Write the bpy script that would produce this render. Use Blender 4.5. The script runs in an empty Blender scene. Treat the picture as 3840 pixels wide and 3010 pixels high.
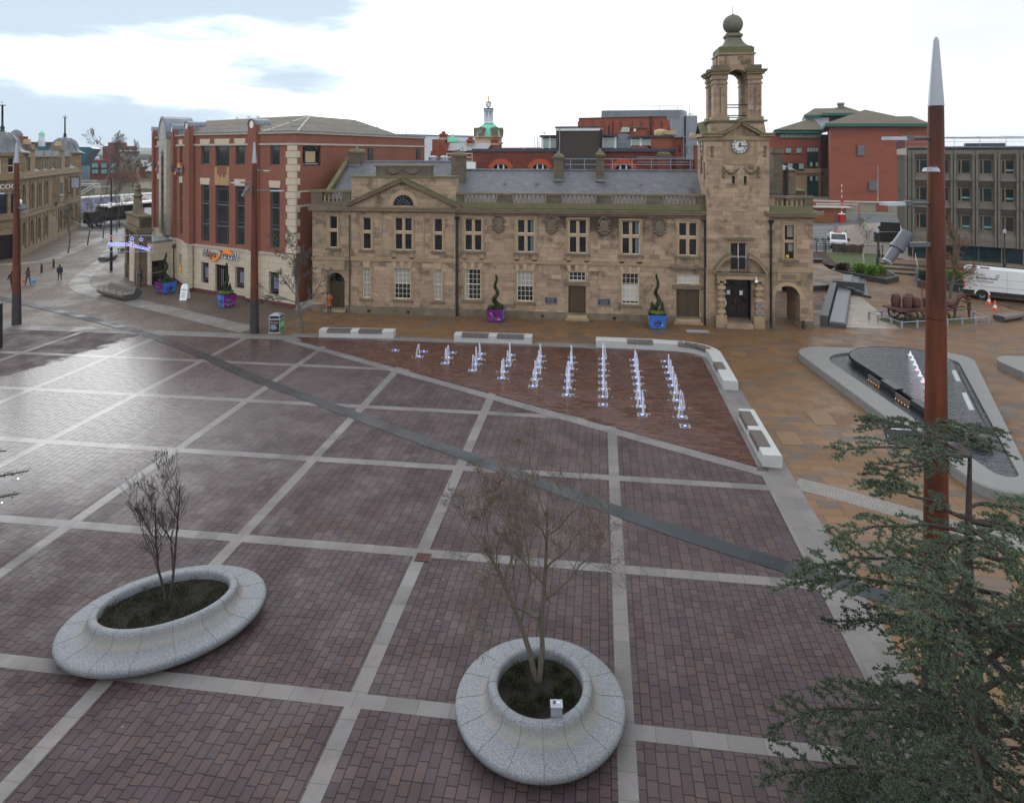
import bpy,bmesh,math,random
from math import sin,cos,pi,radians,atan2,hypot,sqrt
from mathutils import Vector,Matrix
random.seed(7)
SC=bpy.context.scene
COL=SC.collection
CAMF,HORV,YAW,EYE=2476.0,576.0,0.1317,13.5
cam=bpy.data.cameras.new('camera'); camo=bpy.data.objects.new('camera',cam); COL.objects.link(camo)
camo.location=(0,0,EYE); camo.rotation_euler=(pi/2,0,YAW)
cam.sensor_width=36; cam.lens=36*CAMF/3840; cam.shift_y=-(1505-HORV)/3840
cam.clip_start=0.1; cam.clip_end=9000
SC.camera=camo
SUN_AZ,SUN_EL=radians(34),radians(20)
w=bpy.data.worlds.new('World'); SC.world=w; w.use_nodes=True
def world():
 nt=w.node_tree; N=nt.nodes; L=nt.links
 for n in list(N):N.remove(n)
 out=N.new('ShaderNodeOutputWorld'); bg=N.new('ShaderNodeBackground'); bg.inputs[1].default_value=0.1
 sky=N.new('ShaderNodeTexSky'); sky.sky_type='NISHITA'; sky.sun_disc=False
 sky.sun_elevation=SUN_EL; sky.sun_rotation=-SUN_AZ; sky.air_density=1.0; sky.dust_density=2.0
 tc=N.new('ShaderNodeTexCoord'); mp=N.new('ShaderNodeMapping'); mp.inputs['Scale'].default_value=(1.0,1.0,4.5)
 mp.inputs['Location'].default_value=(0.35,0.2,0.1)
 no=N.new('ShaderNodeTexNoise'); no.inputs['Scale'].default_value=1.7; no.inputs['Detail'].default_value=7; no.inputs['Roughness'].default_value=0.55
 L.new(tc.outputs['Generated'],mp.inputs[0]); L.new(mp.outputs[0],no.inputs['Vector'])
 def dot(v,a,b,c,d):
  dp=N.new('ShaderNodeVectorMath'); dp.operation='DOT_PRODUCT'; L.new(tc.outputs['Generated'],dp.inputs[0]); dp.inputs[1].default_value=Vector(v).normalized()
  mr=N.new('ShaderNodeMapRange'); mr.interpolation_type='SMOOTHSTEP'
  for i,q in enumerate((a,b,c,d)):mr.inputs[i+1].default_value=q
  L.new(dp.outputs['Value'],mr.inputs[0]); return mr.outputs[0]
 gap=dot((-sin(radians(47)),cos(radians(47)),.17),.74,.985,0.0,.56)
 ad=N.new('ShaderNodeMath'); ad.operation='SUBTRACT'; L.new(no.outputs['Fac'],ad.inputs[0]); L.new(gap,ad.inputs[1])
 cr=N.new('ShaderNodeMapRange'); cr.interpolation_type='SMOOTHSTEP'; cr.inputs[1].default_value=0.0; cr.inputs[2].default_value=0.28; cr.inputs[3].default_value=.0; cr.inputs[4].default_value=1.0; L.new(ad.outputs[0],cr.inputs[0])
 glow=dot((-sin(SUN_AZ)*cos(SUN_EL),cos(SUN_AZ)*cos(SUN_EL),sin(SUN_EL)),.74,1.0,.95,3.3)
 gr=N.new('ShaderNodeMapRange'); gr.inputs[1].default_value=.3; gr.inputs[2].default_value=.62; gr.inputs[3].default_value=.86; gr.inputs[4].default_value=1.08; L.new(no.outputs['Fac'],gr.inputs[0]); gm=N.new('ShaderNodeMath'); gm.operation='MULTIPLY'; L.new(glow,gm.inputs[0]); L.new(gr.outputs[0],gm.inputs[1])
 cv=N.new('ShaderNodeVectorMath'); cv.operation='SCALE'; cv.inputs[0].default_value=(10.6,11.1,11.7); L.new(gm.outputs[0],cv.inputs['Scale'])
 bk=dot((sin(.13),-cos(.13),.25),-.1,.6,1.0,1.25); cw=N.new('ShaderNodeVectorMath'); cw.operation='SCALE'; L.new(cv.outputs[0],cw.inputs[0]); L.new(bk,cw.inputs['Scale'])
 sc=N.new('ShaderNodeVectorMath'); sc.operation='MULTIPLY'; sc.inputs[1].default_value=(.6,.8,1.0); L.new(sky.outputs[0],sc.inputs[0])
 mx=N.new('ShaderNodeMix'); mx.data_type='RGBA'; L.new(cr.outputs[0],mx.inputs['Factor'])
 mnv=N.new('ShaderNodeVectorMath'); mnv.operation='MINIMUM'; mnv.inputs[1].default_value=(6.0,7.3,8.4); L.new(sc.outputs[0],mnv.inputs[0]); L.new(mnv.outputs[0],mx.inputs['A']); L.new(cw.outputs[0],mx.inputs['B'])
 L.new(mx.outputs['Result'],bg.inputs[0]); L.new(bg.outputs[0],out.inputs[0])
world()
sl=bpy.data.lights.new('sun','SUN'); sl.energy=0.6; sl.angle=radians(34); sl.color=(1.0,0.97,0.92)
so=bpy.data.objects.new('sun',sl); COL.objects.link(so)
so.rotation_euler=Vector((sin(SUN_AZ)*cos(SUN_EL),-cos(SUN_AZ)*cos(SUN_EL),-sin(SUN_EL))).to_track_quat('-Z','Y').to_euler()
SC.view_settings.view_transform='Standard'; SC.view_settings.look='None'
SC.view_settings.exposure=0.15; SC.view_settings.gamma=1; SC.view_settings.use_curve_mapping=False
SC.render.engine='CYCLES'
CY,SY=cos(YAW),sin(YAW)
def ray(u,v):
 a=(u-1920)/CAMF; return Vector((CY*a-SY,SY*a+CY,-(v-HORV)/CAMF))
def gp(u,v,z=0.0):
 d=ray(u,v); t=(z-EYE)/d.z; return Vector((d.x*t,d.y*t,z))
def at(u,v,d):
 r=ray(u,v)*d; return Vector((r.x,r.y,EYE+r.z))
def onwall(u,A,B):
 """distance along wall A->B of the sight line through column u"""
 t=(Vector(B[:2])-Vector(A[:2])).normalized(); d=ray(u,0)
 det=-d.x*t.y+d.y*t.x
 k=(-A[0]*t.y+A[1]*t.x)/det
 p=Vector((d.x*k,d.y*k)); return(p-Vector(A[:2])).dot(t)
M={}
class NT:
 def __init__(s,name):
  m=bpy.data.materials.new(name); m.use_nodes=True; s.m=m; M[name]=m
  s.t=m.node_tree; s.N=s.t.nodes; s.b=s.N['Principled BSDF']; s.out=s.N['Material Output']
 def n(s,ty,**k):
  x=s.N.new('ShaderNode'+ty)
  for a,b in k.items():setattr(x,a,b)
  return x
 def l(s,a,b):s.t.links.new(a,b)
 def val(s,x,i):
  if isinstance(x,(int,float)):i.default_value=x
  else:s.l(x,i)
 def math(s,op,a,b=0.0,c=None):
  x=s.n('Math',operation=op); s.val(a,x.inputs[0]); s.val(b,x.inputs[1])
  if c is not None:s.val(c,x.inputs[2])
  return x.outputs[0]
 def vm(s,op,a,b=None):
  x=s.n('VectorMath',operation=op); s.l(a,x.inputs[0])
  if b is not None:
   if isinstance(b,tuple):x.inputs[1].default_value=b
   else:s.l(b,x.inputs[1])
  return x.outputs['Value']if op=='DOT_PRODUCT' else x.outputs['Vector']
 def noise(s,vec,scale,detail=4,rough=.55):
  x=s.n('TexNoise'); x.inputs['Scale'].default_value=scale; x.inputs['Detail'].default_value=detail; x.inputs['Roughness'].default_value=rough
  if vec is not None:s.l(vec,x.inputs['Vector'])
  return x.outputs['Fac']
 def mapr(s,v,a,b,c=0.0,d=1.0,smooth=False):
  x=s.n('MapRange'); s.val(v,x.inputs[0])
  for i,q in enumerate((a,b,c,d)):x.inputs[i+1].default_value=q
  if smooth:x.interpolation_type='SMOOTHSTEP'
  return x.outputs[0]
 def ramp(s,v,cols,const=False):
  x=s.n('ValToRGB'); e=x.color_ramp.elements
  if const:x.color_ramp.interpolation='CONSTANT'
  n=len(cols)
  for i,c in enumerate(cols):
   p=i/n if const else i/max(1,n-1)
   if len(c)==4:p=c[3]
   el=e[i]if i<2 else e.new(p)
   el.position=p; el.color=(c[0],c[1],c[2],1)
  s.l(v,x.inputs[0]); return x.outputs[0]
 def mix(s,f,a,b,blend='MIX'):
  x=s.n('Mix',data_type='RGBA',blend_type=blend); s.val(f,x.inputs['Factor'])
  for q,i in((a,x.inputs['A']),(b,x.inputs['B'])):
   if isinstance(q,tuple):i.default_value=(q[0],q[1],q[2],1)
   else:s.l(q,i)
  return x.outputs['Result']
 def pos(s):
  return s.n('NewGeometry').outputs['Position']
 def sep(s,v):
  x=s.n('SeparateXYZ'); s.l(v,x.inputs[0]); return x.outputs
 def comb(s,x,y,z=0.0):
  c=s.n('CombineXYZ'); s.val(x,c.inputs[0]); s.val(y,c.inputs[1]); s.val(z,c.inputs[2]); return c.outputs[0]
 def bump(s,h,st=.3,dist=.02):
  x=s.n('Bump'); x.inputs['Strength'].default_value=st; x.inputs['Distance'].default_value=dist
  s.l(h,x.inputs['Height']); s.l(x.outputs[0],s.b.inputs['Normal'])
 def set(s,col=None,rough=None,spec=None,metal=None):
  if col is not None:
   if isinstance(col,tuple):s.b.inputs['Base Color'].default_value=(*col,1)
   else:s.l(col,s.b.inputs['Base Color'])
  if rough is not None:s.val(rough,s.b.inputs['Roughness'])
  if spec is not None:s.b.inputs['Specular IOR Level'].default_value=spec
  if metal is not None:s.b.inputs['Metallic'].default_value=metal
 def wall_uv(s):
  g=s.n('NewGeometry'); P=g.outputs['Position']; Nn=g.outputs['True Normal']
  cr=s.n('VectorMath',operation='CROSS_PRODUCT'); cr.inputs[0].default_value=(0,0,1); s.l(Nn,cr.inputs[1])
  nrm=s.vm('NORMALIZE',cr.outputs[0]); return s.vm('DOT_PRODUCT',P,nrm),s.sep(P)[2],P
 def bricks(s,u,v,bw,bh,mort,jit=0.0,wv=0.0):
  r=s.math('DIVIDE',v,bh); row=s.math('FLOOR',r)
  wn=s.n('TexWhiteNoise',noise_dimensions='1D'); s.l(row,wn.inputs['W']); rr=wn.outputs['Value']
  if wv:bws=s.math('MULTIPLY_ADD',rr,bw*wv,bw*(1-wv/2))
  else:bws=bw
  off=s.math('MULTIPLY',row,0.5)
  if jit:off=s.math('MULTIPLY_ADD',rr,jit*7.3,off)
  uu=s.math('ADD',s.math('DIVIDE',u,bws),off); col=s.math('FLOOR',uu)
  fu=s.math('MULTIPLY',s.math('SUBTRACT',uu,col),bws); fv=s.math('MULTIPLY',s.math('SUBTRACT',r,row),bh)
  d=s.math('MINIMUM',s.math('MINIMUM',fu,s.math('SUBTRACT',bws,fu)),s.math('MINIMUM',fv,s.math('SUBTRACT',bh,fv)))
  mask=s.mapr(d,mort*.35,mort*.75)
  w2=s.n('TexWhiteNoise',noise_dimensions='2D'); s.l(s.comb(col,row),w2.inputs['Vector'])
  return mask,w2.outputs['Value'],w2.outputs['Color']
def brickmat(name,cols,bw,bh,mort,mcol,jit=0.,wv=0.,rough=.8,bump=.3,floor=False,rot=0.,stain=(.5,.5,.5),stain_amt=.5,sscale=.35,gloss=None,spec=.4,streak=False,smin=.48,smax=.72,grain=.25):
 s=NT(name)
 if floor:
  P=s.pos(); x,y,z=s.sep(P)
  if rot:
   u=s.math('ADD',s.math('MULTIPLY',x,cos(rot)),s.math('MULTIPLY',y,sin(rot)))
   v=s.math('ADD',s.math('MULTIPLY',x,-sin(rot)),s.math('MULTIPLY',y,cos(rot)))
  else:u,v=x,y
 else:u,v,P=s.wall_uv()
 mask,rid,rc=s.bricks(u,v,bw,bh,mort,jit,wv)
 c=s.ramp(rid,cols)
 if streak:nv=s.comb(s.math('MULTIPLY',u,.45),s.math('MULTIPLY',v,1.5),s.math('MULTIPLY',rid,3.0))
 else:nv=P
 nz=s.noise(nv,sscale,6,.6)
 st=s.mapr(nz,smin,smax,0,stain_amt)
 c=s.mix(st,c,s.mix(1.0,c,stain,'MULTIPLY'))
 g=s.noise(P,9,4,.7)
 c=s.mix(grain,c,s.ramp(g,[(.35,.35,.35),(1,1,1)]),'MULTIPLY')if grain else c
 c=s.mix(mask,mcol,c)
 s.set(c,spec=spec)
 if gloss:
  lo,hi,gs=gloss
  gn=s.mapr(s.noise(P,gs,5,.6),.38,.62,lo,hi,True); gn=s.math('ADD',gn,s.math('MULTIPLY',rid,.12)); s.set(rough=gn)
 else:s.set(rough=rough)
 h=s.math('ADD',s.math('MULTIPLY',mask,.7),s.math('MULTIPLY',g,.5)); h=s.math('ADD',h,s.math('MULTIPLY',rid,.25))
 s.bump(h,bump,.02); return s
def vmat(name,c1,c2,scale=2.0,rough=.7,bump=0.,metal=0.,spec=.4,detail=5,r2=None,lo=.3,hi=.7,stretch=None):
 s=NT(name); P=s.n('TexCoord').outputs['Object']
 if stretch:
  mp=s.n('Mapping'); mp.inputs['Scale'].default_value=stretch; s.l(P,mp.inputs[0]); P=mp.outputs[0]
 nz=s.noise(P,scale,detail,.6); f=s.mapr(nz,lo,hi)
 s.set(s.mix(f,c1,c2),rough if r2 is None else s.mapr(nz,lo,hi,rough,r2),spec,metal)
 if bump:s.bump(nz,bump,.02)
 return s
def emat(name,col,st,base=None):
 s=NT(name); s.set(base or col,.5); s.b.inputs['Emission Color'].default_value=(*col,1); s.b.inputs['Emission Strength'].default_value=st; return s
def glassmat(name,c,rough=.06,spec=.6,var=.5):
 s=NT(name); P=s.pos(); nz=s.noise(P,.9,3,.5)
 s.set(s.mix(s.mapr(nz,.35,.65),c,tuple(k*var for k in c)),rough,spec); s.bump(s.noise(P,.6,1),.05,.05); return s
brickmat('ashlar',[(.255,.185,.132),(.355,.252,.175),(.415,.298,.205),(.315,.227,.16),(.43,.317,.217),(.285,.21,.15),(.375,.265,.178)],.82,.36,.014,(.17,.125,.085),jit=.6,wv=.5,rough=.85,bump=.22,stain=(.45,.43,.43),stain_amt=.8,sscale=.55,streak=True,smin=.5,smax=.7)
def soot(s):
 P=s.pos(); x,y,z=s.sep(P); c=s.b.inputs['Base Color'].links[0].from_socket
 n=s.math('MULTIPLY',s.math('SUBTRACT',s.noise(P,2.2,6,.7),.5),3.2)
 d=s.math('SQRT',s.math('ADD',s.math('POWER',s.math('MULTIPLY',s.math('SUBTRACT',x,.2),.38),2),s.math('POWER',s.math('MULTIPLY',s.math('SUBTRACT',z,8.2),1.1),2)))
 f=s.mapr(s.math('ADD',d,n),.9,2.3,.93,0,True)
 n2=s.noise(P,.9,6,.65); f2=s.mapr(n2,.53,.66,0,.62)
 c=s.mix(s.math('MAXIMUM',f,f2),c,s.mix(1.0,c,(.20,.17,.16),'MULTIPLY')); s.l(c,s.b.inputs['Base Color'])
_a=NT.__new__(NT); _a.m=M['ashlar']; _a.t=_a.m.node_tree; _a.N=_a.t.nodes; _a.b=_a.N['Principled BSDF']; soot(_a)
brickmat('ashlar_dark',[(.10,.082,.062),(.15,.12,.085),(.12,.10,.075)],.8,.4,.014,(.07,.06,.05),jit=.6,wv=.4,rough=.88,bump=.25,stain=(.5,.55,.4),stain_amt=.7,sscale=.6)
brickmat('brick_red',[(.205,.068,.042),(.26,.086,.052),(.225,.074,.046),(.28,.096,.058)],.225,.075,.014,(.23,.125,.09),rough=.85,bump=.2,stain=(.66,.62,.6),stain_amt=.6,sscale=.3)
brickmat('brick_old',[(.20,.05,.033),(.14,.042,.032),(.25,.066,.04),(.105,.038,.03)],.23,.078,.014,(.12,.05,.04),rough=.9,bump=.2,stain=(.55,.5,.5),stain_amt=.6,sscale=.5)
brickmat('brick_far',[(.25,.072,.042),(.30,.086,.048),(.215,.062,.04)],.3,.1,.02,(.23,.085,.06),rough=.9,bump=.1,stain=(.55,.5,.5),stain_amt=.8,sscale=.3,streak=True)
brickmat('brick_far_buff',[(.40,.29,.18),(.45,.33,.21),(.37,.27,.17)],.4,.2,.02,(.3,.22,.15),rough=.9,bump=.1)
brickmat('brick_black',[(.04,.034,.032),(.055,.045,.04),(.03,.027,.027)],.3,.1,.02,(.09,.08,.075),rough=.8,bump=.2)
brickmat('cream',[(.52,.445,.34),(.55,.47,.365),(.50,.425,.325)],1.15,.62,.022,(.25,.19,.14),rough=.75,bump=.15,stain=(.78,.74,.66),stain_amt=.5,sscale=.5)
vmat('cream_plain',(.54,.46,.355),(.47,.40,.31),3,.75,.1)
brickmat('sandstone_pub',[(.25,.18,.11),(.30,.22,.135),(.22,.16,.10),(.275,.20,.12)],.7,.33,.012,(.21,.145,.08),jit=.5,rough=.88,bump=.2,stain=(.5,.45,.4),stain_amt=.7,sscale=.5,streak=True)
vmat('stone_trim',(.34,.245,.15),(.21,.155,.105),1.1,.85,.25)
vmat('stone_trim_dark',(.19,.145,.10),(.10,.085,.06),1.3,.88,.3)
vmat('stone_moss',(.17,.135,.09),(.10,.115,.045),1.0,.9,.4)
vmat('moss',(.085,.115,.028),(.05,.06,.02),2.0,.95,.6)
vmat('voussoir',(.41,.30,.185),(.33,.235,.15),2.0,.85,.2)
brickmat('slate',[(.10,.102,.112),(.135,.137,.148),(.115,.117,.127),(.15,.152,.162)],.42,.21,.012,(.05,.052,.06),rough=.55,bump=.35,stain=(.7,.7,.72),stain_amt=.5,sscale=.5,floor=True)
brickmat('tile_brown',[(0.118,0.096,0.062),(0.146,0.118,0.077),(0.105,0.090,0.065),(0.133,0.112,0.077)],.5,.34,.03,(.05,.042,.03),rough=.85,bump=.3,stain=(.6,.62,.5),stain_amt=.6,sscale=.25,floor=True)
brickmat('concrete',[(.165,.15,.125),(.185,.168,.14),(.175,.158,.13)],5.2,3.2,.03,(.08,.075,.065),rough=.92,bump=.35,stain=(.62,.6,.58),stain_amt=.75,sscale=.45,streak=True)
vmat('concrete_light',(.30,.275,.225),(.24,.22,.18),.6,.9,.2)
vmat('harl_dark',(.050,.042,.038),(.075,.063,.055),30,.95,.5)
vmat('lead',(.20,.22,.25),(.12,.14,.165),.9,.5,.15,metal=.2)
vmat('lead_dome',(.155,.17,.185),(.10,.115,.11),1.2,.5,.15,metal=.15)
vmat('copper_green',(.14,.52,.36),(.20,.60,.44),1.6,.7,.1)
vmat('grey_cladding',(.25,.27,.30),(.19,.21,.235),.3,.5,.1,stretch=(1.5,1.5,.05))
vmat('white_cladding',(.62,.66,.72),(.55,.59,.66),.3,.5)
vmat('teal_cladding',(.012,.10,.15),(.010,.075,.12),.4,.35)
vmat('green_fascia',(.012,.11,.085),(.010,.085,.07),.5,.5)
vmat('green_panel',(.008,.05,.042),(.006,.035,.032),.6,.35)
vmat('roof_felt',(.035,.042,.060),(.06,.068,.09),.6,.6,.1)
vmat('render_red',(.28,.07,.05),(.25,.06,.045),.5,.8)
vmat('white_paint',(.78,.78,.77),(.68,.68,.67),2.5,.5)
vmat('cream_paint',(.66,.60,.49),(.56,.50,.41),4,.55)
vmat('black_iron',(.012,.013,.017),(.022,.022,.026),3,.45)
vmat('galv',(.33,.36,.40),(.25,.28,.32),3,.45,metal=.5)
vmat('grey_frame',(.10,.105,.115),(.075,.08,.09),2,.5)
vmat('bronze_frame',(.24,.175,.105),(.20,.145,.09),2,.5)
vmat('door_brown',(.075,.05,.026),(.055,.036,.02),4,.5,.1,stretch=(6,6,1))
vmat('door_black',(.012,.010,.012),(.02,.014,.016),3,.4)
vmat('wood_fence',(.30,.125,.05),(.21,.085,.035),3,.75,.2,stretch=(5,5,.5))
vmat('wood_weather',(.10,.085,.075),(.165,.145,.13),4,.75,.3,stretch=(8,8,8))
vmat('wood_pale',(.45,.34,.20),(.38,.28,.17),4,.75)
glassmat('glass_dark',(.022,.023,.027)); glassmat('glass_blue',(.03,.04,.055)); glassmat('glass_teal',(.025,.05,.058),.05)
glassmat('glass_pale',(.36,.45,.42),.15,.5,.85); glassmat('glass_cyan',(.20,.46,.50),.12,.5,.7)
glassmat('glass_red_tint',(.022,.016,.018)); vmat('blind',(.32,.31,.27),(.22,.22,.20),2,.6,stretch=(12,12,.3)); vmat('frosted',(.46,.44,.40),(.38,.37,.34),3,.4)
vmat('curtain',(.10,.16,.20),(.15,.21,.25),2,.6,stretch=(15,15,.3))
vmat('corten',(.135,.036,.016),(.040,.014,.010),1.1,.5,.25,spec=.3,lo=.36,hi=.66,stretch=(2.2,2.2,.3))
vmat('corten_old',(.115,.050,.036),(.062,.030,.026),5,.75,.4)
vmat('pole_base',(.026,.025,.027),(.04,.038,.04),40,.6,.5)
vmat('steel_tip',(.33,.355,.39),(.25,.27,.30),1.2,.42,.05,metal=.45,stretch=(1,1,.3))
vmat('lamp_grey',(.11,.12,.135),(.085,.093,.105),3,.45)
vmat('lamp_white',(.36,.38,.41),(.29,.31,.34),3,.4)
def granite(name,c1,c2,rough=.6,joints=None):
 s=NT(name); P=s.pos(); n1=s.noise(P,34,5,.85); n2=s.noise(P,1.3,4,.6)
 c=s.mix(s.mapr(n1,.38,.62),c1,c2); c=s.mix(.6,c,s.ramp(n2,[(.72,.72,.70),(1.12,1.12,1.12)]),'MULTIPLY')
 s.set(c,rough,.4); s.bump(n1,.15,.01)
granite('granite',(.27,.285,.305),(.075,.082,.092)); granite('granite_mid',(.245,.242,.232),(.14,.138,.132)); granite('granite_pale',(.47,.47,.465),(.34,.34,.335)); granite('granite_dark',(.075,.078,.08),(.045,.047,.05),.45); granite('granite_wet',(.13,.137,.15),(.08,.085,.093),.3); granite('basin_black',(.008,.008,.010),(.018,.018,.021),.16)
vmat('soil',(.018,.013,.009),(.010,.008,.006),8,.95,.6)
vmat('soil_red',(.06,.035,.025),(.04,.024,.018),5,.95,.6)
def leafmat(name,c1,c2,c3=None,scale=3.0,rough=.6):
 s=NT(name); P=s.pos(); a=s.noise(P,scale,3,.6); g=s.n('NewGeometry')
 c=s.mix(s.mapr(a,.35,.65),c1,c2)
 if c3:c=s.mix(s.mapr(g.outputs['Random Per Island'],.75,.9),c,c3)
 s.set(c,rough,.25)
leafmat('cedar',(.042,.07,.038),(.095,.125,.09),(.08,.095,.03),1.4)
leafmat('cedar_dark',(.03,.045,.025),(.055,.072,.045),None,1.4)
leafmat('topiary',(.012,.026,.011),(.028,.045,.018),(.04,.06,.02),5); leafmat('leaf_mid',(.04,.085,.018),(.075,.12,.03),(.10,.15,.04),3); leafmat('leaf_bright',(.12,.26,.03),(.19,.36,.05),(.05,.10,.02),2)
leafmat('leaf_olive',(.016,.019,.008),(.03,.03,.012),(.045,.035,.015),4); leafmat('leaf_russet',(.10,.075,.04),(.07,.06,.035),None,3); leafmat('grass_tuft',(.18,.21,.05),(.11,.15,.035),None,4)
leafmat('twig_far',(.13,.105,.10),(.18,.145,.13),None,.3); leafmat('twig_brown',(.15,.075,.035),(.19,.10,.05),None,.3); leafmat('spruce',(.02,.04,.022),(.035,.06,.035),None,3)
vmat('bark_grey',(.13,.12,.105),(.075,.07,.06),12,.85,.4); vmat('bark_dark',(.028,.02,.018),(.045,.033,.028),12,.85,.3); vmat('bark_lichen',(.12,.11,.075),(.06,.052,.042),14,.85,.4)
vmat('bark_birch',(.55,.52,.48),(.13,.11,.10),3,.7,.2,lo=.45,hi=.6,stretch=(1,1,4)); vmat('bark_cedar',(.032,.026,.023),(.06,.05,.045),10,.9,.5)
vmat('cone_red',(.17,.035,.02),(.11,.03,.02),4,.7)
vmat('clock_white',(.62,.62,.58),(.54,.54,.50),3,.5); vmat('stone_ball',(.16,.155,.125),(.10,.105,.08),1.6,.85,.2); vmat('brass',(.35,.2,.06),(.28,.15,.05),3,.35,metal=.8); vmat('yellow_box',(.65,.5,.02),(.6,.45,.02),3,.5)
brickmat('ashlar_pale',[(.20,.15,.10),(.26,.195,.13),(.17,.13,.09)],.7,.35,.014,(.10,.08,.06),jit=.5,rough=.88,bump=.25,stain=(.45,.45,.38),stain_amt=.8,sscale=.6)
vmat('brown_frame',(.04,.02,.018),(.055,.03,.025),3,.45)
vmat('stone_light',(.46,.42,.35),(.36,.33,.28),1.5,.8,.1)
vmat('brick_plinth',(.12,.035,.03),(.09,.03,.028),3,.7)
vmat('poster_blue',(.10,.14,.25),(.22,.16,.18),2.2,.5)
vmat('sign_orange',(.80,.26,.02),(.75,.23,.02),2,.5)
vmat('sign_navy',(.02,.025,.09),(.025,.03,.10),2,.45)
vmat('sign_green',(.25,.5,.38),(.2,.45,.33),3,.5)
vmat('sign_yellow',(.75,.42,.02),(.70,.38,.02),2,.45)
vmat('stone_pub_trim',(.26,.19,.115),(.165,.125,.085),1.0,.85,.2)
vmat('slate_flat',(.16,.17,.175),(.12,.13,.135),2,.6,.2,stretch=(1,1,5))
vmat('pot_buff',(.5,.36,.22),(.42,.3,.18),3,.8)
vmat('sign_pale',(.42,.45,.52),(.36,.39,.46),2,.5)
vmat('sign_dark',(.03,.04,.04),(.05,.06,.05),2,.5)
brickmat('brick_buff',[(.42,.26,.12),(.47,.30,.145),(.38,.235,.11)],.225,.075,.014,(.36,.26,.16),rough=.85,bump=.2)
vmat('arch_orange',(.42,.085,.035),(.35,.07,.03),3,.8); brickmat('brick_mid',[(.26,.075,.04),(.31,.095,.05),(.22,.065,.036)],.23,.078,.014,(.2,.1,.07),rough=.85,bump=.2)
vmat('bulb_pink',(.55,.12,.30),(.7,.6,.65),6,.4); vmat('gold',(.65,.38,.07),(.5,.28,.05),3,.3,metal=.8); vmat('red_paint',(.50,.02,.02),(.42,.02,.02),3,.4); vmat('tarp',(.15,.105,.07),(.10,.07,.05),1.5,.85,.4); emat('lamp_glow',(1.0,.72,.4),2.5)
vmat('poster_green',(.03,.30,.05),(.02,.25,.04),2,.5); vmat('wheel_dark',(.03,.018,.016),(.045,.025,.02),4,.7); vmat('barrel',(.125,.048,.032),(.08,.032,.024),3,.7,.3,stretch=(9,9,.4)); vmat('cone_orange',(.70,.10,.03),(.6,.08,.03),5,.5); vmat('van_white',(.72,.73,.74),(.64,.65,.66),.6,.3,spec=.5); vmat('van_line',(.4,.41,.42),(.35,.36,.37),3,.5); vmat('tyre',(.014,.014,.015),(.022,.022,.022),6,.85); vmat('trailer_lilac',(.24,.23,.38),(.34,.33,.45),.35,.5); vmat('red_letter',(.30,.02,.06),(.26,.02,.05),3,.5)
vmat('paint_pole',(.20,.27,.40),(.17,.23,.34),2,.5)
brickmat('brick_hazed',[(.16,.06,.05),(.19,.072,.058),(.145,.055,.046)],.3,.1,.02,(.16,.07,.06),rough=.9,bump=.1)  # red brick of the far offices, distance haze mixed into its colour
class Fr:
 """local frame: x along a wall, y into the building, z up"""
 def __init__(s,ox=0,oy=0,ang=0.,oz=0.):s.o=(ox,oy,oz); s.c,s.s=cos(ang),sin(ang); s.ang=ang
 def __call__(s,p):return(s.o[0]+p[0]*s.c-p[1]*s.s,s.o[1]+p[0]*s.s+p[1]*s.c,s.o[2]+p[2])
def frame_ab(A,B,z=0.):return Fr(A[0],A[1],atan2(B[1]-A[1],B[0]-A[0]),z)
LOC={}
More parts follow.
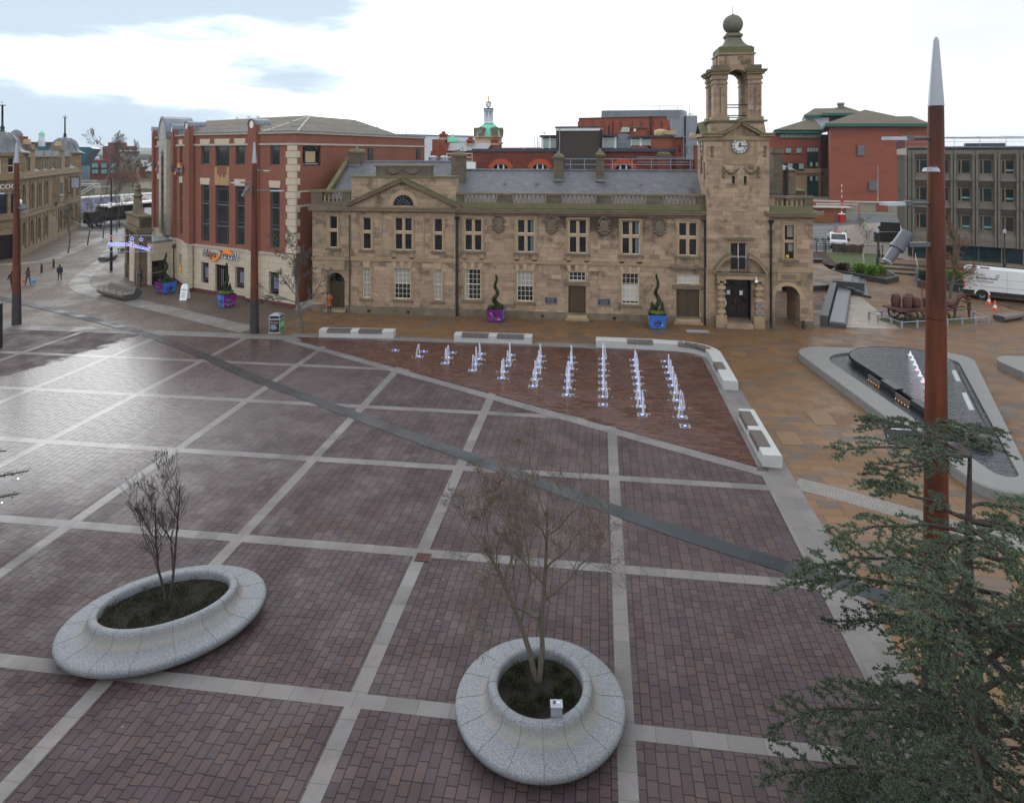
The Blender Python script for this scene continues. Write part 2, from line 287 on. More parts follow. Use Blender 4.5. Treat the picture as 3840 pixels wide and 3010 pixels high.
class MB:
 def __init__(s,T=None):s.v=[]; s.f=[]; s.m=[]; s.sm=[]; s.T=T
 def add(s,vs,fs,m,sm=False):
  o=len(s.v); s.v+=[s.T(p)for p in vs]if s.T else[tuple(p)for p in vs]
  for f in fs:s.f.append(tuple(i+o for i in f)); s.m.append(m); s.sm.append(sm)
 def box(s,x0,x1,y0,y1,z0,z1,m):
  s.add([(x0,y0,z0),(x1,y0,z0),(x1,y1,z0),(x0,y1,z0),(x0,y0,z1),(x1,y0,z1),(x1,y1,z1),(x0,y1,z1)],[(0,3,2,1),(4,5,6,7),(0,1,5,4),(1,2,6,5),(2,3,7,6),(3,0,4,7)],m)
 def taper(s,x0,x1,y0,y1,z0,z1,g,m,gy=None):
  gy=g if gy is None else gy
  s.add([(x0,y0,z0),(x1,y0,z0),(x1,y1,z0),(x0,y1,z0),(x0-g,y0-gy,z1),(x1+g,y0-gy,z1),(x1+g,y1+gy,z1),(x0-g,y1+gy,z1)],[(0,3,2,1),(4,5,6,7),(0,1,5,4),(1,2,6,5),(2,3,7,6),(3,0,4,7)],m)
 def obox(s,c,sx,sy,sz,rz,m):
  a,b=cos(rz),sin(rz); P=[]
  for dz in(0,sz):
   for dx,dy in((-1,-1),(1,-1),(1,1),(-1,1)):
    x,y=dx*sx/2,dy*sy/2; P.append((c[0]+x*a-y*b,c[1]+x*b+y*a,c[2]+dz))
  s.add(P,[(0,3,2,1),(4,5,6,7),(0,1,5,4),(1,2,6,5),(2,3,7,6),(3,0,4,7)],m)
 def poly(s,pts,m,sm=False):s.add(pts,[tuple(range(len(pts)))],m,sm)
 def prism(s,pts,vec,m,sm=False):
  n=len(pts); q=[tuple(p[i]+vec[i]for i in range(3))for p in pts]
  s.add(list(pts)+q,[tuple(range(n))[::-1],tuple(range(n,2*n))]+[(i,(i+1)%n,n+(i+1)%n,n+i)for i in range(n)],m,sm)
 def cyl(s,p0,p1,r0,r1=None,n=8,m='',caps=True,sm=True):
  r1=r0 if r1 is None else r1; a=Vector(p0); b=Vector(p1); d=(b-a)
  if d.length<1e-6:return
  d.normalize(); u=d.orthogonal().normalized(); v=d.cross(u); vs=[]
  for p,r in((a,r0),(b,r1)):
   for i in range(n):
    t=2*pi*i/n; q=p+(u*cos(t)+v*sin(t))*r; vs.append(tuple(q))
  fs=[(i,(i+1)%n,n+(i+1)%n,n+i)for i in range(n)]
  s.add(vs,fs,m,sm)
  if caps:s.add(vs,[tuple(range(n))[::-1],tuple(range(n,2*n))],m)
 def lathe(s,c,prof,n,m,sm=True,sx=1.,sy=1.,rot=0.,ph=0.):
  vs=[]; a,b=cos(rot),sin(rot)
  for r,z in prof:
   for i in range(n):
    t=2*pi*i/n+ph; x,y=r*cos(t)*sx,r*sin(t)*sy
    vs.append((c[0]+x*a-y*b,c[1]+x*b+y*a,c[2]+z))
  k=len(prof); fs=[(j*n+i,j*n+(i+1)%n,(j+1)*n+(i+1)%n,(j+1)*n+i)for j in range(k-1)for i in range(n)]
  s.add(vs,fs,m,sm)
  if prof[0][0]>1e-4:s.add(vs[:n],[tuple(range(n))[::-1]],m)
  if prof[-1][0]>1e-4:s.add(vs[-n:],[tuple(range(n))],m)
 def tube(s,path,r,n=5,m='',sm=True,r1=None):
  k=len(path)-1
  for i in range(k):
   ra=r if r1 is None else r+(r1-r)*i/k; rb=r if r1 is None else r+(r1-r)*(i+1)/k
   s.cyl(path[i],path[i+1],ra,rb,n,m,i in(0,k-1),sm)
 def sweep(s,path,prof,m,closed=False,sm=False):
  """prof = [(offset to the left of travel, z)], swept along plan path [(x,y)]"""
  n=len(path); k=len(prof); vs=[]
  for i,p in enumerate(path):
   a=Vector(path[i-1]if(i or closed)else p); b=Vector(path[(i+1)%n]if(i<n-1 or closed)else p)
   p=Vector(p); d1=(p-a).normalized()if(p-a).length>1e-6 else(b-p).normalized(); d2=(b-p).normalized()if(b-p).length>1e-6 else d1
   t=(d1+d2).normalized(); nn=Vector((-t.y,t.x)); sc=1/max(.3,nn.dot(Vector((-d1.y,d1.x))))
   for o,z in prof:vs.append((p.x+nn.x*o*sc,p.y+nn.y*o*sc,z))
  rng=n if closed else n-1
  s.add(vs,[(i*k+j,((i+1)%n)*k+j,((i+1)%n)*k+(j+1)%k,i*k+(j+1)%k)for i in range(rng)for j in range(k)],m,sm)
  if not closed:s.add(vs,[tuple(range(k)),tuple(range((n-1)*k,n*k))[::-1]],m)
 def sph(s,c,r,m,n=10,sz=1.):
  s.lathe((c[0],c[1],c[2]),[(max(1e-5,r*sin(pi*i/n)),-r*sz*cos(pi*i/n))for i in range(n+1)],n+2,m)
 def build(s,name,parent=None,loc=None,rotz=0.,smooth_angle=None):
  me=bpy.data.meshes.new(name)
  o3=LOC.get(parent.name,(0,0,0))if parent is not None else(loc or(0,0,0))
  if o3!=(0,0,0):vs=[(p[0]-o3[0],p[1]-o3[1],p[2]-o3[2])for p in s.v]
  else:vs=s.v
  me.from_pydata(vs,[],s.f)
  names=[]; idx={}
  for q in s.m:
   if q not in idx:idx[q]=len(names); names.append(q)
  for q in names:me.materials.append(M[q])
  me.polygons.foreach_set('material_index',[idx[q]for q in s.m]); me.polygons.foreach_set('use_smooth',s.sm); me.update()
  ob=bpy.data.objects.new(name,me); COL.objects.link(ob)
  if parent is not None:
   ob.parent=parent; LOC[ob.name]=o3
  elif loc:ob.location=loc; LOC[ob.name]=tuple(loc)
  return ob
def tag(o,label=None,cat=None,group=None,kind=None):
 if label:o['label']=label
 if cat:o['category']=cat
 if group:o['group']=group
 if kind:o['kind']=kind
 return o
def thing(name,label,cat,loc=(0,0,0),group=None,rotz=0.,local=False):
 o=bpy.data.objects.new(name,None); o.empty_display_size=.2; COL.objects.link(o); o.location=loc; o.rotation_euler=(0,0,rotz)
 if not local:LOC[o.name]=tuple(loc)
 return tag(o,label,cat,group)
def copy_tree(o,parent=None):
 c=o.copy(); COL.objects.link(c)
 if parent is not None:c.parent=parent
 for ch in list(o.children):copy_tree(ch,c)
 return c
def structure(mb,name):return tag(mb.build(name),kind='structure')
def wall(mb,x0,x1,z0,z1,y,ops,m,rev=.22,rm=None,back=False):
 """flat wall at depth y with openings (xa,xb,za,zb[,'arch']); reveals go inward"""
 rm=rm or m
 xs=sorted({x0,x1,*[q for o in ops for q in(o[0],o[1])if x0<q<x1]}); zs=sorted({z0,z1,*[q for o in ops for q in(o[2],o[3])if z0<q<z1]})
 for i in range(len(xs)-1):
  for j in range(len(zs)-1):
   cx,cz=(xs[i]+xs[i+1])/2,(zs[j]+zs[j+1])/2
   if any(o[0]<cx<o[1]and o[2]<cz<o[3]for o in ops):continue
   mb.poly([(xs[i],y,zs[j]),(xs[i+1],y,zs[j]),(xs[i+1],y,zs[j+1]),(xs[i],y,zs[j+1])],m)
 for o in ops:
  a,b,c,d=o[:4]; yb=y+(o[5]if len(o)>5 else rev); arch=len(o)>4 and o[4]=='arch'
  top=d-(b-a)/2 if arch else d
  mb.poly([(a,y,c),(a,yb,c),(a,yb,top),(a,y,top)],rm); mb.poly([(b,y,c),(b,y,top),(b,yb,top),(b,yb,c)],rm)
  if c>.02:mb.poly([(a,y,c),(b,y,c),(b,yb,c),(a,yb,c)],rm)
  if not arch:mb.poly([(a,y,d),(a,yb,d),(b,yb,d),(b,y,d)],rm)
  else:
   r=(b-a)/2; cx=(a+b)/2; n=12; P=[(cx-r*cos(pi*k/n),top+r*sin(pi*k/n))for k in range(n+1)]
   for k in range(n):
    mb.poly([(P[k][0],y,P[k][1]),(P[k][0],yb,P[k][1]),(P[k+1][0],yb,P[k+1][1]),(P[k+1][0],y,P[k+1][1])],rm)
    mb.poly([(P[k][0],y,P[k][1]),(P[k+1][0],y,P[k+1][1]),(P[k+1][0],y,d),(P[k][0],y,d)],m)
def window(par,T,x0,x1,z0,z1,y,nx,nz,fm,gm,fw=.06,bw=.03,name='window',blind=None,xb=None,zb=None,arch=False):
 mb=MB(T); y1=y+.06
 mb.box(x0,x0+fw,y,y1,z0,z1,fm); mb.box(x1-fw,x1,y,y1,z0,z1,fm)
 mb.box(x0+fw,x1-fw,y,y1,z0,z0+fw,fm); mb.box(x0+fw,x1-fw,y,y1,z1-fw,z1,fm)
 for i in range(1,nx):
  x=x0+(x1-x0)*i/nx; mb.box(x-bw/2,x+bw/2,y+.012,y1-.01,z0+fw,z1-fw,fm)
 for j in range(1,nz):
  z=z0+(z1-z0)*j/nz; mb.box(x0+fw,x1-fw,y+.016,y1-.014,z-bw/2,z+bw/2,fm)
 for x,b in(xb or[]):mb.box(x-b/2,x+b/2,y-.01,y1+.004,z0+fw,z1-fw,fm)
 for z,b in(zb or[]):mb.box(x0+fw,x1-fw,y-.014,y1+.008,z-b/2,z+b/2,fm)
 f=mb.build(name,par)
 p=MB(T); p.poly([(x0,y+.035,z0),(x1,y+.035,z0),(x1,y+.035,z1),(x0,y+.035,z1)],gm)
 if blind:
  for(a,b,c,d,bm)in blind:p.poly([(a,y+.03,c),(b,y+.03,c),(b,y+.03,d),(a,y+.03,d)],bm)
 p.build('pane',f); return f
def text(name,body,size,m,T,x,y,z,par,ext=.02,shear=0.,mirror=False,align='CENTER',tilt=0.,up=(0,0,1)):
 cu=bpy.data.curves.new('t','FONT'); cu.body=body; cu.size=size; cu.extrude=ext; cu.align_x=align; cu.shear=shear; cu.resolution_u=2
 ob=bpy.data.objects.new('t',cu); COL.objects.link(ob); dg=bpy.context.evaluated_depsgraph_get(); dg.update()
 me=bpy.data.meshes.new_from_object(ob.evaluated_get(dg)); COL.objects.unlink(ob); bpy.data.objects.remove(ob)
 mb=MB(T); k=-1 if mirror else 1
 vs=[]
 for v in me.vertices:
  px,pz=v.co.x*k,v.co.y; qx,qz=px*cos(tilt)-pz*sin(tilt),px*sin(tilt)+pz*cos(tilt)
  vs.append((x+qx,y-v.co.z,z+qz))
 mb.add(vs,[tuple(p.vertices)for p in me.polygons],m); bpy.data.meshes.remove(me)
 return mb.build(name,par)
PLZ=(.118,.082,.078)
s_=brickmat('setts_plaza_large',[(0.060,0.042,0.045),(0.086,0.060,0.061),(0.072,0.050,0.054),(0.097,0.067,0.065),(0.057,0.040,0.045),(0.080,0.058,0.062),(0.068,0.048,0.054),(0.076,0.054,0.057),(0.097,0.064,0.060),(0.066,0.048,0.049)],.58,.335,.020,(.020,.016,.016),jit=.9,wv=.7,rough=.45,bump=.5,floor=True,rot=pi/2,stain=(.66,.64,.64),stain_amt=.4,sscale=.35,gloss=(.5,.75,.5),spec=.2,grain=.35)
def gum(s):
 v=s.n('TexVoronoi'); v.inputs['Scale'].default_value=1.1; s.l(s.pos(),v.inputs['Vector']); c=s.b.inputs['Base Color'].links[0].from_socket
 f=s.mapr(v.outputs['Distance'],.025,.032,.55,0); n=s.mapr(s.noise(s.pos(),.45,5,.65),.56,.68,0,.45)
 c=s.mix(f,c,(.30,.29,.27)); c=s.mix(n,c,s.mix(1.0,c,(.5,.47,.46),'MULTIPLY')); s.l(c,s.b.inputs['Base Color'])
def wet_patch():
 s=s_; P=s.pos(); x,y,z=s.sep(P)
 n=s.math('MULTIPLY',s.math('SUBTRACT',s.noise(P,.8,5,.65),.5),5.0)
 e1=s.mapr(s.math('ADD',s.math('ADD',s.math('MULTIPLY',x,.983),s.math('MULTIPLY',y,-.18)),s.math('MULTIPLY',n,.6)),-41.9,-41.0,0,1,True)
 e2=s.mapr(s.math('ADD',x,n),-27.0,-9.0,1,0,True)
 e3=s.mapr(s.math('ADD',y,n),16.0,27.0,0,1,True)
 return s.math('MULTIPLY',s.math('MULTIPLY',e1,e2),e3)
def apply_wet(s):
 f=wet_patch_in(s); r=s.b.inputs['Roughness'].links[0].from_socket if s.b.inputs['Roughness'].links else None
 base=r if r is not None else s.b.inputs['Roughness'].default_value
 wetr=s.math('MULTIPLY_ADD',s.noise(s.pos(),2.5,4,.6),.16,.15)
 mx=s.n('Mix',data_type='FLOAT'); s.l(f,mx.inputs[0]); s.val(base,mx.inputs[2]); s.l(wetr,mx.inputs[3]); s.l(mx.outputs[0],s.b.inputs['Roughness']); s.l(s.math('MULTIPLY_ADD',f,.45,.2),s.b.inputs['Specular IOR Level'])
def wet_patch_in(s):
 global s_
 keep=s_; s_=s; f=wet_patch(); s_=keep; return f
gum(s_); apply_wet(s_)
s_=brickmat('setts_plaza',[(0.060,0.042,0.045),(0.086,0.060,0.061),(0.072,0.050,0.054),(0.097,0.067,0.065),(0.057,0.040,0.045),(0.080,0.058,0.062),(0.068,0.048,0.054),(0.076,0.054,0.057),(0.097,0.064,0.060),(0.066,0.048,0.049)],.37,.25,.022,(.020,.016,.016),jit=.9,wv=.7,rough=.45,bump=.5,floor=True,rot=pi/2,stain=(.66,.64,.64),stain_amt=.4,sscale=.35,gloss=(.5,.75,.5),spec=.2,grain=.35)
gum(s_); apply_wet(s_)
def slabs(name,cols,bw,bh,mcol,rot,mort=.012,gl=(.4,.7,.4),**k):
 return brickmat(name,cols,bw,bh,mort,mcol,floor=True,rot=rot,gloss=gl,**{**dict(jit=.8,wv=.5,bump=.25,stain=(.55,.52,.5),stain_amt=.6,sscale=.3,spec=.3,grain=.25),**k})
slabs('flags_buff',[(0.169,0.092,0.039),(0.190,0.107,0.050),(0.158,0.083,0.037),(0.178,0.103,0.051),(0.187,0.103,0.043),(0.095,0.086,0.078),(0.164,0.088,0.041),(0.146,0.089,0.053),(0.181,0.098,0.044),(0.104,0.086,0.076)],.95,.52,(.06,.038,.022),0,mort=.02,gl=(.32,.6,.35),stain_amt=.4)
slabs('flags_pale',[(.30,.255,.20),(.27,.23,.18),(.33,.28,.22),(.26,.225,.185),(.34,.285,.205)],.8,.45,(.12,.1,.08),0,gl=(.24,.5,.3))
slabs('setts_street',[(0.094,0.068,0.048),(0.115,0.085,0.061),(0.084,0.061,0.046),(0.105,0.075,0.052),(0.122,0.089,0.065)],.24,.16,(.07,.05,.036),-.35,gl=(.42,.62,.2))
slabs('brick_paver',[(0.059,0.023,0.016),(0.105,0.041,0.026),(0.042,0.018,0.013),(0.080,0.034,0.024),(0.133,0.061,0.042),(0.070,0.029,0.022)],.62,.11,(.04,.018,.013),0,mort=.016,gl=(.10,.40,.5),stain=(.6,.56,.55),stain_amt=.5,sscale=.5,bump=.4)
slabs('slabs_grey',[(0.161,0.150,0.146),(0.185,0.169,0.165),(0.170,0.158,0.157),(0.147,0.137,0.134)],.78,50,(.11,.1,.095),0,mort=.018)
slabs('slabs_grey_y',[(0.161,0.150,0.146),(0.185,0.169,0.165),(0.170,0.158,0.157),(0.147,0.137,0.134)],.78,50,(.11,.1,.095),pi/2,mort=.018)
slabs('slabs_kerb',[(0.165,0.151,0.145),(0.185,0.169,0.163),(0.148,0.137,0.133)],.9,.575,(.12,.11,.1),pi/2,mort=.016)
slabs('slate_band',[(0.026,0.028,0.033),(0.031,0.034,0.039),(0.022,0.026,0.030)],1.1,60,(.03,.032,.036),-.53,mort=.014,gl=(.28,.5,.4),stain=(.7,.72,.75))
slabs('cobble_pale',[(0.247,0.236,0.217),(0.210,0.199,0.184),(0.270,0.259,0.240)],.105,.105,(.14,.125,.11),-.5,mort=.02)
slabs('path_pale',[(0.191,0.175,0.161),(0.217,0.201,0.184),(0.173,0.160,0.147)],.55,.5,(.15,.135,.12),.3,mort=.016)
for q in('slabs_grey','slabs_grey_y','slate_band'):
 s2=NT.__new__(NT); s2.m=M[q]; s2.t=s2.m.node_tree; s2.N=s2.t.nodes; s2.b=s2.N['Principled BSDF']; s2.out=s2.N['Material Output']; gum(s2); apply_wet(s2)
vmat('asphalt',(.055,.057,.062),(.075,.077,.08),1.2,.75,.3); vmat('ground_far',(.075,.07,.05),(.05,.055,.03),.02,.95)
vmat('tarmac_pale',(.23,.19,.16),(.19,.16,.135),.8,.85,.2)
vmat('grass',(.07,.10,.028),(.10,.13,.045),1.5,.95,.5); vmat('turf',(.06,.082,.028),(.085,.105,.042),.9,.95,.5); vmat('grass_rough',(.085,.08,.035),(.055,.05,.028),.5,.95,.5)
vmat('hill',(.10,.115,.07),(.06,.065,.05),.004,1.0,lo=.4,hi=.6); vmat('town_far',(.13,.12,.11),(.08,.085,.07),.02,1.0)
vmat('line_white',(.62,.62,.60),(.5,.5,.48),3,.7); vmat('manhole',(.10,.085,.065),(.06,.052,.042),10,.6,.3); vmat('grate',(.33,.33,.32),(.22,.22,.22),20,.45,.3)
vmat('manhole_slab',(.18,.105,.05),(.15,.09,.045),2,.5)
Z=[0.0]
def flat(name,pts,m,z):
 mb=MB(); mb.poly([(p[0],p[1],z)for p in pts],m); return structure(mb,name)
def ribbon(name,pts,wd,m,z,single=True):
 mb=MB(); L=[]; R=[]
 for i,p in enumerate(pts):
  a=Vector(pts[max(0,i-1)][:2]); b=Vector(pts[min(len(pts)-1,i+1)][:2]); t=(b-a).normalized(); n=Vector((-t.y,t.x))*wd/2
  L.append((p[0]+n.x,p[1]+n.y,z)); R.append((p[0]-n.x,p[1]-n.y,z))
 for i in range(len(pts)-1):mb.poly([R[i],R[i+1],L[i+1],L[i]],m)
 return structure(mb,name)
def smooth(pts,k=6):
 """Catmull-Rom"""
 P=[Vector(p[:2])for p in pts]; P=[P[0]*2-P[1]]+P+[P[-1]*2-P[-2]]; o=[]
 for i in range(1,len(P)-2):
  a,b,c,d=P[i-1:i+3]
  for j in range(k):
   t=j/k; o.append(((2*b)+(c-a)*t+(2*a-5*b+4*c-d)*t*t+(3*b-a-3*c+d)*t**3)/2)
 o.append(P[-2]); return o
mb=MB(); R_=[0,40,90,160,230,400,700,1100,1700,2600,4000,6500]; n=72
def terr(r,a):
 if r<200:return-.06
 h=-.06-min(6,(r-200)*.02)
 if r>1000:h+=(r-1000)*.011*(.8+.35*sin(a*9+1)+.2*sin(a*23))
 return h
vs=[(0,0,-.06)]; fs=[]
for j,r in enumerate(R_[1:]):
 for i in range(n):
  a=2*pi*i/n; vs.append((r*cos(a),r*sin(a),terr(r,a)))
for i in range(n):fs.append((0,1+i,1+(i+1)%n))
for j in range(len(R_)-2):
 for i in range(n):fs.append((1+j*n+i,1+(j+1)*n+i,1+(j+1)*n+(i+1)%n,1+j*n+(i+1)%n))
mb.add(vs,fs[:n*8],'ground_far',True); mb.add(vs,fs[n*8:],'hill',True); structure(mb,'ground')
S=1.7623
def dp(x,y,z=0.):return gp(x*S,y*S,z)
flat('street_paving',[(-130,-20),(-24.5,-20),(-24.5,64),(-40,75),(-70,112),(-98,122),(-135,120)],'setts_street',-.012)
flat('pavement',[(-24.6,-20),(60,-20),(60,92),(31,92),(-24.6,79.9)],'flags_buff',0.0)
flat('plaza_paving',[(-62,4),(6.85,4),(6.85,21.74),(-62,21.74)],'setts_plaza',.004); flat('plaza_paving',[(-62,21.74),(6.85,21.74),(6.85,46.0),(-62,46.0)],'setts_plaza_large',.004)
XS=[-25.678+6.5715*i for i in range(-6,5)]; YS=[39.972-6.0781*j for j in range(0,6)]
for y in YS:flat('granite_band',[(-62,y-.22),(6.85,y-.22),(6.85,y+.22),(-62,y+.22)],'slabs_grey',.008)
mb=MB()
for x in XS:
 for y0,y1 in zip([4]+[y+.22 for y in reversed(YS)],[y-.22 for y in reversed(YS)]+[46.0]):
  if y1>y0:mb.poly([(x-.215,y0,.008),(x+.215,y0,.008),(x+.215,y1,.008),(x-.215,y1,.008)],'slabs_grey_y')
structure(mb,'granite_cross_bands')
flat('granite_edge_band',[(-62,45.25),(-19.3,45.25),(-21.4,46.42),(-62,46.5)],'slabs_kerb',.010)
flat('fountain_paving',[(-22.3,46.2),(-21.4,45.35),(6.8,29.55),(6.8,44.4),(6.2,45.7),(5.2,46.2)],'brick_paver',.012)
flat('fountain_border',[(-22.7,45.72),(-22.7,45.05),(6.85,28.7),(6.85,29.45)],'slabs_kerb',.016)
flat('fountain_kerb',[(-22.7,46.1),(5.0,46.1),(6.0,45.75),(6.75,44.8),(6.75,4),(8.02,4),(8.02,45.3),(6.9,46.7),(5.6,47.15),(-22.7,47.0)],'slabs_kerb',.014)
BL=[(-78,64.2),(-66,59.2),(-52,53.45),(-43,49.7),(-34,45.55),(-27,41.5),(-20.7,37.4),(-15,34.15),(-9.3,30.85),(-3.5,27.6),(2.1,24.45),(6,22.6),(10,20.85),(16,18.6),(24,16.2)]
ribbon('slate_strip',smooth(BL,4),.74,'slate_band',.020)
ribbon('cobble_path',[(8.0,28.35),(9.64,27.55),(12.5,25.9),(18,23.4),(26,21)],1.05,'cobble_pale',.006)
flat('sculpture_apron',[(17.8,54.3),(22.9,54.2),(24.4,66.0),(21.2,66.0)],'flags_pale',.006)
zz=lambda L:[gp(x*.5854,300+y*.5854)for x,y in L]
ribbon('path',smooth(zz([(760,975),(700,1060+60),(640,1175),(560,1235),(510,1290),(520,1330),(600,1365),(690,1385)]),6)+[gp(620,1160),gp(760,1195),gp(935,1238)],1.75,'path_pale',.004)
ribbon('path',smooth(zz([(-60,1186),(130,1176),(300,1155),(430,1108),(560,1052),(660,1012),(750,972),(830,943)]),5),1.7,'path_pale',.002)
flat('road',[(-200,112),(-60,103),(-40,112),(-40,128),(-120,136),(-200,140)],'asphalt',-.002)
def cover(pts,m='manhole_slab',z=.010,name='manhole_cover'):
 mb=MB(); mb.poly([(p[0],p[1],z)for p in pts],'manhole'); c=sum((Vector(p[:2])for p in pts),Vector((0,0)))/len(pts)
 mb.poly([(c.x+(p[0]-c.x)*.955,c.y+(p[1]-c.y)*.955,z+.003)for p in pts],m)
 return mb
COV=[([(10.66,34.5),(11.77,34.6),(11.83,36.64),(10.69,36.5)],'flush buff paved cover in the orange flags, nearer the triangular pool'),([(8.43,31.96),(9.44,32.05),(9.42,33.61),(8.44,33.48)],'flush buff paved cover beside the end of the slatted bench'),([gp(2200+.413*1290,1150+.413*405),gp(2200+.413*1445,1150+.413*412),gp(2200+.413*1465,1150+.413*455),gp(2200+.413*1300,1150+.413*448)],'small flush cover behind the bend of the curved bench')]
for p,lb in COV:tag(cover(p).build('manhole_cover'),lb,'manhole cover')
tag(cover([gp(2230+.4683*722,480+.4684*1612),gp(2230+.4683*905,480+.4684*1618),gp(2230+.4683*935,480+.4684*1642),gp(2230+.4683*738,480+.4684*1640)],'grate').build('manhole_cover'),'pale metal cover of three plates in front of the brown double doors','manhole cover')
tag(cover([gp(3600+.0,1232),gp(3640,1228),gp(3662,1240),gp(3625,1245)],'manhole').build('manhole_cover'),'dark patch cover in the paving right of the rusty mast','manhole cover')
mb=MB(); g0=Vector((-5.85,21.5))
for i in range(7):
 mb.box(g0.x-.24,g0.x+.24,g0.y-.22+i*.065,g0.y-.195+i*.065,.008,.03,'corten_old'); mb.box(g0.x-.24+i*.075,g0.x-.215+i*.075,g0.y-.22,g0.y+.2,.008,.027,'corten_old')
mb.poly([(g0.x-.26,g0.y-.24,.012),(g0.x+.26,g0.y-.24,.012),(g0.x+.26,g0.y+.24,.012),(g0.x-.26,g0.y+.24,.012)],'door_black')
tag(mb.build('drain_grate'),'rusty square drain grate where two granite bands cross','drain grate')
mb=MB(); g0=gp(2200+.413*1600,1150+.413*1475)
for i in range(6):mb.obox((g0.x-.2+.08*i,g0.y,.016),.03,.4,.02,-.3,'black_iron')
tag(mb.build('drain_grate'),'small slotted drain at the corner of the brick fountain floor','drain grate')
T0=Fr(0,0,0)
court=thing('stone_courthouse','long two-storey sandstone building with pediment, roof balustrade and slate roof behind the square','building',(-8,54,0))
UP=[(-11.11,-9.71,5.42,8.02),(-6.70,-5.32,5.40,8.02),(-2.44,-1.06,5.40,8.0),(1.81,3.17,5.38,7.97),(6.29,7.68,5.37,7.95)]
LO=[(-11.13,-9.77,1.36,3.89),(-6.75,-5.39,1.35,3.87),(1.79,3.13,1.37,3.85)]
DR=[(-2.52,-1.10,.36,2.72),(6.08,7.87,.36,2.68)]; FN=[(-2.47,-1.11,3.14,3.87),(6.12,7.87,3.12,3.85)]
PU=[(-19.88,-19.18,5.40,8.05),(-17.06,-15.62,5.40,8.07),(-13.69,-13.0,5.38,8.02)]
PL=[(-19.90,-19.21,1.28,3.87),(-17.14,-15.73,1.29,3.87),(-13.69,-13.03,1.28,3.85)]
WU=[(-22.98,-22.28,5.45,8.11)]
mb=MB()
wall(mb,-11.9,8.4,0,9.0,54.0,UP+LO+DR+FN,'ashlar',rm='stone_trim')
wall(mb,-21.05,-11.88,0,8.97,53.8,PU+PL,'ashlar',rm='stone_trim')
wall(mb,-24.5,-21.05,0,9.0,54.1,WU+[(-23.22,-21.6,0,3.3,'arch',.75)],'ashlar',rm='stone_trim')
for x,a,b in((-24.5,54.1,65),(-21.05,54.1,53.8),(-11.88,53.8,54.0),(8.4,54,65)):mb.poly([(x,a,0),(x,b,0),(x,b,9.0),(x,a,9.0)],'ashlar')
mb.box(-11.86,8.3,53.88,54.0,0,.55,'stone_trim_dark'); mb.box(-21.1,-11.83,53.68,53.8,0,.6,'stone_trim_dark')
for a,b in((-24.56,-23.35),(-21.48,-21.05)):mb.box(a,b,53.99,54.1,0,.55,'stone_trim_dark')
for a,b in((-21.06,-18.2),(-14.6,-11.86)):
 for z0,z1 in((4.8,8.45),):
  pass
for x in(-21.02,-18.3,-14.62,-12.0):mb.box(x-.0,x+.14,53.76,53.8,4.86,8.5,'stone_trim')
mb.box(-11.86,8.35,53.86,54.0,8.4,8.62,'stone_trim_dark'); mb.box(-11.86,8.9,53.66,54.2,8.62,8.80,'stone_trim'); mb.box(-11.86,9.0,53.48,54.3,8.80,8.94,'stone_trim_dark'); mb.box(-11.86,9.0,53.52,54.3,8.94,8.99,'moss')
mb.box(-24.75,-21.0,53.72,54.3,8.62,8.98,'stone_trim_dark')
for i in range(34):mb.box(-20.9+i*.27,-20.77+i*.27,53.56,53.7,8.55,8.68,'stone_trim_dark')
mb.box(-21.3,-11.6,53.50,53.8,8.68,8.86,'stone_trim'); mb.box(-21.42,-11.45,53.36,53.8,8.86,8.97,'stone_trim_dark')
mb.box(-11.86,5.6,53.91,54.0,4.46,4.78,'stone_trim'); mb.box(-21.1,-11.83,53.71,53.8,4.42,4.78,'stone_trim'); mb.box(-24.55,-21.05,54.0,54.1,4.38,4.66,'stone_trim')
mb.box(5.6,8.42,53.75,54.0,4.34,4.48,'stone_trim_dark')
mb.prism([(-21.2,53.8,8.97),(-11.6,53.8,8.97),(-16.42,53.8,11.25)],(0,.5,0),'ashlar')
def rake(xa,za,xb,zb,t,y0,y1,m):
 L=hypot(xb-xa,zb-za); nx,nz=-(zb-za)/L*t,(xb-xa)/L*t
 if nz<0:nx,nz=-nx,-nz
 mb.prism([(xa,y0,za),(xb,y0,zb),(xb+nx,y0,zb+nz),(xa+nx,y0,za+nz)],(0,y1-y0,0),m)
for sx in(-1,1):
 xb=-16.42+sx*5.0
 rake(xb,8.90,-16.42,11.18,.17,53.5,54.0,'stone_trim'); rake(xb,9.08,-16.42,11.36,.13,53.34,54.0,'stone_trim_dark'); rake(xb,9.215,-16.42,11.495,.05,53.38,54.0,'moss' if sx>0 else 'stone_moss')
 for k in range(16):
  t=(k+.5)/16; x=xb+(-16.42-xb)*t; z=8.8+2.28*t; mb.box(x-.07,x+.07,53.6,53.8,z-.03,z+.12,'stone_trim_dark')
mb.box(-21.0,-11.86,54.05,55.0,8.9,11.45,'ashlar'); mb.box(-21.05,-11.8,53.98,55.05,11.45,11.62,'stone_moss')
mb.box(-18.8,-14.02,54.02,54.98,11.62,12.38,'ashlar_dark'); mb.box(-18.9,-13.92,53.94,55.04,12.38,12.54,'stone_moss')
for a,b in((-18.0,-16.42),(-16.42,-14.85)):
 n=9
 for k in range(n+1):
  t=k/n; mb.sph((a+(b-a)*t,54.0,12.25-.42*sin(pi*t)),.07+.04*sin(pi*t),'stone_trim_dark',6)
for x in(-18.0,-16.42,-14.85):
 for k in range(4):mb.sph((x,54.0,12.3-k*.13),.09-.012*k,'stone_trim_dark',6)
mb.box(-24.45,8.3,64.6,65,0,9.0,'ashlar_dark')
mb.build('wall',court)
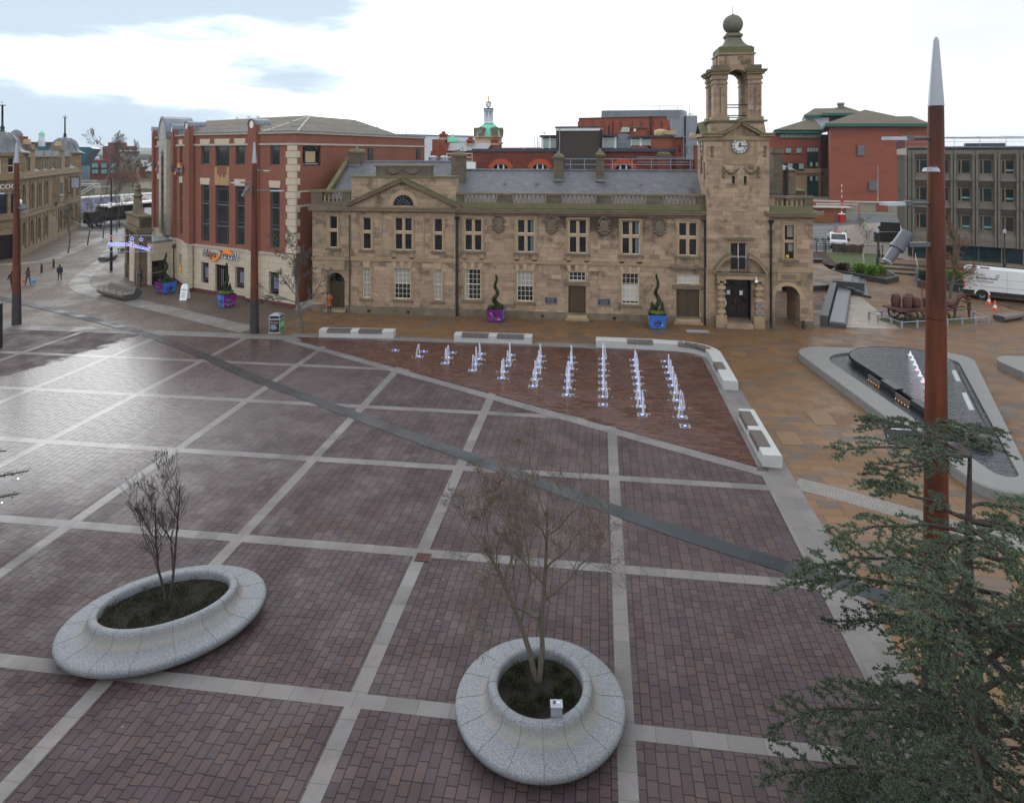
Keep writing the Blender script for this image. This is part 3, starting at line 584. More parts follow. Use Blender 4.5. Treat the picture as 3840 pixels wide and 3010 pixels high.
def surround(mb,o,y,up,sill=True):
 a,b,c,d=o; m='stone_trim'
 if up:
  mb.box(a-.26,a-.10,y-.05,y,c-.05,d+.30,m); mb.box(b+.10,b+.26,y-.05,y,c-.05,d+.30,m); mb.box(a-.26,b+.26,y-.055,y,d+.12,d+.30,m)
  mb.box(a-.10,a,y-.02,y+.04,c,d+.1,'voussoir'); mb.box(b,b+.10,y-.02,y+.04,c,d+.1,'voussoir')
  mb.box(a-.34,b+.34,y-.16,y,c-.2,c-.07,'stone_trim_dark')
  wd=b-a
  if wd>1:
   mb.box(a-.22,a+.16,y-.09,y,c-.72,c-.2,m); mb.box(b-.16,b+.22,y-.09,y,c-.72,c-.2,m)
 else:
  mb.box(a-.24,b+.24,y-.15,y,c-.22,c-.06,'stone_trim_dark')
  mb.box(a-.08,a,y-.03,y+.03,c-.1,d+.06,'voussoir'); mb.box(b,b+.08,y-.03,y+.03,c-.1,d+.06,'voussoir'); mb.box(a-.08,b+.08,y-.035,y,d,d+.06,'voussoir')
  for k in range(5):
   z=c+.1+k*.5; mb.box(a-.30,a-.06,y-.06,y+.01,z,z+.27,m); mb.box(b+.06,b+.30,y-.06,y+.01,z,z+.27,m)
  cx=(a+b)/2; wd=b-a
  for q in((-1,0,1)if wd>1 else(-.4,.4)):
   x=cx+q*wd*.43; t=q*.12; mb.prism([(x-.12,y-.07,d-.02),(x+.12,y-.07,d-.02),(x+.17+t,y-.07,d+.55),(x-.17+t,y-.07,d+.55)],(0,.08,0),'voussoir')
  mb.box(a-.1,b+.1,y-.03,y,.62,c-.22,m)
def surr(o,y,up):mb=MB(); surround(mb,o,y,up); mb.build('window_surround',court)
for o in UP:surr(o,54.0,True)
for o in PU:surr(o,53.8,True)
for o in WU:surr(o,54.1,True)
for o in LO:surr(o,54.0,False)
for o in PL:surr(o,53.8,False)
mb=MB()
def doorcase(a,b,zl,ks):
 mb=MB(); mb.box(a-.3,b+.28,53.87,54.0,zl,zl+.28,'stone_trim_dark'); mb.box(a-.06,a,53.96,54.03,.36,zl,'voussoir'); mb.box(b,b+.06,53.96,54.03,.36,zl,'voussoir')
 for q in ks:x=(a+b)/2+q*.58; t=q*.12; mb.prism([(x-.12,53.93,3.9),(x+.12,53.93,3.9),(x+.17+t,53.93,4.44),(x-.17+t,53.93,4.44)],(0,.08,0),'voussoir')
 for k in range(6):z=.55+k*.55; mb.box(a-.26,a-.04,53.94,54.01,z,z+.3,'stone_trim'); mb.box(b+.04,b+.26,53.94,54.01,z,z+.3,'stone_trim')
 mb.box(a-.08,b+.1,53.75,54.3,.14,.36,'voussoir'); mb.box(a-.23,b+.25,53.5,54.0,0,.14,'stone_trim'); mb.build('door_surround',court)
doorcase(-2.52,-1.10,2.76,(-1,0,1)); doorcase(6.08,7.87,2.74,())
mb=MB(); mb.box(-23.4,-21.45,53.75,54.85,0,.16,'stone_trim'); mb.build('door_step',court)
mb=MB(); mb.box(-23.35,-21.55,53.97,54.1,3.55,4.35,'stone_trim'); mb.build('stone_tablet',court)
for x in(-19.3,-15.9,-4.6,1.2):mb=MB(); mb.box(x-.13,x+.13,53.66 if x<-12 else 53.86,53.9,.12,.33,'door_black'); mb.build('air_vent',court)
mb=MB()
for k in range(13):
 t0=pi*k/13; t1=pi*(k+1)/13; c=Vector((-16.33,0,9.14)); P=[(c.x-r*cos(t),53.76,c.z+r*sin(t))for r,t in((.90,t0),(.90,t1),(1.28,t1),(1.28,t0))]; mb.prism(P,(0,.05,0),'voussoir')
mb.build('lunette_arch',court)
def cartouche(x,z,m):
 mb=MB()
 mb.prism([(x-.3,53.86,z-.45),(x+.3,53.86,z-.45),(x+.36,53.86,z+.1),(x+.25,53.86,z+.42),(x-.25,53.86,z+.42),(x-.36,53.86,z+.1)],(0,.15,0),m)
 for s in(-1,1):
  for dx,dz,r in((.40,.3,.13),(.46,.12,.09),(.44,-.2,.11),(.36,-.45,.14),(.2,-.62,.12),(.3,.48,.1),(.12,.62,.12)):mb.sph((x+s*dx,53.92,z+dz),r,m,6)
 mb.sph((x,53.9,z-.7),.13,m,6); mb.sph((x,53.9,z+.74),.13,m,6); return mb
for i,x in enumerate((-8.27,-3.9,.37,4.77)):cartouche(x,7.72-.015*i,'stone_trim_dark').build('cartouche',court)
def leaded(a,b,c,d,y,wide,curt=None):
 bl=[(a+(b-a)*.78,b-.02,c,d,'curtain')]if curt else None
 window(court,T0,a,b,c,d,y+.16,8 if wide else 4,12,'black_iron','glass_dark',fw=.03,bw=.012,blind=bl)
for o,y,wd,cu in[(p,54.0,1,i in(1,3))for i,p in enumerate(UP)]+[(p,53.8,i==1,0)for i,p in enumerate(PU)]+[(WU[0],54.1,0,0)]:
 mbm=MB(); a,b,c,d=o; leaded(a,b,c,d,y,wd,cu); zc=(c+d)/2+.12
 mbm.box(a,b,y+.02,y+.2,zc-.11,zc+.11,'voussoir')
 if wd:x=(a+b)/2; mbm.box(x-.09,x+.09,y+.015,y+.2,c,zc-.11,'voussoir'); mbm.box(x-.09,x+.09,y+.015,y+.2,zc+.11,d,'voussoir')
 for q in((a,(a+b)/2-.09),((a+b)/2+.09,b))if wd else((a,b),):
  for z0,z1 in((c,zc-.11),(zc+.11,d)):
   mbm.box(q[0],q[0]+.035,y+.1,y+.17,z0,z1,'cream_paint'); mbm.box(q[1]-.035,q[1],y+.1,y+.17,z0,z1,'cream_paint'); mbm.box(q[0]+.035,q[1]-.035,y+.1,y+.17,z0,z0+.05,'cream_paint')
 mbm.build('stone_mullion',court)
for i,(o,y)in enumerate([(p,54.0)for p in LO]+[(p,53.8)for p in PL]):
 a,b,c,d=o; wd=b-a>1
 bl=[(a,b,c+.2,d-.9,'frosted')]if i==2 else([(a,b,(c+d)/2,d,'blind')]if i in(1,4)else([(a,b,c,d,'blind')]if i in(3,5)else[(a,a+.35,c,d,'blind')]))
 window(court,T0,a,b,c,d,y+.12,4 if wd else 2,6,'cream_paint','glass_dark',fw=.065,bw=.028,name='sash_window',blind=bl,zb=[((c+d)/2,.06)])
for o,bl in zip(FN,(None,'frosted')):
 a,b,c,d=o; window(court,T0,a,b,c,d,54.1,4,2,'cream_paint','glass_dark',fw=.06,name='fanlight',blind=[(a,b,c,d,bl)]if bl else None)
def door(a,b,c,d,y,m,hm='black_iron'):
 mb=MB(); mb.box(a,b,y,y+.05,c,d,m); cx=(a+b)/2
 for x0,x1 in((a+.05,cx-.02),(cx+.02,b-.05)):
  mb.box(x0,x1,y-.03,y,c+.03,d-.05,m); w_=x1-x0
  for z0,z1 in((.08,.42),(.48,.72),(.78,.94)):
   za,zb=c+(d-c)*z0,c+(d-c)*z1; mb.box(x0+w_*.15,x1-w_*.15,y-.055,y-.03,za,zb,m); mb.box(x0+w_*.22,x1-w_*.22,y-.07,y-.055,za+.06,zb-.06,m)
 dd=mb.build('door',court);
 for q in(-.1,.1):h=MB(); h.sph((cx+q,y-.09,c+1.0),.04,hm,6); h.build('handle',dd)
door(*DR[0],54.18,'door_brown'); door(*DR[1],54.18,'door_brown'); door(-23.22,-21.6,.16,2.45,54.8,'door_brown')
mb=MB(); mb.poly([(-22.41-.81*cos(pi*k/12),54.82,2.49+.81*sin(pi*k/12))for k in range(13)],'glass_dark'); mb.build('fanlight',court)
mb=MB(); mb.poly([(-16.33-.88*cos(pi*k/16),53.79,9.14+.88*sin(pi*k/16))for k in range(17)],'glass_dark')
for k in range(1,8):
 t=pi*k/8; mb.cyl((-16.33-.2*cos(t),53.775,9.14+.2*sin(t)),(-16.33-.84*cos(t),53.775,9.14+.84*sin(t)),.014,n=4,m='lead')
mb.tube([(-16.33-.5*cos(pi*k/10),53.775,9.14+.5*sin(pi*k/10))for k in range(11)],.012,4,'lead'); mb.build('lunette_window',court)
for x in(-3.93,.37):
 mb=MB(); mb.box(x-.5,x+.5,53.93,54.0,1.22,1.77,'lead'); mb.box(x-.44,x+.44,53.915,53.93,1.28,1.71,'black_iron')
 for k in range(4):mb.box(x-.36+.04*(k%2),x+.36-.05*(k%3),53.905,53.915,1.62-k*.1,1.65-k*.1,'galv')
 mb.build('plaque',court)
def pipe(x,y,z1):
 mb=MB(); mb.cyl((x,y,0),(x,y,z1),.085,n=8,m='black_iron'); mb.taper(x-.1,x+.1,y-.1,y+.1,z1-.25,z1+.05,.09,'black_iron')
 for z in(.6,2.4,4.2,6.0,7.4):mb.cyl((x,y,z),(x,y,z+.12),.12,n=8,m='black_iron')
 return mb
for x,y in((-11.72,53.75),(8.30,53.82)):pipe(x,y,8.2).build('drainpipe',court)
mb=MB(); mb.cyl((-21.0,53.72,0),(-21.0,53.72,8.3),.05,n=6,m='black_iron'); mb.build('drainpipe',court)
BP=[(0,.07),(.0,.05),(.03,.05),(.05,.10),(.16,.34),(.30,.5),(.44,.5)]
BPROF=[(.095,0),(.095,.06),(.06,.08),(.10,.2),(.085,.32),(.05,.46),(.055,.52),(.085,.55),(.085,.60)]
mb=MB(); mb.box(-11.85,8.4,54.02,54.45,8.99,9.42,'stone_moss'); mb.box(-11.85,8.4,53.98,54.5,10.06,10.24,'stone_trim_dark')
BAY=[(-11.25,-8.40),(-7.16,-4.33),(-3.08,-.25),(.98,3.76),(5.03,7.70)]
px=[-11.85]+[q for b in BAY for q in b]+[8.4]
for i in range(0,len(px),2):mb.box(px[i],px[i+1],54.06,54.4,9.42,10.06,'ashlar_dark')
for a,b in BAY:
 for k in range(8):mb.lathe((a+(b-a)*(k+.5)/8,54.23,9.44),BPROF,8,'stone_trim')
mb.box(-24.6,-21.05,54.02,54.45,8.98,9.42,'ashlar_dark'); mb.box(-24.65,-21.0,53.98,54.5,10.18,10.38,'stone_moss'); mb.box(-24.6,-23.6,54.06,54.4,9.42,10.18,'ashlar_dark'); mb.box(-21.75,-21.05,54.06,54.4,9.42,10.18,'ashlar_dark')
for k in range(5):mb.lathe((-23.42+k*.37,54.23,9.42),[(r,z*1.27)for r,z in BPROF],8,'stone_trim')
mb.build('balustrade',court)
mb=MB()
def roof(x0,x1,y0,z0,y1,z1,y2):
 for q in range(1):
  mb.poly([(x0,y0,z0),(x1,y0,z0),(x1,y1,z1),(x0,y1,z1)],'slate'); mb.poly([(x0,y2,z0),(x0,y1,z1),(x1,y1,z1),(x1,y2,z0)],'slate')
 for x in(x0,x1):mb.poly([(x,y0,z0),(x,y1,z1),(x,y2,z0)],'ashlar_dark')
 mb.box(x0,x1,y1-.14,y1+.14,z1-.04,z1+.09,'lead')
roof(-12.6,8.35,54.7,9.35,59.0,12.02,64.8); roof(-23.6,-12.55,54.9,9.5,60.0,12.75,65)
mb.box(-24.4,8.3,54.45,54.75,9.2,9.4,'lead')
for s in(0,):
 mb.prism([(-23.75,55.0,10.0),(-23.75,60.0,12.95),(-23.75,60.0,13.2),(-23.75,55.0,10.25)],(.4,0,0),'stone_moss')
 mb.prism([(-23.75,60.0,12.95),(-23.75,65,9.9),(-23.75,65,10.15),(-23.75,60.0,13.2)],(.4,0,0),'stone_moss')
 mb.prism([(-23.7,54.7,8.9),(-23.7,65.0,8.9),(-23.7,65.0,9.9),(-23.7,60.0,12.95),(-23.7,55,10.0)],(.3,0,0),'ashlar_dark')
for x in(-8.2,-5.4,.6,3.5):mb.box(x-.15,x+.15,57.0,57.25,10.82,10.96,'lead')
rf=mb.build('roof',court)
def chimney(x0,x1,y0,y1,z0,z1,pots=1):
 mb=MB(); mb.box(x0,x1,y0,y1,z0,z1-.45,'ashlar_dark'); mb.box(x0-.1,x1+.1,y0-.1,y1+.1,z1-.45,z1-.28,'stone_trim_dark'); mb.taper(x0-.05,x1+.05,y0-.05,y1+.05,z1-.28,z1-.05,-.2,'stone_moss')
 mb.box(x0-.06,x1+.06,y0-.06,y0+.02,z0+.1,z0+.3,'lead')
 for k in range(pots):mb.cyl(((x0+x1)/2,(y0+y1)/2+(k-.5*(pots-1))*.5,z1-.1),((x0+x1)/2,(y0+y1)/2+(k-.5*(pots-1))*.5,z1+.18),.14,.11,8,'lead')
 return mb
chimney(-12.95,-11.85,57.0,58.3,10.6,13.7).build('chimney',rf); chimney(-3.95,-3.15,57.3,58.5,11.0,13.55).build('chimney',rf); chimney(-.3,.42,57.3,58.5,11.0,13.75).build('chimney',rf); chimney(-23.3,-22.2,59.3,60.7,12.2,14.0).build('chimney',rf)
mb=MB()
for x in(-2.6,-1.35,1.15,2.9,4.6,6.3,8.0):mb.cyl((x,60.2,11.3),(x,60.2,13.05),.035,n=6,m='galv')
for z in(12.5,13.0):mb.cyl((-3.1,60.2,z),(8.3,60.2,z),.03,n=6,m='galv')
mb.cyl((3.4,61.4,13.15),(8.3,61.4,13.15),.025,n=6,m='galv'); mb.cyl((3.4,61.4,12.7),(8.3,61.4,12.7),.025,n=6,m='galv')
mb.build('roof_rail',court)
mb=MB()
P0=Vector((7.75,54.3,9.3)); P1=Vector((7.35,56.7,10.75))
for dx in(0,.42):mb.cyl(P0+Vector((dx,0,0)),P1+Vector((dx,0,0)),.035,n=4,m='wood_weather')
for k in range(8):q=P0.lerp(P1,(k+.5)/8); mb.cyl(q,q+Vector((.42,0,0)),.022,n=4,m='wood_weather')
tag(mb.build('ladder'),'short weathered ladder resting on the slate roof beside the tower','ladder')
tw=thing('clock_tower','square sandstone clock tower with open arched belfry and big stone ball on top','clock tower',(10.72,55.8,0))
mb=MB(); X0,X1,Y0,Y1=8.35,13.08,53.45,58.2
OPT=[(9.72,11.74,0,3.78),(10.15,11.39,4.45,6.52),(10.28,10.50,11.15,11.74),(11.17,11.38,11.13,11.74)]
wall(mb,X0,X1,0,14.83,Y0,OPT,'ashlar',rev=.3,rm='stone_trim')
for x in(X0,X1):mb.poly([(x,Y0,0),(x,Y1,0),(x,Y1,14.83),(x,Y0,14.83)],'ashlar')
mb.poly([(X0,Y1,0),(X1,Y1,0),(X1,Y1,14.83),(X0,Y1,14.83)],'ashlar')
mb.taper(X0-.0,X0+.75,Y0-.14,Y0,0,.55,-.0,'stone_trim_dark'); mb.box(X1-.75,X1+.03,Y0-.13,Y0,0,.55,'stone_trim_dark')
for a,b in((X0-.06,X0+.62),(X1-.62,X1+.06)):mb.box(a,b,Y0-.06,Y0,.55,4.3,'ashlar'); mb.box(a-.03,b+.03,Y0-.12,Y0,4.2,4.45,'stone_trim')
mb.box(X0-.12,X1+.12,Y0-.12,Y1+.12,14.55,14.83,'stone_trim');
for a,b in((X0-.32,9.55),(12.3,X1+.35)):
 mb.box(a,b,Y0-.34,Y0+.3,14.83,14.98,'stone_trim'); mb.box(a-.06,b,Y0-.42,Y0+.3,14.98,15.10,'stone_moss')
mb.box(X0-.34,X0+.2,Y0,Y1,14.83,15.10,'stone_trim'); mb.box(X1-.2,X1+.34,Y0,Y1,14.83,15.10,'stone_trim'); mb.box(X0,X1,Y1-.2,Y1+.34,14.83,15.1,'stone_trim')
mb.prism([(9.6,Y0,14.83),(12.3,Y0,14.83),(10.95,Y0,15.85)],(0,.8,0),'ashlar')
for s in(-1,1):
 rake(10.95+s*1.62,14.83,10.95,15.78,.16,Y0-.30,Y0+.8,'stone_trim'); rake(10.95+s*1.62,15.0,10.95,15.95,.10,Y0-.40,Y0+.8,'stone_moss')
def rake_y(x0,x1,ya,za,yb,zb,t,m):
 L=hypot(yb-ya,zb-za); ny,nz=-(zb-za)/L*t,(yb-ya)/L*t
 if nz<0:ny,nz=-ny,-nz
 mb.prism([(x0,ya,za),(x0,yb,zb),(x0,yb+ny,zb+nz),(x0,ya+ny,za+nz)],(x1-x0,0,0),m)
mb.prism([(X0,54.5,14.83),(X0,57.2,14.83),(X0,55.83,15.85)],(.8,0,0),'ashlar')
for s in(-1,1):rake_y(X0-.34,X0+.8,55.83+s*1.62,14.95,55.83,15.9,.15,'stone_moss')
mb.taper(X0+.2,X1-.2,Y0+.2,Y1-.2,15.0,16.0,-.12,'ashlar'); mb.box(X0+.1,X1-.1,Y0+.12,Y1-.12,16.0,16.14,'stone_moss')
for a,b in((10.28,10.5),(11.17,11.38)):mb.box(a-.04,b+.04,Y0-.05,Y0,11.04,11.13,'stone_trim_dark'); mb.poly([(a,Y0+.2,11.1),(b,Y0+.2,11.1),(b,Y0+.2,11.8),(a,Y0+.2,11.8)],'glass_dark')
mb.box(9.98,10.15,Y0-.05,Y0,5.3,6.74,'stone_trim'); mb.box(11.39,11.56,Y0-.05,Y0,5.3,6.74,'stone_trim'); mb.box(9.98,11.56,Y0-.06,Y0,6.52,6.74,'stone_trim'); mb.box(9.72,11.86,Y0-.24,Y0,6.78,6.86,'stone_trim'); mb.box(9.66,11.92,Y0-.30,Y0,6.86,6.95,'stone_trim_dark')
mb.box(9.85,11.95,Y0-.045,Y0,12.68,13.4,'stone_trim'); mb.box(9.62,9.85,Y0-.03,Y0,12.7,14.5,'stone_trim'); mb.box(11.95,12.15,Y0-.03,Y0,12.7,14.5,'stone_trim')
for a,b in((9.7,10.75),(11.2,12.2)):
 for k in range(9):t=k/8; mb.sph((a+(b-a)*t,Y0-.03,12.3-.33*sin(pi*t)),.07+.05*sin(pi*t),'stone_trim_dark',6)
for x in(9.65,12.25,8.75,12.75):
 for k in range(5):mb.sph((x,Y0-.02,(12.4 if 9<x<12.5 else 14.0)-k*.17),.09 if k%2 else .12,'stone_trim_dark',6)
mb.box(9.2,9.56,Y0-.04,Y0,13.2,13.5,'stone_trim')
for k in range(7):mb.sph((X0-.02,55.8,12.0+k*.2),.13,'stone_trim_dark',6); mb.sph((X0-.02,54.4,11.5+k*.2),.1,'stone_trim_dark',6)
mb.build('shaft',tw)
mb=MB(); bx0,bx1,by0,by1=8.95,12.62,54.0,57.65; ox0,ox1=10.02,11.6; cx=10.81; oy0,oy1=55.05,56.6
for xa,xb in((bx0,ox0),(ox1,bx1)):
 for ya,yb in((by0,oy0),(oy1,by1)):
  mb.box(xa,xb,ya,yb,16.14,19.36,'ashlar'); mb.box(xa-.14,xb+.14 if xb<11 else xb+.14,ya-.14,yb+.14,16.14,16.42,'stone_trim');
  for z0,z1,e in((19.0,19.12,.08),(19.36,19.6,.10),(19.6,19.78,.04),(19.78,19.94,.22),(19.94,20.06,.36),(20.06,20.12,.40)):
   mb.box(xa-e,xb+e*(.5 if xb<11 else 1),ya-e,yb+e,z0,z1,'stone_trim' if e<.3 else 'stone_moss')if xb<11 else mb.box(xa-e*.5,xb+e,ya-e,yb+e,z0,z1,'stone_trim' if e<.3 else 'stone_moss')
  mb.box(xa-.02,xb+.02,ya-.02,yb+.02,20.12,20.5,'stone_trim_dark')
  m_=(xa+xb)/2; mb.box(m_-.07,m_+.07,ya-.012,ya,16.7,18.75,'stone_trim_dark')
  for e in((xa,xa+.16),(xb-.16,xb)):mb.box(e[0],e[1],ya-.05,ya,16.42,19.0,'ashlar')
def archband(y0,y1,swap=False):
 r=(ox1-ox0)/2 if not swap else(oy1-oy0)/2; c=cx if not swap else(oy0+oy1)/2; zs=19.36; n=10
 for k in range(n):
  ta,tb=pi*k/n,pi*(k+1)/n
  P=[(c-r*cos(ta),zs+r*sin(ta)),(c-r*cos(tb),zs+r*sin(tb)),(c-r*cos(tb),21.2),(c-r*cos(ta),21.2)]
  if not swap:mb.prism([(p[0],y0,p[1])for p in P],(0,y1-y0,0),'ashlar')
  else:mb.prism([(y0,p[0],p[1])for p in P],(y1-y0,0,0),'ashlar')
archband(by0+.05,oy0); archband(oy1,by1-.05); archband(bx0+.35,ox0,True); archband(ox1,bx1-.35,True)
ax0,ax1,ay0,ay1=9.45,12.15,54.35,57.3
for xa,xb in((ax0,ox0+.02),(ox1-.02,ax1)):
 for ya,yb in((ay0,oy0),(oy1,ay1)):mb.box(xa,xb,ya,yb,20.5,21.2,'ashlar')
mb.box(ax0,ax1,ay0,ay1,21.2,21.36,'ashlar'); mb.box(ax0-.1,ax1+.1,ay0-.1,ay1+.1,21.36,21.5,'stone_trim'); mb.box(ax0,ax1,ay0,ay1,21.5,21.95,'stone_moss');
mb.prism([(10.6,ay0-.1,20.22),(11.02,ay0-.1,20.22),(11.12,ay0-.1,21.2),(10.5,ay0-.1,21.2)],(0,.12,0),'voussoir')
for k in range(5):mb.sph((10.81+.1*((k%3)-1),ay0-.12,20.75+.1*k),.12,'stone_trim_dark',6)
mb.build('belfry',tw)
mb=MB(); c0=((ax0+ax1)/2,(ay0+ay1)/2)
prof=[(1.27,21.95),(1.27,22.05),(1.0,22.15),(.78,22.35),(.62,22.62),(.52,22.95),(.48,23.15),(.5,23.3)]
q=4; vs=[]
for r,z in prof:
 for sx,sy in((-1,-1),(1,-1),(1,1),(-1,1)):vs.append((c0[0]+sx*r,c0[1]+sy*r,z))
mb.add(vs,[(j*4+i,j*4+(i+1)%4,(j+1)*4+(i+1)%4,(j+1)*4+i)for j in range(len(prof)-1)for i in range(4)]+[(28,29,30,31)],'stone_ball')
for s in(-1,1):
 mb.cyl((c0[0]+s*.52,c0[1]-.55,23.05),(c0[0]+s*.52,c0[1]+.55,23.05),.17,n=10,m='stone_trim_dark'); mb.cyl((c0[0]-.5,c0[1]+s*.52,23.06),(c0[0]+.5,c0[1]+s*.52,23.06),.16,n=10,m='stone_trim_dark')
mb.build('cap',tw)
mb=MB(); mb.sph((c0[0],c0[1],24.02),.80,'stone_ball',20); mb.lathe((c0[0],c0[1],0),[(.5,23.15),(.55,23.3)],16,'stone_ball'); mb.build('stone_ball',tw)
mb=MB(); mb.cyl((c0[0],c0[1],24.8),(c0[0],c0[1],25.5),.02,n=5,m='black_iron'); mb.cyl((c0[0],c0[1],24.8),(c0[0],c0[1],24.88),.09,n=8,m='lead'); mb.build('lightning_rod',tw)
mb=MB()
for z in(16.5,17.35):mb.cyl((ox0-.05,by0+.3,z),(ox1+.05,by0+.3,z),.045,n=6,m='black_iron'); mb.cyl((ox0-.05,by1-.3,z),(ox1+.05,by1-.3,z),.04,n=6,m='black_iron')
mb.build('belfry_rail',tw)
def clock(C,ux,nrm,full=True):
 cc=MB(lambda p:(C[0]+ux[0]*p[0]+nrm[0]*p[1],C[1]+ux[1]*p[0]+nrm[1]*p[1],C[2]+p[2]))
 ring=lambda b,r0,r1,y,m,n=40:[b.prism([(r*sin(t),y,r*cos(t))for r,t in((r0,2*pi*k/n),(r0,2*pi*(k+1)/n),(r1,2*pi*(k+1)/n),(r1,2*pi*k/n))],(0,-.02,0),m)for k in range(n)]
 ring(cc,.66,.82,.03,'stone_trim'); cc.poly([(.66*sin(2*pi*k/40),.03,.66*cos(2*pi*k/40))for k in range(40)],'clock_white'); ring(cc,.60,.66,.055,'black_iron')
 cd=cc.build('clock',tw)
 mk=MB(cc.T); ring(mk,.395,.41,.05,'black_iron'); ring(mk,.585,.6,.05,'black_iron')
 NUM=[3,1,2,3,3,2,3,4,5,3,2,3]
 for h in range(12):
  t=2*pi*h/12
  for k in range(NUM[h]):
   o=(k-(NUM[h]-1)/2)*.042; sl=.03 if(h in(0,5,6,7,8,9,10,11,4)and k==0)else 0
   a0=(sin(t)*.42+cos(t)*(o-sl),cos(t)*.42-sin(t)*(o-sl)); a1=(sin(t)*.575+cos(t)*(o+sl),cos(t)*.575-sin(t)*(o+sl))
   mk.cyl((a0[0],.058,a0[1]),(a1[0],.058,a1[1]),.011,n=4,m='black_iron',sm=False)
 for k in range(60):t=2*pi*k/60; mk.cyl((.60*sin(t),.06,.60*cos(t)),(.63*sin(t),.06,.63*cos(t)),.012,n=4,m='clock_white',sm=False)
 mk.build('numerals',cd)
 hd=MB(cc.T);
 for t,L,w0 in((2*pi*(16/60),.56,.03),(2*pi*(12.27/12),.34,.045)):
  d=(sin(t),cos(t)); n_=(cos(t),-sin(t)); P=[(-.12*d[0]+w0*n_[0],.075,-.12*d[1]+w0*n_[1]),(L*.6*d[0]+w0*n_[0]*1.2,.075,L*.6*d[1]+w0*1.2*n_[1]),(L*d[0],.075,L*d[1]),(L*.6*d[0]-w0*1.2*n_[0],.075,L*.6*d[1]-w0*1.2*n_[1]),(-.12*d[0]-w0*n_[0],.075,-.12*d[1]-w0*n_[1])]
  hd.prism(P,(0,.015,0),'black_iron')
 hd.sph((0,.085,0),.06,'black_iron',8); hd.build('hands',cd)
clock((10.86,53.45,14.1),(1,0),(0,-1)); clock((8.35,55.83,14.1),(0,-1),(-1,0))
mb=MB()
for x in(9.41,12.23):
 mb.box(x-.40,x+.40,52.95,Y0,0,.95,'stone_trim'); mb.cyl((x,53.15,.95),(x,53.15,3.45),.22,.19,14,'stone_trim')
 for k in range(5):mb.box(x-.29,x+.29,52.88,Y0,1.15+k*.46,1.15+k*.46+.22,'stone_trim' if k%2 else 'voussoir')
 mb.box(x-.30,x+.30,52.9,Y0,3.62,3.74,'stone_trim');
 for s_x in(-.24,.24):mb.cyl((x+s_x,52.9,3.52),(x+s_x,53.3,3.52),.10,n=8,m='stone_trim')
mb.box(9.05,12.6,52.95,Y0,3.74,4.12,'stone_trim'); mb.box(8.92,12.74,52.8,Y0,4.12,4.28,'stone_trim_dark'); mb.box(9.75,11.9,52.93,52.95,3.8,4.05,'voussoir')
for s in(-1,1):
 pts=[]
 for k in range(9):
  t=k/8; x=1.98-1.32*t; z=4.28+1.28*(1-((1-t)**1.7)); pts.append((x,z))
 for k in range(8):
  (xa,za),(xb,zb)=pts[k],pts[k+1]
  mb.prism([(10.8+s*xa,52.75,za-.12),(10.8+s*xb,52.75,zb-.12),(10.8+s*xb,52.75,zb+.13),(10.8+s*xa,52.75,za+.13)],(0,Y0-52.75,0),'stone_trim')
  mb.prism([(10.8+s*xa,52.7,za+.13),(10.8+s*xb,52.7,zb+.13),(10.8+s*xb,52.7,zb+.19),(10.8+s*xa,52.7,za+.19)],(0,Y0-52.7,0),'stone_moss')
  mb.poly([(10.8+s*xa,53.3,4.28),(10.8+s*xb,53.3,4.28),(10.8+s*xb,53.3,zb-.1),(10.8+s*xa,53.3,za-.1)],'ashlar')
mb.box(9.75,11.75,52.75,54.3,0,.36,'stone_trim'); mb.box(9.82,11.68,53.1,54.3,.36,.52,'stone_trim_dark')
mb.build('porch',tw)
mb=MB(); yd=54.25
mb.box(9.72,11.74,yd,yd+.06,.52,3.78,'door_black')
for x0,x1 in((9.85,10.7),(10.76,11.6)):
 mb.box(x0,x1,yd-.05,yd,.55,2.98,'door_black'); mb.box(x0+.15,x1-.15,yd-.07,yd-.05,.7,1.35,'door_black'); mb.box(x0+.15,x1-.15,yd-.07,yd-.05,1.55,2.8,'glass_red_tint')
for x in(9.72,11.74):
 pass
mb.box(9.85,11.6,yd-.04,yd,3.08,3.7,'glass_dark')
for k in range(9):x=9.9+k*.205; mb.cyl((x,yd-.06,3.05),(x,yd-.06,3.72),.014,n=4,m='black_iron')
dr=mb.build('door',tw)
for x in(10.64,10.83):mb=MB(); mb.cyl((x,yd-.13,1.55),(x,yd-.13,2.05),.022,n=6,m='brass'); mb.build('handle',dr)
for a,b,c,d in((10.02,10.26,2.35,2.68),(10.98,11.22,2.32,2.66),(9.86,10.0,1.5,1.8)):mb=MB(); mb.box(a,b,yd-.09,yd-.075,c,d,'white_paint'); mb.build('paper_notice',dr)
for z in(1.72,1.12):
 mb=MB(); mb.box(12.0,12.5,52.84,52.87,z,z+.26,'galv')
 for k in range(3):mb.box(12.05,12.45-.06*k,52.835,52.84,z+.19-k*.07,z+.215-k*.07,'black_iron')
 mb.build('name_plate',tw)
window(tw,T0,10.15,11.39,4.45,6.52,Y0+.2,6,8,'black_iron','glass_dark',fw=.03,bw=.012,xb=[(10.77,.07)],name='balcony_window',blind=[(10.2,11.34,5.35,5.5,'galv')])
mb=MB()
for x in(10.17,10.77,11.36):mb.box(x-.03,x+.03,Y0+.15,Y0+.2,4.45,6.52,'cream_paint')
mb.build('window_frame',tw)
mb=MB(); y=52.85
for k in range(15):x=10.08+k*.104; mb.cyl((x,y,4.28),(x,y,5.3),.014,n=4,m='black_iron')
mb.box(10.02,11.6,y-.02,y+.02,5.28,5.33,'black_iron'); mb.box(10.02,11.6,y-.02,y+.02,4.33,4.37,'black_iron'); mb.build('balcony_rail',tw)
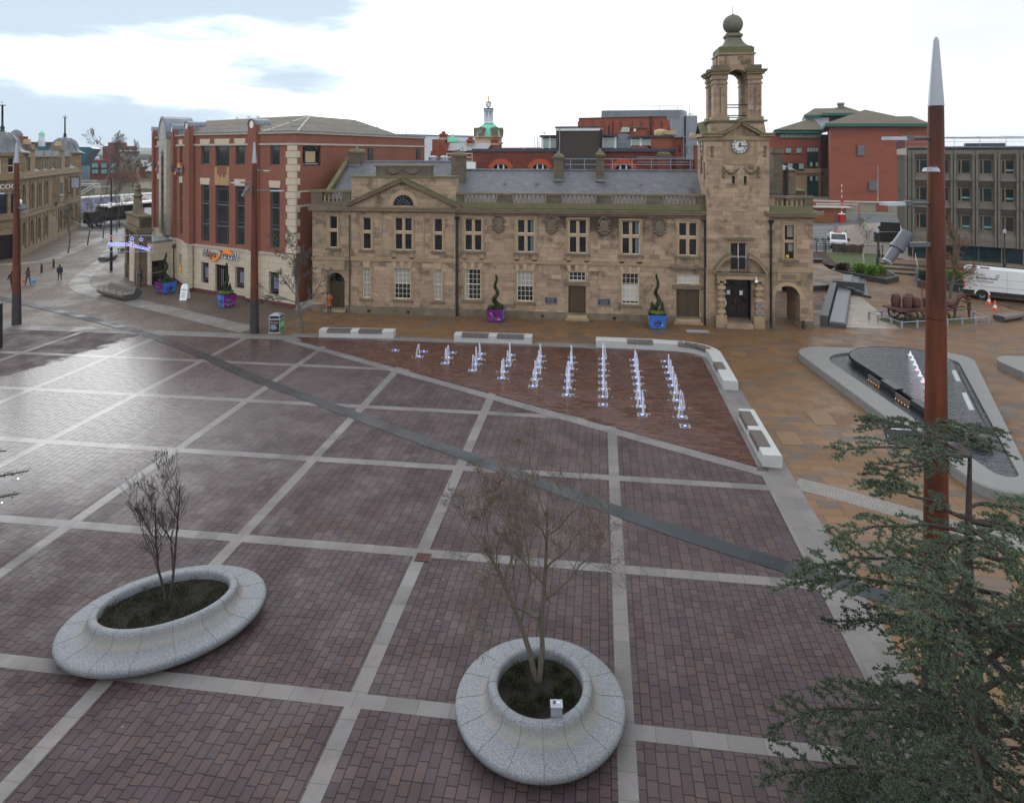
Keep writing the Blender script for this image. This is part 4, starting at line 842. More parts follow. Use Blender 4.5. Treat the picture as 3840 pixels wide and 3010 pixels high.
mb=MB(); mb.cyl((11.93,52.88,3.98),(11.93,52.65,3.98),.03,n=6,m='white_paint'); mb.cyl((11.93,52.65,3.98),(11.93,52.65,3.8),.04,n=6,m='white_paint'); mb.sph((11.93,52.65,3.68),.13,'white_paint',10); mb.sph((11.93,52.65,3.58),.10,'black_iron',8); mb.build('security_camera',tw)
wg=thing('arch_wing','short sandstone wing with round-arched passage and balustrade to the right of the clock tower','building',(14.8,55.5,0))
mb=MB(); yw=53.62
wall(mb,13.08,16.36,0,9.0,yw,[(14.26,14.94,5.34,7.92),(13.54,15.40,0,3.24,'arch',3.3)],'ashlar',rm='ashlar',rev=.22)
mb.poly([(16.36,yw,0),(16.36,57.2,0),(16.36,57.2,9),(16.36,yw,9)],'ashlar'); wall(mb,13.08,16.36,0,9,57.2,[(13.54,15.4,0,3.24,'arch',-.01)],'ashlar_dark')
mb.box(13.08,13.5,yw-.1,yw,0,.55,'stone_trim_dark'); mb.box(15.44,16.42,yw-.1,yw,0,.55,'stone_trim_dark'); mb.box(13.1,16.42,yw-.09,yw,4.28,4.58,'stone_trim'); mb.box(13.68,15.42,yw-.07,yw,3.62,4.26,'stone_trim'); mb.box(14.0,15.1,yw-.085,yw-.07,3.78,4.1,'stone_trim_dark')
for k in range(13):
 t0,t1=pi*k/13,pi*(k+1)/13; mb.prism([(14.47-r*cos(t),yw-.03,2.31+r*sin(t))for r,t in((.93,t0),(.93,t1),(1.22,t1),(1.22,t0))],(0,.04,0),'voussoir')
mb.box(13.0,16.5,yw-.14,57.3,8.42,8.62,'stone_trim_dark'); mb.box(12.9,16.75,yw-.36,57.5,8.62,8.8,'stone_trim'); mb.box(12.75,16.98,yw-.55,57.7,8.8,8.95,'stone_trim_dark'); mb.box(12.78,16.95,yw-.52,57.66,8.95,9.0,'stone_moss')
surround(mb,(14.26,14.94,5.34,7.92),yw,True); mb.box(14.26,14.94,yw+.02,yw+.2,6.58,6.8,'voussoir')
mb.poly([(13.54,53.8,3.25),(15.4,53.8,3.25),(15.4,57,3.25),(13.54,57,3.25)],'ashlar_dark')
mb.build('wall',wg)
window(wg,T0,14.26,14.94,5.34,7.92,yw+.14,4,12,'black_iron','glass_dark',fw=.04,bw=.012,blind=[(14.55,14.92,5.9,6.5,'blind'),(14.5,14.9,7.0,7.9,'blind')])
mb=MB(); mb.box(14.4,14.6,yw+.1,yw+.13,5.4,5.62,'yellow_box'); mb.build('window_box',wg)
mb=MB(); mb.box(13.1,16.40,yw+.05,yw+.45,9.0,9.42,'stone_moss'); mb.box(13.1,16.45,yw+.02,yw+.5,10.02,10.2,'stone_trim_dark'); mb.box(13.1,13.55,yw+.1,yw+.4,9.42,10.02,'stone_trim'); mb.box(15.75,16.4,yw+.1,yw+.4,9.42,10.02,'ashlar_dark')
for k in range(6):mb.lathe((13.78+k*.36,yw+.25,9.42),BPROF,8,'stone_trim')
mb.box(15.95,16.35,yw+.45,57.2,9.0,9.9,'stone_moss'); mb.build('balustrade',wg)
pipe(13.17,53.3,8.3).build('drainpipe',wg)
mb=MB()
for k in range(16):mb.cyl((13.2+k*.19,55.9-.06*k,9.0),(13.2+k*.19,55.9-.06*k,10.25),.018,n=4,m='black_iron')
mb.cyl((13.2,55.9,10.25),(16.1,54.95,10.25),.025,n=4,m='black_iron'); mb.build('terrace_rail',wg)
mb=MB(); mb.taper(15.5,15.66,53.3,53.45,0,.6,-.03,'black_iron'); mb.sph((15.58,53.37,.62),.07,'black_iron',6); tag(mb.build('guard_stone'),'short black guard post at the right foot of the arch','bollard')
red=thing('red_brick_building','red brick office block with round-headed piers over a cream stone ground floor','building',(-34,60,0))
PA,PB,PC=(-26.35,54.77),(-31.3,56.85),(-40.0,60.55); PC0=(-40.86,61.03); PE=(-53.57,73.77); PR=(-20.9,77.5)
FA=frame_ab(PC,PB); FB=frame_ab(PB,PA); FL=frame_ab(PE,PC0); FR=frame_ab(PA,PR)
TOPZ=15.45
def shell(T,L,ops,x0=0.,low=True):
 mb=MB(T)
 wall(mb,x0,L,4.62 if low else 8.8,TOPZ,0,[o for o in ops if o[2]>4],'brick_red',rev=.18)
 if low:
  wall(mb,x0,L,.32,4.38,-.06,[o for o in ops if o[2]<4],'cream',rev=.3)
  mb.box(x0,L,-.10,.0,0,.32,'brick_plinth'); mb.box(x0,L,-.14,.05,4.38,4.5,'cream_plain'); mb.box(x0,L,-.20,.05,4.5,4.62,'stone_light')
 mb.box(x0,L,-.10,0,14.25,14.42,'stone_light'); mb.box(x0,L,-.14,.3,15.27,15.45,'stone_light'); mb.box(x0,L,-.19,.35,15.45,15.52,'lead')
 return mb
OA=[(1.55,2.87,12.45,14.25),(3.77,5.82,12.28,14.25),(6.73,8.1,12.45,14.23),(1.57,2.86,4.95,10.47),(3.77,5.77,4.82,10.47),(6.73,8.09,4.95,10.45),(1.62,2.81,.9,2.94),(3.77,5.76,.32,2.92),(6.76,8.06,.92,2.94)]
OB=[(2.09,3.37,12.45,14.22),(2.08,3.37,5.02,10.42),(1.98,3.3,.85,2.89)]
LL=18.0
OL=[(LL-a,LL-b,c,d)for b,a,c,d in[]]
def sl(u0,u1,z0,z1):return(onwall(u0,PE,PC0),onwall(u1,PE,PC0),z0,z1)
OL=[sl(673.9,684.1,12.52,14.28),sl(691.1,700.5,12.55,14.28),sl(673.9,684.1,5.18,10.5),sl(691.1,700.5,5.2,10.5),sl(591.5,601.4,12.55,14.3),sl(605.9,612.4,12.6,14.3),sl(591.5,601.4,4.93,10.5),sl(605.9,612.4,4.93,10.5),sl(674.7,683,1.3,3.2),sl(690,699,1.2,3.2)]
OR=[(.95,3.5,12.38,14.18)]
LA=hypot(PB[0]-PC[0],PB[1]-PC[1]); LB=hypot(PA[0]-PB[0],PA[1]-PB[1]); LE=hypot(PC0[0]-PE[0],PC0[1]-PE[1]); LR=hypot(PR[0]-PA[0],PR[1]-PA[1])
OL=[o for o in OL if o[1]<LE-.05]
for T,L,O,lo in((FA,LA,OA,1),(FB,LB,OB,1),(FL,LE,OL,1)):shell(T,L,O).build('wall',red)
mb=shell(FR,LR,OR,low=False); wall(mb,0,LR,.32,8.8,0,[],'brick_red'); mb.box(0,LR,-.08,0,10.05,10.2,'stone_light'); mb.box(0,4,-.08,0,8.75,8.95,'stone_light'); mb.build('wall',red)
mb=MB(); bx=[PA,PR,(-44,84),PE,PC0,PC,PB]; mb.poly([(x,y,15.2)for x,y in bx],'roof_felt')
PC_=Vector((-36.5,66.5,0))
E_=[(-27.3,56.8),(-22.6,76.2),(-43.5,82.0),(-51.5,73.8),(-40.4,62.6),(-32,58.6)]; R1=at(660*S,244*S,74); R2=at(440*S,270*S,78); R1.z=17.7; R2.z=17.3; R3=(-29.5,77,17.6)
r1,r2,r3=tuple(R1),tuple(R2),tuple(R3); e=[(x,y,15.35)for x,y in E_]
for P in([e[5],e[0],r1],[e[0],e[1],r3,r1],[e[1],e[2],r3],[e[2],e[3],r2,r3],[e[3],e[4],r2],[e[4],e[5],r1,r2],[r1,r3,r2]):mb.poly(P,'tile_brown')
for a,b in((r1,e[0]),(r1,e[5]),(r1,r2)):mb.cyl(a,b,.10,n=6,m='stone_light')
mb.build('roof',red)
FMG='grey_frame'
def wins(T,O,wide=()):
 for o in O:
  a,b,c,d=o; wd=b-a
  if wd<.1:continue
  if c<1.5 and c>.5:window(red,T,a,b,c,d,.16,1,1,FMG,'glass_red_tint',fw=.07,xb=[(a+wd*.2,.04),(b-wd*.2,.04)],zb=[(d-.35,.05),(c+.35,.05)],blind=[(a+wd*.28,b-wd*.26,c+.5,d-.5,'poster_blue')]); continue
  if c<.5:continue
  if d-c<3:window(red,T,a,b,c,d,.13,1,1,FMG,'glass_dark',fw=.08,xb=[(a+wd*.16,.04),(b-wd*.16,.04)],zb=[(d-.28,.04)])
  else:window(red,T,a,b,c,d,.13,1,1,FMG,'glass_dark',fw=.08,xb=[(a+wd*.16,.05),(b-wd*.16,.05)],zb=[(c+(d-c)*f,w_)for f,w_ in((.31,.14),(.38,.05),(.67,.14),(.72,.05),(.94,.05))])
wins(FA,OA); wins(FB,OB); wins(FL,OL); wins(FR,[])
window(red,FR,.95,3.5,12.38,14.18,.13,1,1,'black_iron','glass_dark',fw=.12,xb=[(1.35,.06)],zb=[(13.75,.06)],blind=[(1.5,2.9,12.7,13.7,'wood_pale'),(1.2,3.3,12.45,12.62,'blind')])
mb=MB(FA)
a,b,c,d=OA[7]; mb.box(a,b,.2,.26,c,d,'glass_red_tint');
for x in(a+.05,a+.42,(a+b)/2,b-.42,b-.05):mb.box(x-.05,x+.05,.14,.2,c,d-.0,'brown_frame')
mb.box(a,b,.13,.2,d-.5,d-.42,'brown_frame'); mb.box(a,b,.13,.2,d-.08,d,'brown_frame'); dd=mb.build('door',red)
for x in(-.12,.14):
 h=MB(FA); h.cyl(((a+b)/2+x,.06,.9),((a+b)/2+x,.06,2.5),.028,n=8,m='galv'); h.build('handle',dd)
def lint(T,L):
 for(a,b,z0,z1)in L:
  mb=MB(T); mb.prism([(a+.12,-.05,z0),(b-.12,-.05,z0),(b,-.05,z1),(a,-.05,z1)],(0,.1,0),'cream_plain'); mb.build('lintel',red)
lint(FA,[(1.4,2.97,14.25,14.9),(3.65,5.93,14.25,14.9),(6.58,8.22,14.25,14.9),(1.4,2.97,10.49,11.12),(6.58,8.22,10.49,11.12)]); lint(FB,[(1.93,3.5,10.44,11.06)])
lint(FL,[(a-.15,b+.15,d,d+.65)for a,b,c,d in OL if c>4])
mb=MB(FA); mb.box(3.68,5.82,-.03,.02,10.49,12.2,'brick_buff'); mb.box(4.05,5.45,-.05,-.03,11.5,12.2,'brick_red'); mb.box(4.35,4.6,-.052,-.03,11.25,11.5,'brick_red'); mb.box(4.95,5.2,-.052,-.03,11.25,11.5,'brick_red'); mb.build('brick_panel',red)
mb=MB(FB)
for k in range(16):
 z=4.75+k*.6; w0=.95 if k%2 else 1.15; mb.box(LB-w0,LB-.0,-.09,0,z,z+.56 if k<15 else 14.2,'cream_plain')
mb2=MB(FR)
for k in range(16):
 z=4.75+k*.6; w0=.12 if k%2 else .5; mb2.box(-.09,w0,-.09,0,z,z+.56 if k<15 else 14.2,'cream_plain')
mb.build('quoins',red); mb2.build('quoins',red)
def pier(x,y,ang,wd,z0,zt,dep=.9,stone=False):
 T=Fr(x,y,ang); mb=MB(T); r=wd/2; zs=zt-r; m='brick_red' if not stone else 'stone_light'
 mb.box(-r,r,-.32,.2,z0,zs,m)
 n=12; P=[(-r*cos(pi*k/n),-.32,zs+r*sin(pi*k/n))for k in range(n+1)]; mb.prism(P,(0,.5,0),m)
 for k in range(n):
  a,b=P[k],P[k+1]; f=1.06
  q=lambda p,y:(p[0]*f,y,zs+(p[2]-zs)*f)
  mb.prism([q(a,-.38),q(b,-.38),(b[0]*.9,-.38,zs+(b[2]-zs)*.9),(a[0]*.9,-.38,zs+(a[2]-zs)*.9)],(0,.1,0),'lead')
  mb.poly([q(a,-.3),q(b,-.3),q(b,dep+.5),q(a,dep+.5)],'lead',True)
 mb.prism([(p[0]*.98,.18,p[2])for p in P],(0,dep,0),'lead')
 if not stone:
  mb.prism([(.48*r*sin(2*pi*k/20),-.36,zs+.05+.62*r*cos(2*pi*k/20))for k in range(20)],(0,.05,0),'white_paint')
  mb.box(-r-.12,r+.12,-.16,.1,z0,zs,'brick_red'); mb.box(-r-.1,r+.1,-.5,0,.0,4.4,'cream'); mb.box(-r-.14,r+.14,-.55,0,4.4,4.62,'stone_light'); mb.box(-r-.12,r+.12,-.53,0,0,.32,'brick_plinth')
 return mb
def dirang(a,b):return atan2(b[1]-a[1],b[0]-a[0])
pier(PB[0],PB[1],dirang(PC,PA),1.12,4.62,16.65).build('round_headed_pier',red)
pier(PC[0]-.1,PC[1]-.05,(dirang(PC,PB)+dirang(PE,PC0))/2,1.0,4.62,16.65).build('round_headed_pier',red)
u_=onwall(657,PE,PC0); q=FL((u_,0,0)); pier(q[0],q[1],FL.ang,1.15,4.62,16.6).build('round_headed_pier',red)
u_=onwall(579,PE,PC0); q=FL((max(.6,u_),0,0)); pier(q[0],q[1],FL.ang,1.0,4.62,16.7).build('round_headed_pier',red)
u0,u1=onwall(614,PE,PC0),onwall(644,PE,PC0); q=FL(((u0+u1)/2,-.2,0)); mb=pier(q[0],q[1],FL.ang,u1-u0,4.62,17.5,2.0,True); r=(u1-u0)/2; mb.box(-r*.32,r*.32,-.335,-.3,5,15.6,'glass_dark'); mb.prism([(-r*.32*cos(pi*k/8),-.335,15.6+r*.5*sin(pi*k/8))for k in range(9)],(0,.03,0),'glass_dark')
for k in range(14):mb.box(-r*1.01,-r*.34,-.345,-.3,5.3+k*.75,5.34+k*.75,'lead'); mb.box(r*.34,r*1.01,-.345,-.3,5.3+k*.75,5.34+k*.75,'lead')
mb.build('stair_tower',red)
mb=MB()
def rail(T,L,step=1.6,y=.55):
 n=int(L/step)
 for k in range(n+1):mb.cyl(T((k*step,y,15.4)),T((k*step,y,16.35)),.03,n=4,m='galv')
 for z in(15.9,16.32):mb.cyl(T((0,y,z)),T((L,y,z)),.028,n=4,m='galv')
rail(FA,LA); rail(FB,LB); rail(FR,LR,2.0); rail(FL,LE); mb.build('roof_rail',red)
for s0,w0 in((11.2,.95),(9.4,.9),(21.3,1.0)):
 mb=MB(FR); mb.box(s0,s0+w0,-.05,.02,12.88,14.04,'black_iron')
 for k in range(9):mb.box(s0+.05,s0+w0-.05,-.09,-.05,12.95+k*.12,13.0+k*.12,'grey_frame')
 mb.build('louvre',red)
def shopsign(T,x,z,sz,y):
 o=MB(T); w0=3.6*sz
 for s0 in((-w0*.5,-.02,w0*.10,-.22),(w0*.02,.02,w0*.56,-.08)):
  pass
 P=[(x-w0*.5+w0*.56*k/14,z+sz*(.18-.62*sin(pi*k/14)*(1 if k else 0)))for k in range(15)]; P2=[(x-w0*.5+w0*.56*k/14,z+sz*(.22-.12*sin(pi*k/14)))for k in range(14,-1,-1)]
 o.prism([(a,y-.05,b)for a,b in P+P2],(0,.04,0),'sign_orange')
 P=[(x+w0*.04+w0*.46*k/14,z+sz*(.28+.46*sin(pi*k/14)))for k in range(15)]; P2=[(x+w0*.04+w0*.46*k/14,z+sz*(.2-.02*sin(pi*k/14)))for k in range(14,-1,-1)]
 o.prism([(a,y-.05,b)for a,b in P+P2],(0,.04,0),'sign_orange')
 o.prism([(x+w0*.5,y-.06,z+sz*.1),(x+w0*.56,y-.06,z+sz*.02),(x+w0*.44,y-.06,z-sz*.12),(x+w0*.02,y-.06,z-sz*.02)],(0,.03,0),'white_paint')
 so_=o.build('shop_sign',red)
 text('lettering_edge','Hays Travel',sz*.98,'white_paint',T,x,y-.055,z-sz*.15,so_,.01,.25).data.materials[0]=M['white_paint']
 text('lettering','Hays Travel',sz*.95,'sign_navy',T,x,y-.075,z-sz*.13,so_,.02,.25)
shopsign(FA,4.7,3.72,1.12,-.2)
ua,ub=onwall(664,PE,PC0),onwall(702,PE,PC0); shopsign(FL,LE-2.7,11.75,1.1,-.35); shopsign(FL,4.2,11.9,1.05,-.35)
lk=frame_ab((-45.62,62.2),(-44.39,64.57)); LK=hypot(1.23,2.37)
mb=MB(lk); wall(mb,0,LK,0,4.3,0,[(.15,1.6,0,2.45)],'cream',rev=.3); mb.box(-.05,LK,-.08,4.5,4.3,4.5,'lead'); mb.box(0,LK,.02,4.4,4.2,4.31,'cream_plain')
mb.box(.15,1.6,.3,.34,0,2.45,'glass_red_tint'); mb.box(.15,.25,.25,.3,0,2.45,'black_iron'); mb.box(1.5,1.6,.25,.3,0,2.45,'black_iron'); mb.box(.15,1.6,.25,.3,1.15,1.22,'galv')
mb.cyl((2.35,-.12,0),(2.35,-.12,3.6),.06,n=6,m='brown_frame'); mb.box(2.2,2.5,-.28,0,3.6,4.0,'brown_frame'); mb.box(.8,1.15,-.06,0,3.0,3.14,'sign_green'); mb.poly([(0,0,0),(0,4.4,0),(0,4.4,4.3),(0,0,4.3)],'cream')
mb.build('link_block',red)
mb=MB(FL); x=LE-1.35; mb.box(x-.22,x+.22,-.32,-.06,1.35,2.2,'sign_yellow'); mb.cyl((x-.22,-.19,2.2),(x+.22,-.19,2.2),.13,n=10,m='sign_yellow'); mb.box(x-.12,x+.12,-.34,-.32,1.75,1.98,'white_paint')
tag(mb.build('wall_post_box'),'yellow wall box beside the corner window of the travel shop','wall box')
gA,gB=Vector((-51.74,66.91)),Vector((-46.55,62.1)); FG=frame_ab(gA,gB); LG=(gB-gA).length
gt=thing('stone_gateway','mossy dark stone gateway front with carved pinnacle beside the travel shop','gateway',(gA.x,gA.y,0))
mb=MB(FG); dp_=.95
wall(mb,0,LG,0,5.9,0,[(1.0,2.6,.9,4.4,'arch',.4),(3.0,5.4,0,4.9,'arch',.5),(5.8,6.6,.9,4.4,'arch',.4)],'ashlar_pale',rev=.4)
mb.poly([(LG,0,0),(LG,dp_,0),(LG,dp_,6.9),(LG,0,6.9)],'ashlar_dark'); mb.poly([(0,dp_,0),(LG,dp_,0),(LG,dp_,5.9),(0,dp_,5.9)],'ashlar_dark'); mb.poly([(0,0,0),(0,dp_,0),(0,dp_,5.9),(0,0,5.9)],'ashlar_dark')
for x in(.35,2.8,5.6,LG-.35):
 mb.box(x-.32,x+.32,-.38,0,0,1.5,'stone_trim_dark'); mb.cyl((x,-.2,1.5),(x,-.2,5.0),.2,.17,8,'ashlar_pale'); mb.box(x-.28,x+.28,-.36,0,5.0,5.3,'stone_trim_dark')
mb.box(-.15,LG+.12,-.4,dp_+.06,5.3,5.6,'stone_trim_dark'); mb.box(-.2,LG+.2,-.5,dp_+.1,5.6,5.8,'stone_moss'); mb.box(0,LG,-.15,dp_,5.85,6.9,'ashlar_dark')
for k in range(8):x=.5+k*.85; mb.box(x,x+.45,-.25,-.15,5.95,6.75,'stone_trim')
mb.box(-.1,LG+.12,-.3,dp_+.08,6.9,7.1,'stone_moss')
mb.prism([(1.8,0,7.1),(5.4,0,7.1),(4.7,0,7.5),(4.15,0,8.6),(3.05,0,8.6),(2.5,0,7.5)],(0,.6,0),'stone_trim_dark'); gtb=mb.build('wall',gt)
mb=MB(FG); mb.lathe((3.6,.3,0),[(.42,8.5),(.36,8.8),(.55,9.0),(.34,9.2),(.26,9.5),(.40,9.65),(.2,9.85),(.26,10.1),(.05,10.35)],8,'stone_trim_dark',sm=False); mb.build('pinnacle',gt)
PX,PY=(-74.76,76.78),(-93.8,108.6); FP=frame_ab(PX,PY); LP=hypot(PX[0]-PY[0],PX[1]-PY[1])
pub=thing('corner_pub','ornate yellow sandstone pub with twin lead domes and a row of roof dormers','pub',(PX[0],PX[1],0))
mb=MB(FP); us=[95,115,140,170,200,232,262,285]
UW=[]; LW=[]
for u in(86,119,147,173,248,268,288):
 s0=onwall(u,PX,PY); UW.append((s0-.65,s0+.65,6.0,9.35,'arch'))
for u in(87,117,144,171,225,246,267,285):
 s0=onwall(u,PX,PY); LW.append((s0-.75,s0+.75,1.3,4.35,'arch'))
UW=[o for o in UW if 0.2<o[0]and o[1]<LP-.2]; LW=[o for o in LW if 0.2<o[0]and o[1]<LP-.2]
oriel=onwall(208,PX,PY)
wall(mb,0,LP,0,10.3,0,UW+LW,'sandstone_pub',rev=.3); mb.poly([(0,0,0),(0,14,0),(0,14,10.3),(0,0,10.3)],'sandstone_pub')
for z0,z1,e in((0,.9,.12),(4.75,4.95,.10),(5.02,5.22,.28),(5.6,5.78,.14),(9.7,9.85,.1),(10.05,10.22,.3),(10.22,10.36,.42)):mb.box(-.2,LP+.3,-e,0,z0,z1,'stone_pub_trim')
mb.box(0,LP,0,.4,10.36,11.0,'sandstone_pub')
for o in UW+LW:
 for e in(o[0]-.45,o[1]+.2):mb.box(e,e+.25,-.14,0,o[2]-.4,o[3]+.35,'stone_pub_trim')
 c_=(o[0]+o[1])/2; r=.75
 for k in range(8):
  t0,t1=pi*k/8,pi*(k+1)/8; zs=o[3]-.65; mb.prism([(c_-q*cos(t),-.1,zs+q*sin(t))for q,t in((r,t0),(r,t1),(r+.25,t1),(r+.25,t0))],(0,.1,0),'stone_pub_trim')
mb.prism([(oriel-1.4,-.01,5.9),(oriel-.9,-.8,5.9),(oriel+.9,-.8,5.9),(oriel+1.4,-.01,5.9)],(0,0,4.0),'stone_pub_trim'); mb.prism([(oriel-.5,-.01,5.1),(oriel-.3,-.3,5.1),(oriel+.3,-.3,5.1),(oriel+.5,-.01,5.1)],(0,0,.9),'stone_pub_trim')
mb.box(oriel-.75,oriel-.1,-.82,-.8,6.7,8.9,'glass_dark'); mb.box(oriel+.1,oriel+.75,-.82,-.8,6.7,8.9,'glass_dark')
mb.build('wall',pub)
for o in UW+LW:window(pub,FP,o[0],o[1],o[2],o[3],.3,1,2,'cream_paint','glass_dark',fw=.1,bw=.08)
mb=MB(FP); mb.poly([(0,.3,10.9),(LP,.3,10.9),(LP,3.6,13.6),(0,3.6,13.6)],'slate_flat'); mb.poly([(0,3.6,13.6),(LP,3.6,13.6),(LP,12,13.8),(0,12,13.8)],'lead'); mb.box(0,LP,3.5,3.75,13.55,13.75,'lead'); mb.poly([(0,.3,10.9),(0,3.6,13.6),(0,12,13.8),(0,14,10.9)],'sandstone_pub')
rfp=mb.build('roof',pub)
for u in(117,171,200,227,267):
 s0=onwall(u,PX,PY); mb=MB(FP); mb.box(s0-.9,s0+.9,.35,2.6,10.9,13.0,'stone_pub_trim'); mb.prism([(s0-1.15,.2,13.0),(s0+1.15,.2,13.0),(s0,.2,13.95)],(0,3.4,0),'slate_flat'); mb.prism([(s0-1.15,.15,12.95),(s0+1.15,.15,12.95),(s0,.15,13.9)],(0,.1,0),'stone_pub_trim')
 mb.box(s0-.5,s0-.06,.32,.34,11.2,12.8,'glass_dark'); mb.box(s0+.06,s0+.5,.32,.34,11.2,12.8,'glass_dark'); mb.build('dormer',pub)
for u,zt in((127,15.0),(241,15.0)):
 s0=onwall(u,PX,PY)+.5; mb=MB(FP); mb.box(s0-1.25,s0+1.25,.25,1.6,10.4,zt-1.0,'sandstone_pub'); mb.box(s0-1.5,s0+1.5,.05,1.8,zt-1.0,zt-.7,'stone_pub_trim'); mb.box(s0-1.3,s0+1.3,.25,1.6,zt-.7,zt-.2,'stone_pub_trim')
 for q in(-.8,0,.8):mb.cyl((s0+q,.9,zt-.2),(s0+q,.9,zt+.5),.3,.26,8,'pot_buff')
 mb.taper(s0-.8,s0+.8,.2,.6,10.4,11.6,-.25,'stone_pub_trim'); mb.build('chimney',pub)
def dome(c,R,zb,zt,n=12):
 mb=MB(); mb.lathe((c[0],c[1],0),[(R*1.12,zb),(R*1.12,zb+.1),(R*1.0,zb+.25),(R*.86,zb+.55),(R*.78,zb+1.0),(R*.74,zb+1.45),(R*.66,zb+1.95),(R*.52,zb+2.4),(R*.32,zb+2.75),(.12,zb+2.98)],24,'lead_dome')
 for k in range(n):
  t=2*pi*k/n; mb.tube([(c[0]+r*cos(t),c[1]+r*sin(t),z)for r,z in[(R*1.02,zb+.25),(R*.88,zb+.55),(R*.80,zb+1.0),(R*.76,zb+1.45),(R*.68,zb+1.97),(R*.54,zb+2.42),(R*.33,zb+2.78)]],.05,4,'lead')
 d=mb.build('dome',pub); f=MB(); f.lathe((c[0],c[1],0),[(.38,zb+2.95),(.2,zb+3.1),(.3,zb+3.35),(.14,zb+3.7),(.11,zt-.12),(.42,zt-.06),(.42,zt)],10,'black_iron'); f.build('finial',d)
q1=at(9,572,88.5); q2=at(243.6,573,121)
FT=Fr(PX[0],PX[1],FP.ang)
mb=MB(); mb.lathe((q1.x,q1.y,0),[(2.75,10.3),(2.75,13.3),(2.95,13.35),(3.15,13.6)],8,'sandstone_pub',sm=False,ph=.3); mb.build('turret',pub); dome((q1.x,q1.y),2.72,13.55,20.0)
mb=MB(); mb.lathe((q2.x,q2.y,0),[(2.65,0),(2.65,13.3),(2.9,13.35),(3.1,13.6)],8,'sandstone_pub',sm=False,ph=.3); mb.build('turret',pub); dome((q2.x,q2.y),2.75,13.55,20.2)
FC=Fr(PX[0],PX[1],radians(74)); FC=Fr(PX[0]-cos(radians(74))*7,PX[1]-sin(radians(74))*7,radians(74))
mb=MB(FC); wall(mb,0,7.0,0,13.4,0,[(4.4,6.3,0,3.1),(3.6,5.6,5.8,8.6),(5.9,6.6,5.8,8.6),(1,2.6,5.8,8.6),(3.7,4.9,11.0,12.9),(5.6,6.4,11.0,12.9)],'sandstone_pub',rev=.3)
for z0,z1,e in((4.75,4.95,.10),(5.02,5.25,.3),(10.05,10.36,.35),(13.2,13.5,.3)):mb.box(-.2,7.2,-e,0,z0,z1,'stone_pub_trim')
mb.box(4.4,6.3,.3,.35,0,3.1,'door_black'); mb.box(3.6,5.6,.3,.33,5.8,8.6,'glass_blue'); mb.box(5.9,6.6,.3,.33,5.8,8.6,'glass_blue'); mb.box(1,2.6,.3,.33,5.8,8.6,'glass_blue'); mb.box(3.7,4.9,.3,.33,11,12.9,'glass_dark'); mb.box(5.6,6.4,.3,.33,11,12.9,'glass_dark')
for a,b,c,d in((3.7,4.9,11.0,12.9),(5.6,6.4,11.0,12.9)):
 for x in(a,b-.1):mb.box(x,x+.1,.22,.3,c,d,'cream_paint')
 mb.box(a,b,.21,.3,(c+d)/2-.05,(c+d)/2+.05,'cream_paint'); mb.box(a,b,.2,.3,c,c+.1,'cream_paint')
for k in range(9):
 t0,t1=pi*k/9,pi*(k+1)/9; mb.prism([(5.35-r*cos(t),-.12,3.1+r*sin(t))for r,t in((1.0,t0),(1.0,t1),(1.35,t1),(1.35,t0))],(0,.12,0),'stone_pub_trim')
mb.poly([(0,0,13.4),(7,0,13.4),(7,9,13.4),(0,9,13.4)],'lead'); mb.build('corner_bay',pub)
text('lettering','PEACOCK',.86,'white_paint',FC,5.05,-.1,8.98,pub,.04)
mb=MB(FP); s0=onwall(256,PX,PY); mb.cyl((s0,0,9.6),(s0,-1.7,9.6),.05,n=6,m='black_iron'); mb.box(s0-.05,s0+.05,-1.65,-.35,7.55,9.45,'black_iron'); mb.box(s0-.06,s0+.06,-1.55,-.45,7.65,9.35,'sign_pale'); mb.prism([(s0+.065,-1.0-.42*cos(pi*k/8),8.5+.42*sin(pi*k/8))for k in range(9)],(.01,0,0),'sign_dark'); mb.build('hanging_sign',pub)
text('lettering','PEACOCK',.62,'sign_dark',FP,s0-.5,-.3,6.6,pub,.03)
mb=MB(FC); mb.cyl((6.4,-.1,8.4),(6.4,-.8,8.4),.05,n=6,m='white_paint'); mb.cyl((6.4,-.8,8.4),(6.4,-.8,7.6),.05,n=6,m='white_paint'); mb.sph((6.4,-.8,7.25),.38,'white_paint',10); mb.build('security_camera',pub)
def simple_wall_box(mb,T,x0,x1,y0,y1,z0,z1,m,top=None):
 mb.T=T; mb.box(x0,x1,y0,y1,z0,z1,m)
 if top:mb.box(x0-.05,x1+.05,y0-.05,y1+.05,z1,z1+.18,top)
def xa(u,Y):r=ray(u,HORV); return r.x*Y/r.y
def zc(v,u,Y):r=ray(u,v); return EYE+r.z*Y/r.y
Yh=68.0
hall=thing('brick_hall','old red brick hall with segmental arched windows rising behind the slate roof','building',(xa(2100,Yh),Yh,0))
kx=lambda x:xa(1560+x*.2754,Yh); kz=lambda y:zc(330+y*.2754,2000,Yh)
hx0,hx1,hx2=kx(775),xa(2050+1725*.28,Yh),xa(2600,Yh)
mb=MB(); ARCH=[(kx(1040),kx(1265)),(kx(1575),kx(1800)),(xa(2050+.28*905,Yh),xa(2050+.28*1150,Yh))]
zt=kz(870); zarc=kz(1030)
wall(mb,hx0,hx1,0,zt,Yh,[(a,b,zarc-1.55,zarc,)for a,b in ARCH],'brick_old',rev=.25); mb.poly([(hx0,Yh,0),(hx0,Yh+14,0),(hx0,Yh+14,zt),(hx0,Yh,zt)],'brick_old')
mb.box(hx0-.1,hx1,Yh-.12,Yh+.3,zt,zt+.32,'roof_felt'); mb.box(hx0,hx1,Yh+.3,Yh+14,zt-.3,zt+.1,'roof_felt'); mb.box(hx1,hx2+3,Yh+.2,Yh+12,0,zt-.8,'brick_old')
